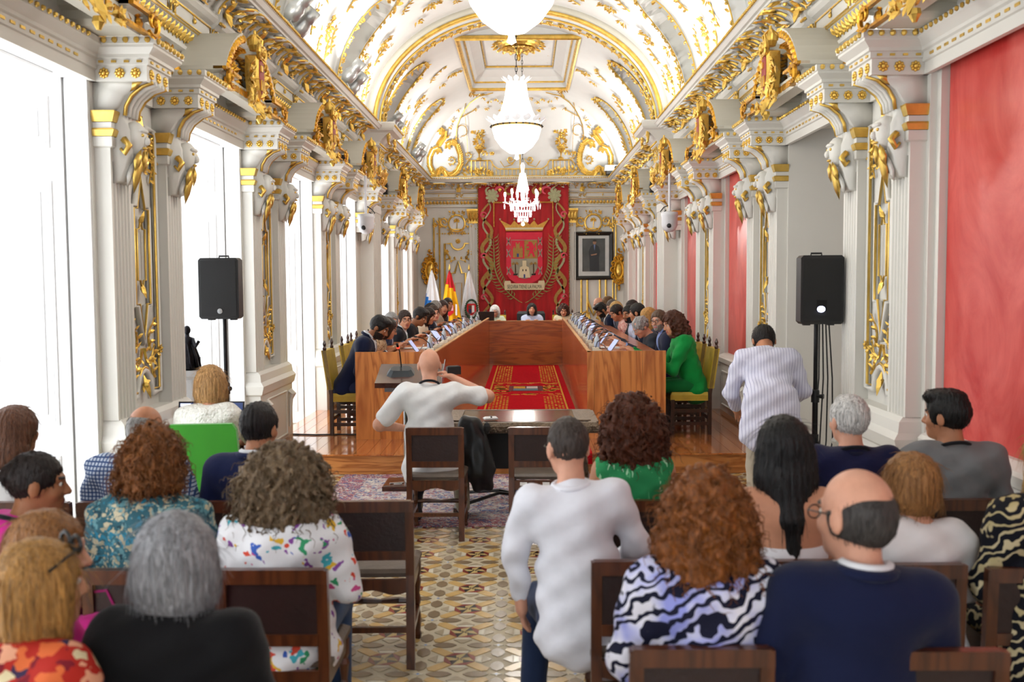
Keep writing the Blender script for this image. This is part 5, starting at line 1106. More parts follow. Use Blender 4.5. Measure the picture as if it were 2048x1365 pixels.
def tall_chair():
    t = thing('council_chair', 'yellow leather council chair', 'chair'); w = .20; zs = .44
    for s in (-1, 1):
        MB().loft([[(s*w-.022, y-.02, z), (s*w+.022, y-.02, z), (s*w+.022, y+.02, z), (s*w-.022, y+.02, z)] for y, z in ((-.20, 0), (-.20, zs), (-.27, .93))]).build('rear_leg', WND, t)
        MB().lathe([(.018, .93), (.022, .95), (.012, .97), (.02, 1.0), (.006, 1.04)], (s*w, -.27, 0), 8, 0).build('finial', WND, t)
        MB().box((s*w, .2, (zs-.06)/2), (.044, .044, zs-.06)).build('front_leg', WND, t)
        for z in (.12, .26): MB().box((s*w, 0, z), (.028, .38, .035)).build('side_stretcher', WND, t)
    MB().box((0, .2, .14), (2*w-.04, .03, .04)).build('front_stretcher', WND, t); MB().box((0, -.2, .18), (2*w-.04, .03, .04)).build('rear_stretcher', WND, t)
    MB().loft([[(-w-.02, -.22, z), (w+.02, -.22, z), (w+.02, .225, z), (-w-.02, .225, z)] for z in (zs-.07, zs-.01)]+[[(-w, -.2, zs+.02), (w, -.2, zs+.02), (w, .205, zs+.02), (-w, .205, zs+.02)]]).build('seat', YEL, t)
    MB().loft([[(-w-.022, y-.028, z), (w+.022, y-.028, z), (w+.022, y+.03, z), (-w-.022, y+.03, z)] for y, z in ((-.215, .50), (-.245, .72), (-.275, .93))]).build('backrest', YEL, t)
    return t
TC = tall_chair(); tfirst = [True]
def put_tall(x, y, rz, label):
    if tfirst[0]: tfirst[0] = False; o = TC
    else: o = dup(TC)
    o['label'] = label; o['group'] = 'yellow council chairs'; o.location = (x, y, ZS); o.rotation_euler = (0, 0, rz); return o
t = thing('lounge_chair', 'bright green upholstered chair behind the laptop', 'chair', (-2.06, 6.46, 0), .10); GRN = mat('green_felt', '2f8f12', .85, var=.06, sheen=.3); t.scale = (.95, 1, 1.13)
MB().loft([[(-.24+e, y, z) for e, y in ((0, -.27), (0, -.21))]+[(.24-e, y, z) for e, y in ((0, -.21), (0, -.27))] for z in (.3, .6)]+[[(-.225, -.31, .85), (-.225, -.25, .85), (.225, -.25, .85), (.225, -.31, .85)], [(-.20, -.315, .885), (-.20, -.265, .885), (.20, -.265, .885), (.20, -.315, .885)]]).build('backrest', GRN, t); MB().loft([[(-.25, -.25, z), (.25, -.25, z), (.25, .22, z), (-.25, .22, z)] for z in (.32, .43)]+[[(-.22, -.22, .46), (.22, -.22, .46), (.22, .2, .46), (-.22, .2, .46)]]).build('seat', GRN, t)
for sx in (-1, 1):
    for sy in (-1, 1): MB().tube([(sx*.18, sy*.17, .33), (sx*.23, sy*.22, 0)], .014, 7).build('leg', CHROME, t)
t = thing('president_chair', 'high black leather chair behind the presidential bench', 'chair', (.13, 20.95, ZS), PI); BL = mat('black_leather', '121316', .4, var=.1)
MB().loft([[(-.3, -.25, z), (.3, -.25, z), (.3, -.17, z), (-.3, -.17, z)] for z in (.45, .95)]+[[(-.27, -.26, 1.0), (.27, -.26, 1.0), (.27, -.19, 1.0), (-.27, -.19, 1.0)]]).build('backrest', BL, t); MB().loft([[(-.28, -.22, z), (.28, -.22, z), (.28, .25, z), (-.28, .25, z)] for z in (.36, .42)]).build('seat', BL, t); MB().tube([(0, 0, .06), (0, 0, .36)], .03, 8).build('column', DARKM, t)
for k in range(5): a = 2*PI*k/5; MB().tube([(0, 0, .08), (.25*math.cos(a), .25*math.sin(a), .02)], .018, 6).build('base_arm', DARKM, t)
# ================================================================== LECTERN, TABLE, LOUDSPEAKERS
LW = wood('lectern_mahogany', '4a2312', '2e130a', (1, 5, 5), .25, .4)
t = thing('lectern', 'dark mahogany lectern with slanted top and chrome column', 'lectern', (-1.04, 8.95, .011))
def slab(x0, x1, y0, z0, y1, z1, th): return MB().loft([[(x0, y0, z0-th), (x1, y0, z0-th), (x1, y1, z1-th), (x0, y1, z1-th)], [(x0, y0, z0), (x1, y0, z0), (x1, y1, z1), (x0, y1, z1)]])
slab(-.30, .29, -.15, .965, .27, 1.10, .045).build('reading_board', LW, t); MB().mm((-.22, -.10, .88), (.22, .14, .915)).build('bracket_plate', CHROME, t)
for x in (-.05, .05): MB().tube([(x, .05, .03), (x, .05, .96)], .022, 10).build('column', CHROME, t)
MB().loft([[(-.24, -.2, z), (.1, -.2, z), (.1, .2, z), (-.24, .2, z)] for z in (0, .04)]+[[(-.22, -.18, .05), (.08, -.18, .05), (.08, .18, .05), (-.22, .18, .05)]]).build('base', LW, t); slab(.292, .298, -.13, 1.0, .27, 1.14, .10).build('clear_screen', mat('acrylic', '9aa3a8', .15, var=0), t)
t = thing('conference_microphone', 'black faceted conference microphone unit on the lectern top', 'microphone', (-1.13, 9.02, 1.02), .05); t.rotation_euler = (.31, 0, .05)
P8 = [(-.13, -.06), (-.09, -.10), (.09, -.10), (.13, -.06), (.13, .03), (.09, .09), (-.09, .09), (-.13, .03)]
MB().loft([[(x, y, 0) for x, y in P8], [(x, y, .02) for x, y in P8], [(x*.72, y*.6+.02, .065) for x, y in P8]]).build('base_unit', mat('console_slate', '2c3338', .35, metal=.3), t); MB().mm((-.055, -.103, .004), (.055, -.098, .016)).build('front_bar', CHROME, t)
MB().tube([(0, .05, .06), (-.005, .06, .14), (-.01, .05, .22), (-.02, .02, .27)], .006, 6).build('gooseneck', DARKM, t); MB().tube([(-.02, .02, .27), (-.028, .0, .315)], [.012, .010], 8).build('capsule', DARKM, t); MB().tube([(-.0195, .022, .262), (-.0205, .019, .275)], .0135, 8).build('light_ring', mat('red_led', 'ff2a1a', .4, var=0, emit=2.5), t)
CV = wood('carved_oak', '4a3527', '2c1d14', (2, 5, 5), .18, .5); CVD = mat('carved_relief', '6b5a48', .4, metal=.25, var=.35, vs=30, bump=.8, bs=60)
t = thing('carved_table', 'long dark carved wooden table in front of the runner carpet', 'table', (-.02, 8.18, 0)); 
MB().mm((-.60, -.36, .745), (.52, .36, .765)).build('table_top', CV, t)
for a, b in (((.42, -.30), (.54, .30)), ((-.62, -.30), (-.50, .30))): MB().mm((a[0], a[1], .765), (b[0], b[1], .772)).build('carved_inlay', CVD, t)
for s in (-1, 1):
    MB().loft([[(-.64, s*.42, z), (.60, s*.42, z), (.60, s*.34, z), (-.64, s*.34, z)] if e == 0 else [(-.62, s*.40, z), (.58, s*.40, z), (.58, s*.34, z), (-.62, s*.34, z)] for e, z in ((1, .68), (0, .70), (0, .735), (1, .765))]).build('carved_edge', CVD, t)
    MB().mm((s*.56-.06 if s > 0 else -.64, -.34, .69), (.60 if s > 0 else -.56, .34, .764)).build('carved_end', CVD, t)
    g = MB()
    for k in range(11): g.put(o_rosette(.032, 6), T(-.55+k*.108, s*.423, .717) @ Rz(0 if s < 0 else PI))
    g.build('carved_rosettes', CVD, t, kind='stuff')
    for sy in (-1, 1): MB().lathe([(.05, 0), (.05, .06), (.03, .09), (.045, .2), (.05, .35), (.03, .5), (.045, .6), (.05, .68)], (s*.50-.02, sy*.26, 0), 10, 0).build('leg', CV, t)
    MB().tube([(s*.48-.02, -.25, .07), (s*.2, -.05, .13), (0, 0, .10), (-s*.2, .05, .13), (-s*.5-.02, .25, .07)], .014, 6).build('scrolled_stretcher', DARKM, t)
MB().mm((-.45, .12, .30), (.42, .15, .68)).build('under_board', mat('dark_panel', '0d0a09', .5), t)  # near-black board set under the table top
t = thing('tissue_packet', 'small white packet lying on the carved table', 'packet', (-.28, 7.92, .772), .3); MB().loft([[(-.05, -.03, 0), (.05, -.03, 0), (.05, .03, 0), (-.05, .03, 0)], [(-.055, -.035, .012), (.055, -.035, .012), (.055, .035, .012), (-.055, .035, .012)], [(-.04, -.02, .026), (.04, -.02, .026), (.04, .02, .022), (-.04, .02, .022)]]).build('wrapper', PURE, t); MB().box((0, 0, .022), (.012, .062, .01)).build('band', mat('dark_band', '3a2a2a', .6), t)
def pa_speaker(x, y, zc, w, h, label, slabel, led, logo):
    t = thing('loudspeaker', label, 'loudspeaker', (x, y, zc-h/2)); d = .30
    o8 = lambda e, yy: [(-w/2+e, yy, .02), (-w/2+e+.02, yy, 0), (w/2-e-.02, yy, 0), (w/2-e, yy, .02), (w/2-e, yy, h-.02), (w/2-e-.02, yy, h), (-w/2+e+.02, yy, h), (-w/2+e, yy, h-.02)]
    MB().loft([o8(0, -.15), o8(0, -.02), o8(.05, .15)]).build('cabinet', BLACK, t); MB().mm((-w/2+.02, -.156, .025), (w/2-.02, -.15, h-.025)).build('grille', mat('speaker_grille', '0b0b0d', .6, bump=.5, bs=600), t)
    if led: MB().lathe([(.03, -.156), (.03, -.160), (.0, -.160)], (-.01, 0, h*.275), 16, 0, 1).build('status_light', mat('blue_led', 'e8ecff', .3, var=0, emit=5, ecol='c8d0ff'), t).scale = (1, 1, .8); MB().mm((-.045, -.158, h*.275-.04), (.03, -.1555, h*.275+.04)).build('light_recess', DARKM, t) if led else None
    if logo: MB().lathe([(.022, -.156), (.022, -.160), (.017, -.160), (.017, -.158), (.0, -.158)], (.01, 0, h*.13), 18, 0, 1).build('round_badge', CHROME, t)
    for s in (-1, 1): MB().box((s*w*.28, -.05, -.006), (.05, .05, .012)).build('foot', BLACK, t)
    MB().tube([(-.04, .02, h), (-.04, .02, h+.018), (.04, .02, h+.018), (.04, .02, h)], .008, 5).build('handle', BLACK, t)
    st = thing('speaker_stand', slabel, 'stand', (x, y, 0)); z1 = zc-h/2
    MB().tube([(0, 0, .3), (0, 0, 1.0)], .022, 10).build('lower_pole', DARKM, st); MB().tube([(0, 0, .95), (0, 0, z1-.002)], .017, 10).build('upper_pole', DARKM, st); MB().lathe([(.032, .93), (.032, 1.02), (.022, 1.03)], (0, 0, 0), 12, 0).build('collar', BLACK, st)
    MB().tube([(0, -.02, .98), (.05, -.05, .98)], [.01, .02], 8).build('knob', BLACK, st); MB().lathe([(.03, .62), (.03, .68)], (0, 0, 0), 12, 0).build('leg_collar', BLACK, st)
    for k in range(3):
        a = 2*PI*k/3+.6; lg = MB().tube([(.02*math.cos(a), .02*math.sin(a), .65), (.34*math.cos(a), .34*math.sin(a), .02)], .011, 7).build('leg', DARKM, st); MB().ball((.34*math.cos(a), .34*math.sin(a), .018), .018, 7, 5).build('rubber_foot', BLACK, lg); MB().tube([(.02*math.cos(a), .02*math.sin(a), .32), (.18*math.cos(a), .18*math.sin(a), .33)], .008, 6).build('brace', DARKM, st)
    return t
pa_speaker(-2.55, 8.42, 1.83, .335, .51, 'black loudspeaker with round badge before the left window', 'black tripod stand under the left loudspeaker', False, True)
pa_speaker(2.24, 7.68, 1.80, .325, .52, 'black loudspeaker with glowing blue light on the right', 'black tripod stand under the right loudspeaker with hanging cables', True, False)
t = thing('speaker_cables', 'black cables hanging behind the right loudspeaker stand', 'cables', (2.28, 7.80, 0))
for k in range(4): MB().tube([(.02+.03*k, .02*k, 1.56), (.03+.035*k, .03, 1.1), (.0+.05*k, .05, .6), (.02+.02*k, .02, .25), (.1*k-.1, .1, .012)], .006, 5).build('cable', BLACK, t)
t = thing('stage_cable', 'black cable lying across the left platform planks', 'cable', (-2.2, 10.75, ZS+.008)); MB().tube([(-.35, .05, 0), (-.1, 0, 0), (.15, .03, 0), (.4, .0, 0)], .008, 6).build('cord', BLACK, t)
# ---- bronze statuette on a pedestal in the window bay
t = thing('statuette', 'dark bronze statuette of a draped figure in the window bay', 'statuette', (-3.02, 8.85, 0)); PD = mat('pedestal_stone', '8b8784', .6); BZ = mat('bronze', '1c1a1e', .3, metal=.8, var=.3)
MB().loft([[(-e, -e, z), (e, -e, z), (e, e, z), (-e, e, z)] for e, z in ((.16, 0), (.16, .06), (.12, .08), (.12, 1.02), (.15, 1.05), (.15, 1.10))]).build('pedestal', PD, t)
f = MB().lathe([(.10, 1.10), (.10, 1.12), (.085, 1.14), (.09, 1.22), (.07, 1.30), (.055, 1.34), (.065, 1.38), (.02, 1.40), (.02, 1.42)], (0, 0, 0), 12, 0); f.ball((0, 0, 1.455), (.032, .036, .042), 9, 7)
f.tube([(.05, -.02, 1.375), (.09, -.05, 1.31), (.12, -.05, 1.36)], [.022, .018, .014], 7); f.tube([(-.05, -.01, 1.375), (-.08, -.06, 1.30), (-.03, -.09, 1.28)], [.022, .018, .014], 7)
for k in range(10): a = 2*PI*k/10; f.tube([(.06*math.cos(a), .06*math.sin(a), 1.33), (.09*math.cos(a+.2), .09*math.sin(a+.2), 1.22), (.10*math.cos(a+.3), .10*math.sin(a+.3), 1.12)], [.008, .014, .02], 5)
f.build('figure', BZ, t, True); MB().box((.06, .04, 1.16), (.06, .08, .10)).build('throne', BZ, t)
# ---- laptop table
t = thing('side_table', 'small dark table under the laptop by the left wall', 'table', (-2.16, 7.12, 0)); MB().mm((-.37, -.24, .68), (.37, .26, .705)).build('table_top', WND, t)
for sx in (-1, 1):
    for sy in (-1, 1): MB().box((sx*.33, sy*.2+.01, .34), (.04, .04, .68)).build('leg', WND, t)
t = thing('monitor', 'open laptop showing a dark mixing interface beside the blonde woman', 'laptop', (-2.29, 7.02, .705), .0); MB().mm((-.24, -.15, 0), (.24, .12, .016)).build('keyboard_base', BLACK, t); M = T(0, .12, .016) @ Rx(-.18)
sc_ = MB(); sc_.put(MB().mm((-.24, 0, 0), (.24, .012, .30)), M); sc_.build('lid', BLACK, t); sc_ = MB(); sc_.put(MB().mm((-.23, -.002, .012), (.23, 0, .29)), M); sc_.build('screen', mat('screen_navy', '2a3558', .3, var=.05, emit=.6, ecol='30406c'), t)
sc_ = MB(); sc_.put(MB().mm((-.225, -.004, .235), (-.15, -.002, .262)), M); sc_.build('orange_tab', mat('ui_orange', 'f2a63a', .4, var=0, emit=.9), t); sc_ = MB(); sc_.put(MB().mm((-.225, -.004, .265), (-.15, -.002, .285)), M); sc_.build('title_bar', mat('ui_white', 'e8ecf6', .4, var=0, emit=.8), t)
g = MB()
for k in range(11): g.put(MB().mm((-.13, -.004, .03+k*.021), (-.06+.012*(k % 3), -.002, .037+k*.021)), M)
for x in (-.03, -.018): g.put(MB().mm((x, -.004, .03), (x+.008, -.002, .26)), M)
for k in range(5): g.put(MB().mm((-.22, -.004, .08+k*.03), (-.17, -.002, .087+k*.03)), M)
g.build('channel_strips', MATS['ui_white'], t, kind='stuff')
# ---- coat and bag by the photographer
def sag(pts, n, name, m, par): pass
# ================================================================== PEOPLE (implicit surfaces meshed by surface nets)
def V3(*a): return np.array(a, dtype=float)
def rotm(yaw=0, pitch=0, roll=0):
    """columns right, forward, up; yaw turns left(+), pitch nods down(+), roll tilts right(+)"""
    return np.array((Rz(yaw) @ Rx(-pitch) @ Ry(roll)).to_3x3())
def axis_grid(lo, hi, flo, fhi, hc, hf):
    a = []; x = lo
    while x < hi: a.append(x); x += hf if flo-hf < x < fhi else hc
    a.append(x); return np.array(a)
def smin(a, b, k):
    h = np.clip(.5+.5*(b-a)/k, 0, 1); return b*(1-h)+a*h-k*h*(1-h)
def field(prims, xs, ys, zs):
    F = np.full((len(xs), len(ys), len(zs)), 1.0)
    for p in prims:
        kind = p[0]; k = p[-1]
        if kind in ('c', 'cf'):
            a, b, ra, rb = p[1:5]; m = max(ra, rb)*(p[5][1] if kind == 'cf' and p[5][1] > 1 else 1)+k+.03; lo = np.minimum(a, b)-m; hi = np.maximum(a, b)+m
        else: c, r, R = p[1:4]; m = max(r)+k+.03; lo = c-m; hi = c+m
        i0, i1 = np.searchsorted(xs, lo[0]), np.searchsorted(xs, hi[0]); j0, j1 = np.searchsorted(ys, lo[1]), np.searchsorted(ys, hi[1]); k0, k1 = np.searchsorted(zs, lo[2]), np.searchsorted(zs, hi[2])
        if i1 <= i0 or j1 <= j0 or k1 <= k0: continue
        X = xs[i0:i1, None, None]; Y = ys[None, j0:j1, None]; Z = zs[None, None, k0:k1]; sub = F[i0:i1, j0:j1, k0:k1]
        if kind in ('c', 'cf'):
            d = b-a; dd = max(1e-9, d @ d); px, py, pz = X-a[0], Y-a[1], Z-a[2]; t = np.clip((px*d[0]+py*d[1]+pz*d[2])/dd, 0, 1)
            qx, qy, qz = px-t*d[0], py-t*d[1], pz-t*d[2]; r2 = qx*qx+qy*qy+qz*qz; f = 1.
            if kind == 'cf':
                ax, s = p[5]; w = qx*ax[0]+qy*ax[1]+qz*ax[2]; r2 = r2+w*w*(1/(s*s)-1); f = min(1, s)
            dist = (np.sqrt(r2)-(ra+t*(rb-ra)))*f
        else:
            if R is None: ex, ey, ez = (X-c[0])/r[0], (Y-c[1])/r[1], (Z-c[2])/r[2]
            else:
                px, py, pz = X-c[0], Y-c[1], Z-c[2]; ex = (px*R[0, 0]+py*R[1, 0]+pz*R[2, 0])/r[0]; ey = (px*R[0, 1]+py*R[1, 1]+pz*R[2, 1])/r[1]; ez = (px*R[0, 2]+py*R[1, 2]+pz*R[2, 2])/r[2]
            dist = (np.sqrt(ex*ex+ey*ey+ez*ez)-1)*min(r)
        F[i0:i1, j0:j1, k0:k1] = smin(sub, dist, k) if kind != 's' else -smin(-sub, dist, k)
    return F
CO = np.array([[i, j, k] for i in (0, 1) for j in (0, 1) for k in (0, 1)])
ED = [(a, b) for a in range(8) for b in range(a+1, 8) if np.abs(CO[a]-CO[b]).sum() == 1]
def nets(F, xs, ys, zs):
    s = (F < 0); nx, ny, nz = [n-1 for n in F.shape]; cnt = np.zeros((nx, ny, nz), np.int8)
    for i, j, k in CO: cnt += s[i:i+nx, j:j+ny, k:k+nz]
    act = (cnt > 0) & (cnt < 8); I = np.argwhere(act)
    if len(I) == 0: return np.zeros((0, 3)), []
    vals = np.stack([F[I[:, 0]+c[0], I[:, 1]+c[1], I[:, 2]+c[2]] for c in CO], 1); pos = np.zeros((len(I), 3)); num = np.zeros(len(I))
    for a, b in ED:
        va, vb = vals[:, a], vals[:, b]; m = (va < 0) != (vb < 0); t = np.where(m, va/np.where(m, va-vb, 1), 0)
        pos += m[:, None]*(CO[a]+t[:, None]*(CO[b]-CO[a])); num += m
    pos = pos/num[:, None]+I; V = np.stack([np.interp(pos[:, q], np.arange(len(g)), g) for q, g in enumerate((xs, ys, zs))], 1)
    idx = np.full(act.shape, -1, np.int64); idx[act] = np.arange(len(I)); Q = []
    for ax in range(3):
        sl0 = [slice(1, -1)]*3; sl1 = [slice(1, -1)]*3; sl0[ax] = slice(0, -1); sl1[ax] = slice(1, None)
        A, B = s[tuple(sl0)], s[tuple(sl1)]; E = np.argwhere(A != B); 
        if len(E) == 0: continue
        base = E.copy(); o = [q for q in range(3) if q != ax]
        for q in o: base[:, q] += 1
        def g(d1, d2):
            c = base.copy(); c[:, o[0]] += d1; c[:, o[1]] += d2; return idx[c[:, 0], c[:, 1], c[:, 2]]
        q = np.stack([g(-1, -1), g(0, -1), g(0, 0), g(-1, 0)], 1); ins = A[tuple(E.T)]; flip = ins if ax != 1 else ~ins
        q[~flip] = q[~flip][:, ::-1]; Q.append(q)
    Q = np.concatenate(Q); return V, Q[(Q >= 0).all(1)]
def mk_mesh(name, V, Q, mats, mi=None):
    me = bpy.data.meshes.new(name); me.vertices.add(len(V)); me.vertices.foreach_set('co', np.ascontiguousarray(V, dtype=np.float32).ravel()); n = len(Q)
    me.loops.add(n*4); me.loops.foreach_set('vertex_index', np.ascontiguousarray(Q, dtype=np.int32).ravel()); me.polygons.add(n); me.polygons.foreach_set('loop_start', np.arange(0, 4*n, 4, dtype=np.int32)); me.polygons.foreach_set('loop_total', np.full(n, 4, np.int32))
    for m in mats: me.materials.append(m)
    if mi is not None: me.polygons.foreach_set('material_index', mi.astype(np.int32))
    me.polygons.foreach_set('use_smooth', np.ones(n, bool)); me.update(calc_edges=True); return me
def bounds(prims):
    lo = np.full(3, 9.); hi = -lo
    for p in prims:
        if p[0] == 's': continue
        if p[0] in ('c', 'cf'): m = max(p[3:5])*(max(1, p[5][1]) if p[0] == 'cf' else 1)+.02; lo = np.minimum(lo, np.minimum(p[1], p[2])-m); hi = np.maximum(hi, np.maximum(p[1], p[2])+m)
        else: m = max(p[2])+.02; lo = np.minimum(lo, p[1]-m); hi = np.maximum(hi, p[1]+m)
    return lo, hi
def surf(prims, h, fine=None, hf=None, disp=None):
    lo, hi = bounds(prims); g = []
    for q in range(3):
        if fine is None: g.append(np.arange(lo[q], hi[q]+h, h))
        else: g.append(axis_grid(lo[q], hi[q], fine[0][q], fine[1][q], h, hf))
    F = field(prims, *g)
    if disp is not None: F = F+disp(g[0][:, None, None], g[1][None, :, None], g[2][None, None, :])
    return nets(F, *g)
SK = {'light': 'c98f70', 'mid': 'b57b5a', 'tan': '9a6443', 'pink': 'd29a80', 'deep': '8a5638'}
def skin(k): return mat('skin_'+k, SK[k], .5, var=.08, vs=18, bump=.05, bs=120, spec=.35)
def hairm(c, rough=.45):
    n = 'hair_'+c
    if n in MATS: return MATS[n]
    m, nt, b = nodes(n); L = nt.links.new; tc = N(nt, 'ShaderNodeTexCoord'); mp = N(nt, 'ShaderNodeMapping'); mp.inputs['Scale'].default_value = (90, 90, 14); L(tc.outputs['Object'], mp.inputs[0])
    no = N(nt, 'ShaderNodeTexNoise', Scale=1., Detail=5., Distortion=1.5); L(mp.outputs[0], no.inputs['Vector']); c_ = lin(c)
    r = N(nt, 'ShaderNodeValToRGB'); e = r.color_ramp.elements; e[0].position = .3; e[1].position = .72; e[0].color = tuple(x*.45 for x in c_)+(1,); e[1].color = tuple(min(1, x*1.5) for x in c_)+(1,)
    L(no.outputs['Fac'], r.inputs[0]); L(r.outputs[0], b.inputs['Base Color']); b.inputs['Roughness'].default_value = rough; b.inputs['Specular IOR Level'].default_value = .35
    bp = N(nt, 'ShaderNodeBump', Strength=.7, Distance=.01); L(no.outputs['Fac'], bp.inputs['Height']); L(bp.outputs[0], b.inputs['Normal']); MATS[n] = m; return m
def cloth(c, rough=.85, name=None):
    return mat(name or 'cloth_'+c, c, rough, var=.1, vs=5, bump=.35, bs=9, spec=.2, sheen=.1)
EYE = mat('eye_dark', '1a120e', .2, var=0); EYEW = mat('eye_white', 'd9d2c8', .3, var=0)
def hand_prims(w, d, n, up, curl=.5, side=1, sc=1.):
    """palm and five fingers; w wrist, d finger direction, n palm normal, side = +1 right hand"""
    d = d/np.linalg.norm(d); n = n-d*(n @ d); n /= np.linalg.norm(n); x = np.cross(d, n)*side; P = []
    R = np.stack([x, d, n], 1); pc = w+d*.05*sc
    P.append(('e', pc, (.040*sc, .048*sc, .016*sc), R, .012)); P.append(('c', w-d*.02, pc, .026*sc, .024*sc, .02))
    for i, (o, L_) in enumerate(((-.030, .062), (-.010, .072), (.010, .068), (.029, .054))):
        b = w+d*.088*sc+x*o*sc; c1 = curl*.7; d1 = d*math.cos(c1)+n*math.sin(c1); m_ = b+d1*L_*.5*sc; d2 = d*math.cos(c1*2.1)+n*math.sin(c1*2.1); e = m_+d2*L_*.5*sc
        P.append(('c', b, m_, .0095*sc, .0088*sc, .004)); P.append(('c', m_, e, .0088*sc, .0072*sc, .004))
    tb = w+d*.03*sc-x*.034*sc; t1 = tb-x*.024*sc+d*.026*sc+n*.012*sc; t2 = t1+d*.03*sc+n*.012*sc*curl
    P.append(('c', tb, t1, .013*sc, .011*sc, .008)); P.append(('c', t1, t2, .0105*sc, .008*sc, .004)); return P
NOM = dict(seat=.48, scale=1.)
def person(label, x, y, zf, yaw, top, seat=.46, lean=.05, side=0., twist=0., head=(0, 0, 0), hs=1., arms=((.10, -.02), (.10, -.02)), armpts=None, sk='light', hair=None, hc='2a1d14', shirt='e8e8e8', sleeve='long', shirt_m=None, pants='2a3350', pants_m=None, collar=None, glasses=None, beard=None, suit=None, build=1., res=.013, shoe='1a1614', stand=False, feet=True, extra=None, tub=False, hairfn=None, lanyard=None, cat='person', dress=None, gender='m', group=None, faceres=.0065, hand_res=.0062, legs=None, curl=.55):
    """one continuous skin surface; clothing, hair and spectacles are children"""
    t = thing('person', label, 'person', (x, y, zf), yaw, group)
    hz = (seat+.085) if not stand else .90
    Ltor = max(.36, (top-zf-hz)-.25*hs) if not stand else .50
    Rt = rotm(twist, lean, side); H = V3(0, 0, hz); f = Ltor/.50
    def tp(a, b, c): return H+Rt @ V3(a, b, c*f)
    bw = build; shw = (.178 if gender == 'm' else .155)*bw
    neck = tp(0, .005, .50); Rh = rotm(twist, lean*(.25 if not stand else .8), side*.3) @ rotm(*head); hc_ = neck+Rt @ V3(0, .02, .01)+Rh @ V3(0, .015, .125*hs)
    def hp(a, b, c): return hc_+Rh @ (V3(a, b, c)*hs)
    def he(c, r, k=.02): return ('e', hp(*c), tuple(q*hs for q in r), Rh, k)
    xa = Rt @ V3(1, 0, 0); sh = [tp(s*shw, -.005, .425) for s in (-1, 1)]
    P = [('cf', tp(0, 0, .02), tp(0, .01, .17), .115*bw, .095*bw, (xa, 1.35), .05), ('cf', tp(0, .01, .17), tp(0, .0, .36), .098*bw, .108*bw, (xa, 1.35), .06), ('cf', tp(-shw*.72, -.01, .415), tp(shw*.72, -.01, .415), .072*bw, .072*bw, (Rt @ V3(0, 1, 0), 1.05), .06), ('c', tp(0, -.015, .44), hp(0, -.02, -.06), .058*bw**.5, .052, .035)]
    if gender == 'f': P += [('e', tp(s*.07, .085, .30), (.065, .06, .065), None, .04) for s in (-1, 1)]
    hd = [he((0, -.012, .022), (.079, .098, .098), .02), he((0, .03, -.05), (.058, .068, .078), .03), he((0, .075, -.092), (.025, .022, .02), .02), he((0, .082, .028), (.048, .016, .012), .015), he((.042, .062, -.03), (.022, .022, .022), .018), he((-.042, .062, -.03), (.022, .022, .022), .018),
          ('c', hp(0, .092, .012), hp(0, .114, -.028), .008*hs, .0135*hs, .010), he((.013, .102, -.034), (.009, .010, .008), .006), he((-.013, .102, -.034), (.009, .010, .008), .006), he((0, .094, -.060), (.022, .010, .005), .006), he((0, .093, -.069), (.019, .010, .006), .006)]
    for s in (-1, 1): hd += [('s', hp(s*.031, .106, .006), (.017*hs, .014*hs, .011*hs), Rh, .01), he((s*.083, -.010, -.012), (.010, .021, .034), .006)]
    P += hd
    # arms: joint points in the torso frame (elbow, wrist)
    AP = []
    for i, s in enumerate((-1, 1)):
        if armpts and armpts[i] is not None: e, w = [V3(*q_) for q_ in armpts[i]]
        else: e = tp(s*(shw+.06), .03, .18); w = V3(s*.13, .30, hz+.06)
        AP.append((sh[i], e, w)); P += [('c', sh[i], e, .052*bw, .043*bw, .04), ('c', e, w, .042*bw, .027, .03)]
    lg = []
    for i, s in enumerate((-1, 1)):
        hj = H+V3(s*.088, 0, -.02)
        if legs and legs[i] is not None: kn, an = [V3(*q_) for q_ in legs[i]]
        elif stand: kn, an = V3(s*.10, .02, .48), V3(s*.11, -.02, .09)
        else: kn, an = V3(s*.12, .43, hz-.02), V3(s*.125, .40+.02*s, .09)
        lg.append((hj, kn, an)); P += [('c', hj, kn, .082*bw, .056, .05), ('c', kn, an, .055, .036, .03), ('c', an, an+V3(0, .13, -.05), .034, .026, .03)]
    lo = hc_-V3(.125, .125, .145)*hs; hi = hc_+V3(.125, .14, .14)*hs
    Vb, Qb = surf(P, res*1.3, (lo, hi), faceres); mats = [skin(sk)]; mi = np.zeros(len(Qb))
    fc = Vb[Qb].mean(1); lc = (fc-hc_) @ Rh/hs
    lipm = mat('lips_'+sk, {'light': 'a85a50', 'mid': '96503f', 'tan': '7d4335', 'pink': 'b0605a', 'deep': '6a3428'}[sk], .4, var=.05); mats += [lipm, hairm(beard or hc)]
    mi[(np.abs(lc[:, 0]) < .023) & (lc[:, 1] > .088) & (lc[:, 2] < -.054) & (lc[:, 2] > -.076)] = 1
    mi[(np.abs(np.abs(lc[:, 0])-.034) < .019) & (lc[:, 1] > .07) & (np.abs(lc[:, 2]-.030) < .006)] = 2
    if beard: mi[(lc[:, 2] < -.035-.35*np.maximum(0, .02-lc[:, 1]*.3)) & (lc[:, 2] > -.13) & (lc[:, 1] > .0) & (mi == 0) & ~((np.abs(lc[:, 0]) < .02) & (lc[:, 2] > -.048)) & ((lc[:, 2] < -.042) | (np.abs(lc[:, 0]) > .05))] = 2
    parts = [(Vb, Qb)]; mis = [mi]
    for i, s in enumerate((-1, 1)):
        a, e, w = AP[i]; d = (w-e)/np.linalg.norm(w-e); n = V3(0, 0, -1) if abs(d[2]) < .8 else V3(-s, 0, 0); n = n if not (armpts and len(armpts) > 2 and armpts[2]) else V3(*armpts[2][i])
        Vh, Qh = surf(hand_prims(w, d, n, None, curl, s*-1 if True else s), hand_res); parts.append((Vh, Qh)); mis.append(np.zeros(len(Qh)))
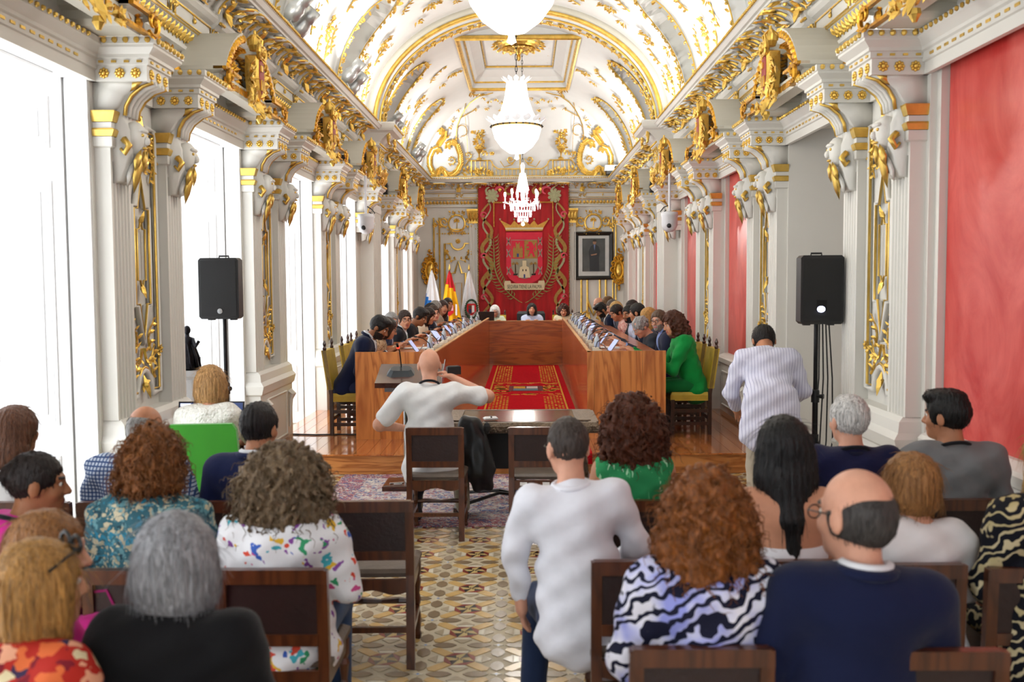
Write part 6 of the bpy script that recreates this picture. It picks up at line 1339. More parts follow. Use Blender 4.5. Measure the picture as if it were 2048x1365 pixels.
    off = 0; VV = []; QQ = []
    for v_, q_ in parts: VV.append(v_); QQ.append(np.asarray(q_).reshape(-1, 4)+off); off += len(v_)
    link('body', mk_mesh('body', np.concatenate(VV), np.concatenate(QQ), mats, np.concatenate(mis)), t)
    for s in (-1, 1):
        ey = MB().ball(tuple(hp(s*.031, .0795, .005)), .0105*hs, 8, 6, 0); pu = hp(s*.031, .0868, .005); ey.ball(tuple(pu), .0058*hs, 7, 5, 1); ey.build('eye', [EYEW, EYE], t, True)
    # ---- upper garment
    if not tub:
        o = .013; cm = shirt_m or cloth(shirt); S_ = [('cf', tp(0, 0, -.07/f) if not stand else H+V3(0, -.035, -.15), tp(0, .01, .17), (.132 if not stand else .150)*bw+o, .10*bw+o, (xa, 1.36), .05), ('cf', tp(0, .01, .17), tp(0, .0, .37), .10*bw+o, .112*bw+o, (xa, 1.36), .06), ('cf', tp(-shw*.74, -.01, .418), tp(shw*.74, -.01, .418), .072*bw+o*.8, .072*bw+o*.8, (Rt @ V3(0, 1, 0), 1.05), .06)]
        if gender == 'f': S_ += [('e', tp(s*.07, .087, .30), (.072, .066, .07), None, .04) for s in (-1, 1)]
        if stand: S_ += [('cf', H+V3(0, -.05, -.14), H+V3(0, -.03, .10), .150*bw, .140*bw, (xa, 1.36), .04)]
        if collar or suit: S_ += [('c', tp(0, -.022, .43), tp(0, -.012, .462), .076, .064, .02)]
        else: S_ += [('c', tp(0, -.018, .42), tp(0, -.012, .445), .072, .060, .03)]
        for i in (0, 1):
            a, e, w = AP[i]
            if sleeve in ('long', 'three'): fr = .93 if sleeve == 'long' else .35; S_ += [('c', a, e, .064*bw+.004, .054*bw, .045), ('c', e, e+(w-e)*fr, .054*bw, .040, .03)]
            elif sleeve == 'short': S_ += [('c', a, a+(e-a)*.72, .066*bw+.004, .066*bw, .045)]
            else: S_ += [('c', a-xa*(.05 if i else -.05), a-xa*(.03 if i else -.03), .062*bw, .06*bw, .04)]
        ph = rng.uniform(0, 6, 6)
        def fold(X, Y, Z): return .0075*np.sin(27*X+17*Z+ph[0]+2.2*np.sin(11*Z+ph[1]))*np.sin(13*Z+9*X+ph[2])+.004*np.sin(47*Z-29*X+21*Y+ph[3])
        Vs, Qs = surf(S_, res, disp=fold if not suit else None); ms = [cm]; m2 = np.zeros(len(Qs)); fcs = (Vs[Qs].mean(1)-H) @ Rt
        fcs[:, 2] /= f
        if suit:
            ms += [cloth(suit[0]), cloth(suit[1] or suit[0])]; vv = (fcs[:, 1] > .0) & (np.abs(fcs[:, 0]) < (fcs[:, 2]-.16)*.24) & (fcs[:, 2] > .16); m2[vv] = 1; m2[vv & (np.abs(fcs[:, 0]) < .022+.02*(.45-fcs[:, 2])) & (fcs[:, 2] < .46)] = 2
        link('jacket' if suit else 'shirt', mk_mesh('shirt', Vs, Qs, ms, m2), t)
        if suit:
            ring = lambda rx, ry, dz, dip: [tuple(neck+Rt @ V3(rx*math.cos(a), -.022+ry*math.sin(a), dz-dip*max(0, math.sin(a)))) for a in [2*PI*k/20 for k in range(20)]]
            MB().tube(ring(.082, .076, .002+.02*(bw-1), .05), .018, 6, closed=True).build('jacket_collar', cm, t, True); MB().tube(ring(.068, .064, .022+.02*(bw-1), .03), .013, 6, closed=True).build('shirt_collar', cloth(suit[0]), t, True)
            for i in (0, 1): a, e, w = AP[i]; d = (w-e)/np.linalg.norm(w-e); MB().tube([tuple(e+(w-e)*.9), tuple(w-d*.005)], .036, 10).build('cuff', cloth(suit[0]), t, True)
        if collar:
            cv = [tp(.072*math.cos(a), -.015+.070*math.sin(a), .488+.012*math.sin(a*1)) for a in [2*PI*k/20 for k in range(20)]]; MB().tube([tuple(p_) for p_ in cv], .013, 6, closed=True).build('collar', cloth(collar), t, True)
    else:
        Vs, Qs = surf([('cf', tp(0, 0, -.05/f), tp(0, .01, .17), .127*bw, .105*bw, (xa, 1.36), .05), ('cf', tp(0, .01, .15), tp(0, .005, .235), .11*bw, .117*bw, (xa, 1.36), .03)], res); link('bandeau_top', mk_mesh('bandeau_top', Vs, Qs, [shirt_m or cloth(shirt)]), t)
    if lanyard:
        cv = [tp(.075*math.cos(a), -.02+.074*math.sin(a), .485+.03*max(0, -math.sin(a))-.10*max(0, math.sin(a))) for a in [2*PI*k/20 for k in range(20)]]; MB().tube([tuple(p_) for p_ in cv], .010, 5, closed=True).build('lanyard', cloth(lanyard), t, True)
    # ---- trousers and shoes
    T_ = [('cf', H+V3(0, 0, -.02), tp(0, 0, .08) if not stand else H+V3(0, 0, -.01), .118*bw, (.105 if not stand else .09)*bw, (xa, 1.34), .05)]
    for hj, kn, an in lg: T_ += [('c', hj+(kn-hj)*.06, kn, .086*bw, .07, .05), ('c', kn, an+V3(0, 0, .02), .069, .056, .03)]
    Vt, Qt = surf(T_, res*1.35); link('trousers', mk_mesh('trousers', Vt, Qt, [pants_m or cloth(pants)]), t)
    for hj, kn, an in lg:
        b = an+V3(0, -.03, -.045); sh_ = MB().loft([[tuple(b+V3(xx*w_, yy, zz)) for xx, yy in ((-.034, -.02), (.034, -.02), (.042, .09), (.04, .18), (.018, .225), (-.018, .225), (-.04, .18), (-.042, .09))] for zz, w_ in ((-.044, 1.0), (-.03, 1.05), (.0, .98), (.03, .7))]); sh_.build('shoe', cloth(shoe), t, True)
    # ---- hair
    if hair: make_hair(t, hair, hc, hp, he, hs, Rh, hc_, res, hairfn)
    if glasses:
        g = MB()
        for s in (-1, 1): g.tube([tuple(hp(s*.033+.024*math.cos(a), .108, .002+.018*math.sin(a))) for a in [2*PI*k/14 for k in range(14)]], .0025, 5, closed=True); g.tube([tuple(hp(s*.057, .105, .008)), tuple(hp(s*.082, .05, .008)), tuple(hp(s*.084, -.01, .004))], .0024, 5)
        g.tube([tuple(hp(-.01, .109, .004)), tuple(hp(.01, .109, .004))], .0025, 5); g.build('spectacles', mat('frame_'+glasses, glasses, .3), t)
    return t, hp, tp
def make_hair(t, kind, c, hp, he, hs, Rh, hc_, res, fn=None):
    h = max(.007, res*.62); m = hairm(c); ph = rng.uniform(0, 6, 8)
    def loc(X, Y, Z):
        px, py, pz = X-hc_[0], Y-hc_[1], Z-hc_[2]; return (px*Rh[0, 0]+py*Rh[1, 0]+pz*Rh[2, 0])/hs, (px*Rh[0, 1]+py*Rh[1, 1]+pz*Rh[2, 1])/hs, (px*Rh[0, 2]+py*Rh[1, 2]+pz*Rh[2, 2])/hs
    def straight(X, Y, Z):
        a, b, z = loc(X, Y, Z); an = np.arctan2(a, -b); return .0022*np.sin(34*an+6*z+ph[0])+.0018*np.sin(61*an+9*z+ph[1])
    def curls(amp, fr):
        def d(X, Y, Z):
            a, b, z = loc(X, Y, Z); w = fr
            return amp*(np.sin(w*a+ph[0]+1.7*np.sin(w*.6*z+ph[3]))*np.sin(w*b+ph[1]+1.5*np.sin(w*.5*a+ph[4]))*np.sin(w*.75*z+ph[2])*1.5+.45*np.sin(2.1*w*a+1.3*w*z+ph[5])*np.sin(2.3*w*z-w*b+ph[6])); 
        return d
    disp = straight
    face = ('s', hp(0, .125, -.045), (.075*hs, .085*hs, .10*hs), Rh, .015)
    if kind in ('short', 'buzz', 'quiff'):
        k_ = .0025 if kind == 'buzz' else .011
        P = [he((0, -.014, .026), (.079+k_, .099+k_, .098+k_), .01), ('s', hp(0, .115, -.035), (.10*hs, .082*hs, .098*hs), Rh, .012), ('s', hp(0, .02, -.15), (.14*hs, .125*hs, .115*hs), Rh, .012)]
        if kind == 'quiff': P.insert(1, he((0, .05, .10), (.065, .055, .035), .02)); P.insert(1, he((0, -.01, .105), (.07, .08, .03), .02))
        for s in (-1, 1): P.append(('s', hp(s*.088, .0, -.02), (.02*hs, .024*hs, .034*hs), Rh, .008))
    elif kind == 'fringe':
        P = [he((0, -.017, -.006), (.0825, .1005, .090), .01), he((0, -.046, .012), (.074, .0705, .066), .01), ('s', hp(0, .12, -.02), (.11*hs, .105*hs, .12*hs), Rh, .012), ('s', hp(0, .02, -.15), (.14*hs, .12*hs, .105*hs), Rh, .01)]
        for s in (-1, 1): P.append(('s', hp(s*.09, .0, -.02), (.018*hs, .022*hs, .032*hs), Rh, .006))
    elif kind == 'bob':
        P = [he((0, -.015, .025), (.096, .112, .105), .02), he((0, -.035, -.06), (.102, .085, .10), .05), he((.075, .015, -.05), (.03, .05, .085), .03), he((-.075, .015, -.05), (.03, .05, .085), .03), face]
    elif kind == 'shortbob':
        P = [he((0, -.02, .03), (.094, .112, .105), .02), he((0, -.05, -.045), (.088, .065, .065), .04), he((.07, .02, -.02), (.03, .04, .05), .03), he((-.07, .02, -.02), (.03, .04, .05), .03), face]
    elif kind == 'bun':
        P = [he((0, -.015, .027), (.085, .105, .103), .02), he((0, -.10, .03), (.045, .04, .042), .02), ('s', hp(0, .12, -.05), (.10*hs, .085*hs, .11*hs), Rh, .012), ('s', hp(0, .03, -.16), (.14*hs, .12*hs, .12*hs), Rh, .012)]
    elif kind == 'long':
        P = [he((0, -.015, .025), (.093, .110, .104), .02), he((0, -.05, -.08), (.095, .07, .11), .05), he((.075, .01, -.09), (.028, .045, .12), .03), he((-.075, .01, -.09), (.028, .045, .12), .03), face]
    elif kind[0] == 'verylong':
        L_ = kind[1]; wd = kind[2]; P = [he((0, -.015, .025), (.098, .112, .107), .02), he((0, -.055, -.09), (.125, .075, .14), .05), face]
        P += [('cf', hp(0, -.075, -.12), hp(.0, -.12, -.26), .06*hs, .05*hs, (Rh @ V3(1, 0, 0), wd), .05), ('cf', hp(0.0, -.12, -.26), hp(.012, -.135, -L_), .05*hs, .03*hs, (Rh @ V3(1, 0, 0), wd*.8), .03)]
    elif kind[0] == 'curly':
        rx, ry, top_, low, amp, fr = kind[1:]
        P = [he((0, -.02, .02), (rx*.82, ry*.86, top_), .02), he((0, -.045, (top_-low)*.5-.03), (rx, ry*.82, (top_+low)*.45), .05), he((0, -.06, -low*.75), (rx*.92, ry*.66, low*.42), .05), ('s', hp(0, .13, -.05), (.07*hs, .085*hs, .105*hs), Rh, .02)]; disp = curls(amp, fr)
    elif kind[0] == 'afro':
        rx, ry, rz_, dz, amp, fr = kind[1:]; P = [he((0, -.02, dz), (rx, ry, rz_), .02), ('s', hp(0, .125, -.05), (.078*hs, .085*hs, .11*hs), Rh, .015)]; disp = curls(amp, fr)
    V_, Q_ = surf(P, h, disp=disp if kind != 'fringe' else None)
    if len(Q_) == 0: return
    link('hair', mk_mesh('hair', V_, Q_, [m]), t)
    if res > .0125: return
    e1 = V_[Q_[:, 1]]-V_[Q_[:, 0]]; e2 = V_[Q_[:, 3]]-V_[Q_[:, 0]]; nn = np.cross(e1, e2); nl = np.linalg.norm(nn, axis=1)+1e-12; nn /= nl[:, None]; ct = V_[Q_].mean(1)
    cur = isinstance(kind, tuple) and kind[0] in ('curly', 'afro'); ns = 900 if cur else 500
    if kind == 'buzz': return
    if kind == 'fringe': ns = 250
    pk = rng.choice(len(Q_), ns, p=nl/nl.sum()); st = ct[pk]-nn[pk]*.004; n_ = nn[pk]; ds = ct[pk]-hc_; up = V3(0, 0, 1)
    dn = -up+n_*(n_ @ up)[:, None]; dl = np.linalg.norm(dn, axis=1)[:, None]; dn = dn/(dl+.05); ln = rng.uniform(.05, .13, ns)*(.8 if cur else 1.0)
    if kind in ('short', 'buzz', 'quiff', 'fringe', 'bun'): ln = rng.uniform(.015, .035, ns)
    K = 11; u = np.linspace(0, 1, K); bi = np.cross(n_, dn); pts = np.zeros((ns, K, 3)); p0 = rng.uniform(0, 6.28, ns); tn = rng.uniform(1.2, 2.6, ns)
    for q_ in range(K):
        a = p0+u[q_]*6.28*tn; rad = (.007 if cur else .0012)*min(1, u[q_]*3); lift = (.010 if cur else .003)*math.sin(PI*u[q_])+(.004 if cur else .0025)
        pts[:, q_] = st+dn*(ln*u[q_])[:, None]+n_*(lift+rad*np.cos(a))[:, None]+bi*(rad*np.sin(a))[:, None]
    tg = np.gradient(pts, axis=1); tg /= np.linalg.norm(tg, axis=2)[:, :, None]+1e-9; s1 = np.cross(tg, n_[:, None, :]); s1 /= np.linalg.norm(s1, axis=2)[:, :, None]+1e-9; s2 = np.cross(tg, s1); rr_ = (.0026 if cur else .0014)*(1-.75*u)[None, :, None]
    ring = np.stack([pts+(s1*math.cos(b_)+s2*math.sin(b_))*rr_ for b_ in (0, 2.094, 4.189)], 2).reshape(-1, 3); base = np.arange(ns*K).reshape(ns, K)*3; F_ = []
    for b_ in range(3): A = base[:, :-1]+b_; B = base[:, :-1]+(b_+1) % 3; F_.append(np.stack([A, B, B+3, A+3], -1).reshape(-1, 4))
    link('hair_strands', mk_mesh('hair_strands', ring, np.concatenate(F_), [m]), t, kind='stuff')
# ================================================================== THE AUDIENCE (seen from behind)
PR1 = pattern('print_shirt', 'e9e9ec', ['d8503c', '3f62b8', 'e2b53a', '3a9a6a', '8a4fa0', '4ab0c0', 'c84f8a'], 22, .36)
PR2 = pattern('teal_print', '35606c', ['5f8c94', 'a89f86', '26434e', '7c9a9a', 'c2b89c', '2f7c96'], 34, .55)
PR3 = pattern('zebra_print', '16172c', ['8f95d8', 'e4e2ee'], 7.5, kind='zebra', width=.42)
PR4 = pattern('check_shirt', 'b9c4d6', ['38507e'], 52, kind='check', width=.36)
PR5 = pattern('stripe_shirt', 'd9d8e8', ['6a6a9a'], 46, kind='stripe', width=.10)
PR6 = pattern('floral_red', 'b02a20', ['e0a080', 'd8c8a0', '7a1c28', 'd86a3a', '3a2a48'], 20, .5)
PR7 = pattern('black_cream', '12131c', ['b8a878', 'cfc09a'], 7.5, kind='zebra', width=.72)
PR8 = pattern('green_dress', '2f8f58', ['a8d8b0', '58b078'], 30, .25, stretch=(1, 1, .25))
LACE = mat('white_lace', 'e6e4dc', .9, var=.1, vs=60, bump=.8, bs=50)
AUD = 'seated audience'
near = dict(res=.012, faceres=.0065)
def aud(label, px, yh, top, **kw):
    x = (px-1050)/1991*yh; lean = kw.get('lean', .05); y = yh-.03-.55*math.sin(lean); kw.setdefault('yaw', 0.); ya = kw.pop('yaw')
    kw = {**near, **kw}; return person(label, x+.5*math.sin(kw.get('side', 0))*-1, y, 0, ya, top, **kw)
# second row from the front (left to right)
aud('woman with long brown hair and white sleeveless top by the left window', 8, 4.95, 1.27, gender='f', sk='tan', hair=('verylong', .34, 1.6), hc='5a3620', shirt='e6e6e6', sleeve='none', yaw=-.2, head=(-.2, .05, 0), lean=.1)
aud('man with thin grey hair in a blue checked shirt', 272, 4.98, 1.27, gender='m', sk='mid', hair='fringe', hc='8c8884', shirt_m=PR4, sleeve='short', collar='b9c4d6', head=(-.15, .3, 0), lean=.12, build=1.08)
aud('man with cropped dark hair in a navy suit, front left', 508, 4.98, 1.27, sk='mid', hair='short', hc='1c1718', suit=('e4e6ea', '1c2444'), shirt='121c44', pants='10162c', head=(-.25, .1, 0), build=1.08)
aud('woman with auburn curls in a green patterned dress', 1265, 4.98, 1.265, gender='f', sk='mid', hair=('curly', .165, .135, .15, .19, .016, 70), hc='52260f', shirt_m=PR8, sleeve='none', pants='1d4a34', head=(.1, .02, 0))
aud('white-haired man in a dark navy jacket with lanyard', 1700, 4.98, 1.295, sk='pink', hair='short', hc='cfccc8', shirt='15173a', collar='10122c', lanyard='14141c', pants='1a1c30', head=(.25, .0, 0), build=1.08)
aud('young man with black hair in a grey sweater looking left', 1900, 4.98, 1.315, sk='mid', hair='quiff', hc='0d0b0b', shirt='77787a', collar='8a8b8e', lanyard='16161a', pants='23232b', head=(.75, .05, 0), build=1.12)
# third row
aud('woman with dark hair in a bun and pink top in profile', 28, 3.88, 1.225, gender='f', sk='tan', hair='bun', hc='1c1210', shirt='d02a90', sleeve='none', pants='8c1a5c', yaw=-.55, head=(-.6, .08, 0), lanyard='16161a', lean=.12)
aud('woman with short auburn curls in a teal patterned blouse', 295, 3.86, 1.305, gender='f', sk='light', hair=('curly', .118, .125, .135, .10, .011, 78), hc='7c4a20', shirt_m=PR2, sleeve='long', collar='3c6874', pants='22343c', build=1.12, head=(-.15, .05, 0))
aud('woman with grey-brown frizzy curls in a white printed shirt', 562, 3.84, 1.235, gender='f', sk='light', hair=('curly', .185, .14, .13, .20, .014, 92), hc='6e5a42', shirt_m=PR1, sleeve='long', pants='2c4468', build=1.12, head=(0, .03, 0))
p, hp_, tp_ = aud('man in a white shirt and jeans leaning out into the aisle', 1142, 4.02, 1.335, sk='pink', hair='buzz', hc='3a302b', shirt='e4e4ec', collar='e8e8f0', pants='22304e', glasses='2a2624', head=(.35, .08, 0), side=-.08, build=1.0, armpts=(((-.27, .08, .80), (-.25, .12, .58)), ((.225, .10, .80), (.16, .32, .66))), lean=.12, legs=(((-.17, .36, .50), (-.20, .28, .09)), None), curl=.35)
aud('woman with long straight black hair and bare back in a white top', 1568, 3.90, 1.345, gender='f', sk='light', hair=('verylong', .50, 1.25), hc='0c0a0c', shirt='e8e8ec', tub=True, sleeve='none', pants='d8d8dc', build=1.06, head=(.0, .0, 0))
aud('woman with short blonde hair in a white top', 1828, 3.86, 1.20, gender='f', sk='pink', hair='shortbob', hc='96683a', shirt='dcd8d8', sleeve='long', pants='2a2a34', head=(.3, .1, 0), hs=1.05)
aud('woman with blonde hair in a black and cream patterned dress at the right edge', 2108, 3.72, 1.33, gender='f', sk='light', hair=('verylong', .3, 1.4), hc='b08a4e', shirt_m=PR7, sleeve='long', pants_m=PR7, pants='15161c', build=1.15)
# last row
aud('woman with a smooth grey bob in a black top', 332, 2.66, 1.26, gender='f', sk='light', hair='bob', hc='8e8e92', shirt='0b0b0e', sleeve='long', pants='0f0f14', build=1.10, hs=1.06, lean=.0, head=(0, .02, 0))
aud('woman with auburn curls to the shoulders in a zebra print blouse', 1412, 3.02, 1.285, gender='f', sk='light', hair=('curly', .150, .14, .135, .23, .012, 88), hc='7d4618', shirt_m=PR3, sleeve='long', pants='1c1c28', build=1.16, hs=1.02)
aud('balding man with dark glasses in a navy suit, lower right', 1725, 2.92, 1.325, sk='pink', hair='fringe', hc='3c3836', suit=('d8d8dc', '20263e'), shirt='0e1636', pants='0d1226', glasses='1c1a1a', head=(.55, .12, .05), build=1.14, hs=1.14, lean=.0, side=.06)
p, hp_, tp_ = aud('blonde woman in a red floral top, lower left corner', 28, 2.55, 1.22, gender='f', sk='light', hair='long', hc='a5783e', shirt_m=PR6, sleeve='long', pants='3a2428', build=1.05, yaw=-.45, head=(-.3, .05, 0))
g = MB()
for s in (-1, 1): g.tube([tuple(hp_(s*.035+.028*math.cos(a), .075, .105+.022*math.sin(a))) for a in [2*PI*k/12 for k in range(12)]], .006, 5, closed=True); g.tube([tuple(hp_(s*.06, .07, .10)), tuple(hp_(s*.1, -.02, .06))], .004, 5)
g.build('raised_sunglasses', BLACK, p)
aud('woman with light brown hair facing right behind the floral top, left edge', 40, 2.98, 1.20, gender='f', sk='pink', hair='bob', hc='8a5c30', shirt='b81a78', sleeve='long', pants='8c1a5c', yaw=-.9, head=(-.45, .1, 0))
# laptop operator, photographer, technician
person('blonde woman in white lace working at the laptop', -2.10, 6.52, 0, .12, 1.33, seat=.46, gender='f', sk='light', hair='bob', hc='b58a58', shirt_m=LACE, sleeve='three', pants='2c2c34', lean=.12, head=(.1, .12, 0), armpts=(((-.24, .16, .82), (-.12, .38, .76)), ((.26, .18, .82), (.16, .40, .76))), **near)
ph, hp_, tp_ = person('bald photographer in a white t-shirt raising a small camera', -.72, 7.42, 0, .05, 1.37, seat=.46, sk='pink', hair=None, hc='4a3a30', shirt='e2e2e2', sleeve='short', pants='a59a84', shoe='2a2826', lanyard='15151a', lean=.10, build=1.10, head=(.1, .1, 0), armpts=(((-.38, .06, .80), (-.20, .26, .74)), ((.44, .12, 1.0), (.17, .22, 1.14))), legs=(((-.14, .40, .50), (-.13, .34, .09)), ((.22, .40, .50), (.24, .30, .09))), curl=.9, **near)
t = thing('compact_camera', 'small black camera held up at the photographer shoulder', 'camera', (-.555, 7.67, 1.16), .4); MB().loft([[(-.055, -.02, 0), (.055, -.02, 0), (.055, .02, 0), (-.055, .02, 0)], [(-.055, -.02, .06), (.055, -.02, .06), (.055, .02, .06), (-.055, .02, .06)], [(-.04, -.015, .068), (.04, -.015, .068), (.04, .015, .068), (-.04, .015, .068)]]).build('camera_body', BLACK, t); MB().lathe([(.026, .02), (.028, .05), (.02, .055), (.0, .045)], (0, 0, .03), 14, 0, 1).build('lens', DARKM, t)
person('man in a striped white shirt and beige trousers bending forward by the right loudspeaker', 1.83, 7.42, 0, -.1, 1.62, stand=True, sk='mid', hair='short', hc='15100e', shirt_m=PR5, sleeve='long', collar='dcdcea', pants='b3a794', shoe='5a4632', lean=.50, head=(0, .55, 0), build=1.04, armpts=(((-.27, .24, 1.00), (-.20, .42, .86)), ((.29, .26, 1.02), (.22, .44, .90))), **near)
# the coat over the table and the jacket on the floor
def drape(name, label, cat, loc, prims, m, rz=0, disp=None):
    t = thing(name, label, cat, loc, rz); ph = rng.uniform(0, 6, 4)
    V_, Q_ = surf(prims, .014, disp=lambda X, Y, Z: .010*np.sin(38*X+9*Z+ph[0])*np.sin(14*Z+ph[1])+.006*np.sin(60*X-20*Y+ph[2])); link('folded_cloth', mk_mesh(name, V_, Q_, [m]), t); return t
drape('coat', 'black quilted coat hanging at the photographer right side', 'coat', (-.40, 7.72, 0), [('cf', V3(-.03, 0, .76), V3(.02, 0, .40), .07, .10, (V3(1, 0, 0), 1.5), .04), ('cf', V3(.02, .0, .45), V3(.06, .02, .28), .07, .06, (V3(1, 0, 0), 1.4), .04)], mat('black_nylon', '17191c', .4, var=.2, vs=12)); MB().ball((.10, -.06, .74), (.03, .02, .05), 7, 5).build('hood_toggle', BLACK, bpy.data.objects['coat'])
t = drape('jacket_bundle', 'dark navy jacket dropped on the rug beside the photographer chair', 'jacket', (-1.02, 7.62, 0), [('e', V3(0, 0, .07), (.20, .16, .06), None, .04), ('cf', V3(.10, .0, .06), V3(.20, .0, .28), .07, .05, (V3(0, 1, 0), 1.5), .05), ('e', V3(-.16, .04, .05), (.12, .09, .035), None, .04)], mat('navy_shell', '1d2430', .6, var=.2, vs=10)); MB().tube([(.0, -.14, .10), (.06, -.16, .14), (.14, -.14, .12)], .008, 5).build('strap', BLACK, t)
t = thing('handbag', 'magenta bag on the lap of the woman in pink', 'bag', (-1.60, 3.62, .52)); V_, Q_ = surf([('e', V3(0, 0, .07), (.15, .11, .07), None, .03), ('e', V3(.06, 0, .10), (.08, .08, .05), None, .04)], .014); link('pouch', mk_mesh('pouch', V_, Q_, [cloth('b81a78')]), t); MB().tube([(-.08, 0, .13), (-.06, 0, .22), (.04, 0, .23), (.08, 0, .14)], .008, 5).build('strap', cloth('8c1a5c'), t)
# ================================================================== THE COUNCIL
far = dict(res=.017, faceres=.0085, hand_res=.0085)
def short(l):
    w = l.split(',')[0].split()[:10]
    while w[-1] in ('the', 'a', 'in', 'on', 'with', 'and', 'of', 'his', 'at', 'over', 'far', 'behind'): w.pop()
    return ' '.join(w)
def desk_arms(s=1): return (((-.25, .22, .68), (-.10, .50, .88)), ((.25, .22, .68), (.10, .50, .88)))
def councillor(label, side_, xh, y, zt, head=(0, 0, 0), lean=.42, i=0, **kw):
    """left row faces +X (side -1), right row faces -X (side +1)"""
    yw = -PI/2 if side_ < 0 else PI/2; fwd = -side_; top = zt-ZS; ox = .58*math.sin(lean)+.03; hx = xh-fwd*ox
    lim = 1.98 if side_ < 0 else 1.66
    kw = {**far, **kw}; put_tall(hx+fwd*.06, y, yw, 'yellow council chair under the '+short(label))
    dsk = (1.74 if side_ < 0 else 1.43); reach = max(.30, abs(hx)-dsk+.16)
    kw.setdefault('armpts', (((-.25, reach*.45, .70), (-.12, reach+.10, .90)), ((.25, reach*.45, .70), (.12, reach+.08, .90))))
    return person(label, hx, y, ZS, yw, zt+(.80-.80*math.cos(lean))+.0, seat=.45, lean=lean, head=head, **kw)
L_ = -1
CL = [('man with dark hair and beard in a navy suit, first on the left bench', -1.685, 10.95, 1.50, (-.15, .45, 0), dict(hair='quiff', hc='151213', beard='241a16', sk='tan', suit=('e4e6ea', '3a3e48'), shirt='131b38', build=1.1, lean=.45)),
      ('woman with glasses in a leopard print blouse behind the first navy suit', -1.66, 11.75, 1.44, (.0, .3, 0), dict(gender='f', hair='bob', hc='2a1c16', sk='light', shirt_m=pattern('leopard', 'd8c0a0', ['6a4a2c', '8a6a40'], 40, .4), glasses='161416')),
      ('grey-haired man with thin glasses in a blue suit on the left bench', -1.69, 12.55, 1.46, (-1.1, .0, 0), dict(hair='short', hc='8a8886', sk='mid', suit=('aab4d0', '2a2c3c'), shirt='26365c', glasses='8a8a8c')),
      ('smiling man with glasses, dark suit and green tie on the left bench', -1.60, 13.35, 1.46, (-1.15, .05, .12), dict(hair='short', hc='2c1c14', sk='light', suit=('dce4ea', '1f6a4a'), shirt='14161e', glasses='2a2220')),
      ('man with tousled dark hair and bare forearms on the left bench', -1.56, 14.2, 1.49, (-.3, .4, 0), dict(hair='quiff', hc='1d1512', sk='tan', shirt='12131a', sleeve='short')),
      ('woman with straight dark hair in a cream blouse on the left bench', -1.50, 15.1, 1.46, (-.2, .25, 0), dict(gender='f', hair='long', hc='24140f', sk='light', shirt='d8ccb8', sleeve='long')),
      ('laughing man with glasses resting his chin on the left bench', -1.43, 15.95, 1.46, (-1.1, .05, .25), dict(hair='short', hc='3c2a20', sk='pink', suit=('c8d0e0', '20283c'), shirt='171b2c', glasses='3a2c28')),
      ('dark-haired man half hidden behind the laughing man', -1.62, 16.5, 1.49, (.0, .3, 0), dict(hair='short', hc='16100e', sk='mid', shirt='1c1e28')),
      ('grey-haired man half hidden before the blue flag', -1.60, 17.05, 1.52, (.0, .3, 0), dict(hair='short', hc='8c857e', sk='mid', shirt='3a4252')),
      ('woman with long brown hair in a beige jacket smiling, left bench', -1.47, 17.65, 1.50, (-1.1, .0, 0), dict(gender='f', hair=('verylong', .36, 1.3), hc='331a12', sk='light', shirt='b8ac9a')),
      ('man in a dark jacket resting his fist, last on the left bench', -1.46, 18.45, 1.53, (-.9, .0, 0), dict(hair='short', hc='2c1e18', sk='mid', suit=('d8dce4', '8a1c20'), shirt='161a30'))]
for lab, x, y, zt, hd, kw in CL: councillor(lab, -1, x, y, zt, hd, group='councillors on the left bench', **kw)
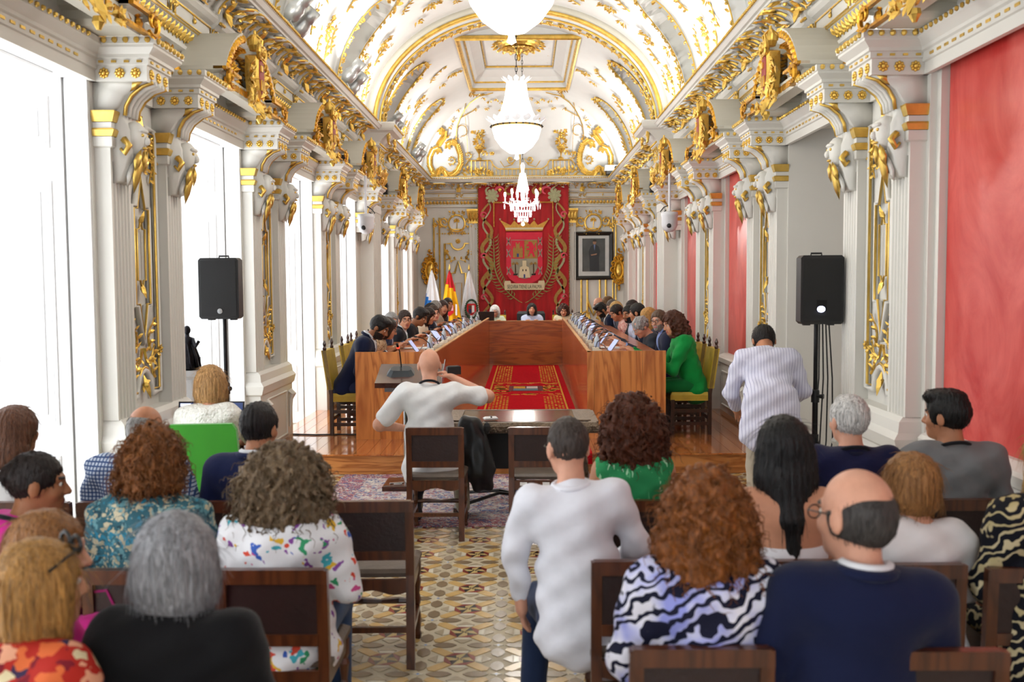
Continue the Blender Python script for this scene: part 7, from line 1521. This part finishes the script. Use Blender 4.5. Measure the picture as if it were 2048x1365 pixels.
CRr = [('woman with brown curly hair in a bright green blazer, first on the right bench', 1.66, 10.92, 1.52, (.35, .25, 0), dict(gender='f', hair=('curly', .135, .14, .125, .19, .012, 80), hc='4a2412', sk='light', shirt='0d8a3c', build=1.1, pants='0f6a32', lean=.28)),
       ('man with glasses and grey beard in a navy jacket, right bench', 1.60, 11.75, 1.50, (.9, .02, 0), dict(hair='short', hc='5a4636', beard='9a948c', sk='pink', suit=('7c90c4', '7c90c4'), shirt='22263c', glasses='1a1818', build=1.1)),
       ('man with wavy grey hair reading low over the right desk', 1.49, 12.45, 1.42, (.4, .55, 0), dict(hair=('afro', .095, .11, .10, .03, .010, 70), hc='9c9a98', sk='pink', shirt='2e333c', glasses='a8a49c', lean=.42)),
       ('blonde woman half hidden behind the grey-haired man', 1.66, 13.05, 1.50, (.1, .2, 0), dict(gender='f', hair='long', hc='b88a4a', sk='light', shirt='2a2c3a')),
       ('man with black hair turned away on the right bench', 1.57, 13.6, 1.54, (-.35, .1, 0), dict(hair='short', hc='0d0a0a', sk='mid', suit=('e0e4ea', '1c2030'), shirt='12182c', lean=.34)),
       ('bearded man with clasped hands in a pale shirt on the right bench', 1.52, 14.3, 1.49, (.75, .1, 0), dict(hair='short', hc='15100e', beard='1c1512', sk='tan', shirt='b4bcd4', collar='c8d0e4')),
       ('woman with long dark hair sitting upright on the right bench', 1.62, 15.0, 1.56, (.75, .0, 0), dict(gender='f', hair='long', hc='1e120f', sk='light', shirt='262830', lean=.15)),
       ('young man in a pink patterned shirt on the right bench', 1.49, 15.6, 1.48, (.4, .35, 0), dict(hair='short', hc='20150f', sk='mid', shirt_m=pattern('pink_print', 'd09a90', ['a04a44', 'e0c4b8'], 34, .45))),
       ('woman with straight blonde hair on the right bench', 1.55, 16.4, 1.51, (.4, .25, 0), dict(gender='f', hair='long', hc='c09a5c', sk='light', shirt='3c4250')),
       ('man with grey-brown hair in a striped tie, right bench', 1.56, 17.1, 1.52, (.4, .25, 0), dict(hair='short', hc='5a5048', sk='pink', suit=('a8b8d8', '5c2434'), shirt='3a3e4c')),
       ('dark-bearded man bowing over the far right desk', 1.42, 17.6, 1.47, (.2, .55, 0), dict(hair='quiff', hc='120f0f', beard='1a1311', sk='tan', suit=('e4e4dc', '1f5a50'), shirt='18223c', lean=.4)),
       ('woman with light brown hair near the far right corner', 1.58, 18.3, 1.55, (.3, .2, 0), dict(gender='f', hair='shortbob', hc='6c4c2a', sk='light', shirt='2c3038')),
       ('bald man hidden at the far end of the right bench', 1.47, 18.9, 1.53, (.3, .3, 0), dict(hair=None, hc='6a5a4c', sk='pink', shirt='30343e'))]
for lab, x, y, zt, hd, kw in CRr: councillor(lab, 1, x, y, zt, hd, group='councillors on the right bench', **kw)
PX = [('white-haired woman in pale green at the presidential bench', -.62, 1.335, dict(hair='bob', hc='d2d0cc', shirt='c2ccb4', glasses='5a5652', head=(0, .3, 0))), ('dark-haired woman in a pale blue jacket presiding in the centre', .145, 1.36, dict(hair='bob', hc='14100f', shirt='bcc4dc', head=(0, .0, 0))), ('woman with brown wavy hair in cream, right of the president', .80, 1.35, dict(hair=('curly', .125, .12, .12, .14, .008, 60), hc='3c1e14', shirt='d8ccac', sleeve='none', head=(0, .35, 0)))]
for lab, x, zt, kw in PX:
    if x != .145: 
        o = put_tall(x, 20.75, PI, 'yellow council chair behind the '+short(lab))
    person(lab, x, 20.7, ZS, PI, zt+.02, seat=.40, gender='f', sk='light', lean=.06, armpts=(((-.22, .16, .62), (-.12, .40, .80)), ((.22, .16, .62), (.12, .40, .80))), **{**far, **kw})
# ================================================================== THINGS ON THE DESKS
DZL = 1.13-.06
BEI = mat('ivory_plastic', 'd8d0bc', .45, var=.05)
def desk_mic():
    t = thing('desk_microphone', 'ivory desk microphone', 'microphone'); P8 = [(-.06, -.05), (.06, -.05), (.07, .0), (.06, .06), (-.06, .06), (-.07, 0)]
    MB().loft([[(x, y, 0) for x, y in P8], [(x, y, .03) for x, y in P8], [(x*.8, y*.6+.02, .06) for x, y in P8]]).build('base_unit', BEI, t); MB().tube([(0, .02, .055), (0, .0, .12), (.01, -.06, .17), (.015, -.13, .19)], .005, 5).build('gooseneck', DARKM, t); MB().tube([(.015, -.13, .19), (.017, -.165, .195)], .010, 7).build('capsule', BLACK, t)
    MB().box((.035, -.03, .05), (.02, .02, .012)).build('button', BLACK, t); MB().lathe([(.018, .03), (.018, .055), (.0, .056)], (-.035, -.01, 0), 10, 0).build('speaker_ring', BLACK, t); return t
def bottle():
    t = thing('water_bottle', 'small clear water bottle', 'bottle'); PL = mat('clear_bottle', 'c4d0d6', .1, var=.02); MB().lathe([(.03, 0), (.032, .02), (.031, .11), (.028, .14), (.013, .165), (.013, .18)], (0, 0, 0), 12, 0).build('flask', PL, t, True); MB().lathe([(.015, .178), (.015, .195), (.0, .196)], (0, 0, 0), 10, 0).build('cap', PURE, t); MB().lathe([(.0327, .05), (.0327, .10)], (0, 0, 0), 12, 0, caps=False).build('paper_label', mat('blue_label', 'b4c4dc', .5), t); return t
def tablet():
    t = thing('tablet', 'tablet computer on a stand', 'tablet'); M = T(0, 0, .005) @ Rx(-1.0)
    a = MB(); a.put(MB().mm((-.12, -.17, 0), (.12, 0, .008)), T(0, .06, .0) @ Rx(-.95)); a.build('slab', mat('tablet_grey', '8a8c92', .35, metal=.4), t)
    a = MB(); a.put(MB().mm((-.11, -.16, .008), (.11, -.01, .010)), T(0, .06, .0) @ Rx(-.95)); a.build('screen', mat('tablet_screen', 'a8b4e0', .2, var=0, emit=.5), t); a = MB(); a.put(MB().mm((-.05, 0, 0), (.05, .11, .005)), T(0, .06, .0) @ Rx(.9)); a.build('stand', MATS['tablet_grey'], t); return t
def papers():
    t = thing('papers', 'stack of white papers', 'papers')
    for k in range(3): o = MB().box((0, 0, .002+.004*k), (.21, .297, .003)).build('sheet', PURE, t); o.rotation_euler = (0, 0, .15*(k-1))
    return t
proto = {'m': desk_mic(), 'b': bottle(), 't': tablet(), 'p': papers()}; used = set()
NM = {'m': ('ivory desk microphone with black gooseneck', 'desk microphones'), 'b': ('clear water bottle', 'water bottles'), 't': ('tablet on a stand', 'tablets'), 'p': ('white papers', 'desk papers')}
def put(k, x, y, z, rz, where):
    o = proto[k] if k not in used else dup(proto[k]); used.add(k); o['label'] = NM[k][0]+' '+where; o['group'] = NM[k][1]; o.location = (x, y, z); o.rotation_euler = (0, 0, rz); return o
ORD = ['first', 'second', 'third', 'fourth', 'fifth', 'sixth', 'seventh', 'eighth', 'ninth', 'tenth', 'eleventh', 'twelfth', 'thirteenth']
r = random.Random(12)
for s, nm, n in ((-1, 'left', 11), (1, 'right', 12)):
    for i in range(n):
        y = 11.0+i*(8.1/n); xi = (-.94+.24*(y-10.48)/9.02-.14) if s < 0 else (.655+.07*(y-10.48)/9.02+.14); w = 'on the %s bench, %s from the near end' % (nm, ORD[i])
        put('m', xi, y, DZL, PI/2*s+PI*0 if s < 0 else PI/2, w)
        if i % 2 == 0: put('b', xi-s*-.02, y+.34, DZL, 0, w)
        if i % 3 != 1: put('t', xi+s*.20, y+.16, DZL, (-PI/2 if s < 0 else PI/2)+r.uniform(-.3, .3), w)
        if i % 3 == 1: put('p', xi+s*.24, y+.1, DZL, PI/2+r.uniform(-.3, .3), w)
put('p', -1.35, 10.72, DZL, .3, 'on the left bench beside the lectern')
t = thing('laptop', 'black laptop open before the white-haired woman at the far bench', 'laptop', (-.78, 19.95, ZS+.86-.05)); MB().mm((-.17, -.12, 0), (.17, .12, .015)).build('keyboard_base', BLACK, t); a = MB(); a.put(MB().mm((-.17, 0, 0), (.17, .012, .22)), T(0, -.12, .015) @ Rx(.2)); a.build('lid', BLACK, t)
t = thing('pens_and_keys', 'silver pens and keys lying on the lectern base', 'keys', (-1.16, 8.82, .062)); MB().tube([(-.06, 0, .006), (.06, .04, .006)], .006, 6).build('pen', CHROME, t); MB().tube([(-.02, -.03, .006), (.05, -.02, .006), (.04, .03, .006)], .005, 5).build('key_ring', CHROME, t)
ch = next(o for o in COL.objects if o.get('label', '').startswith('empty walnut chair with white stickers'))
for x in (-.10, .06): MB().box((x, -.2085, .415), (.05, .002, .025)).build('sticker', PURE, ch)
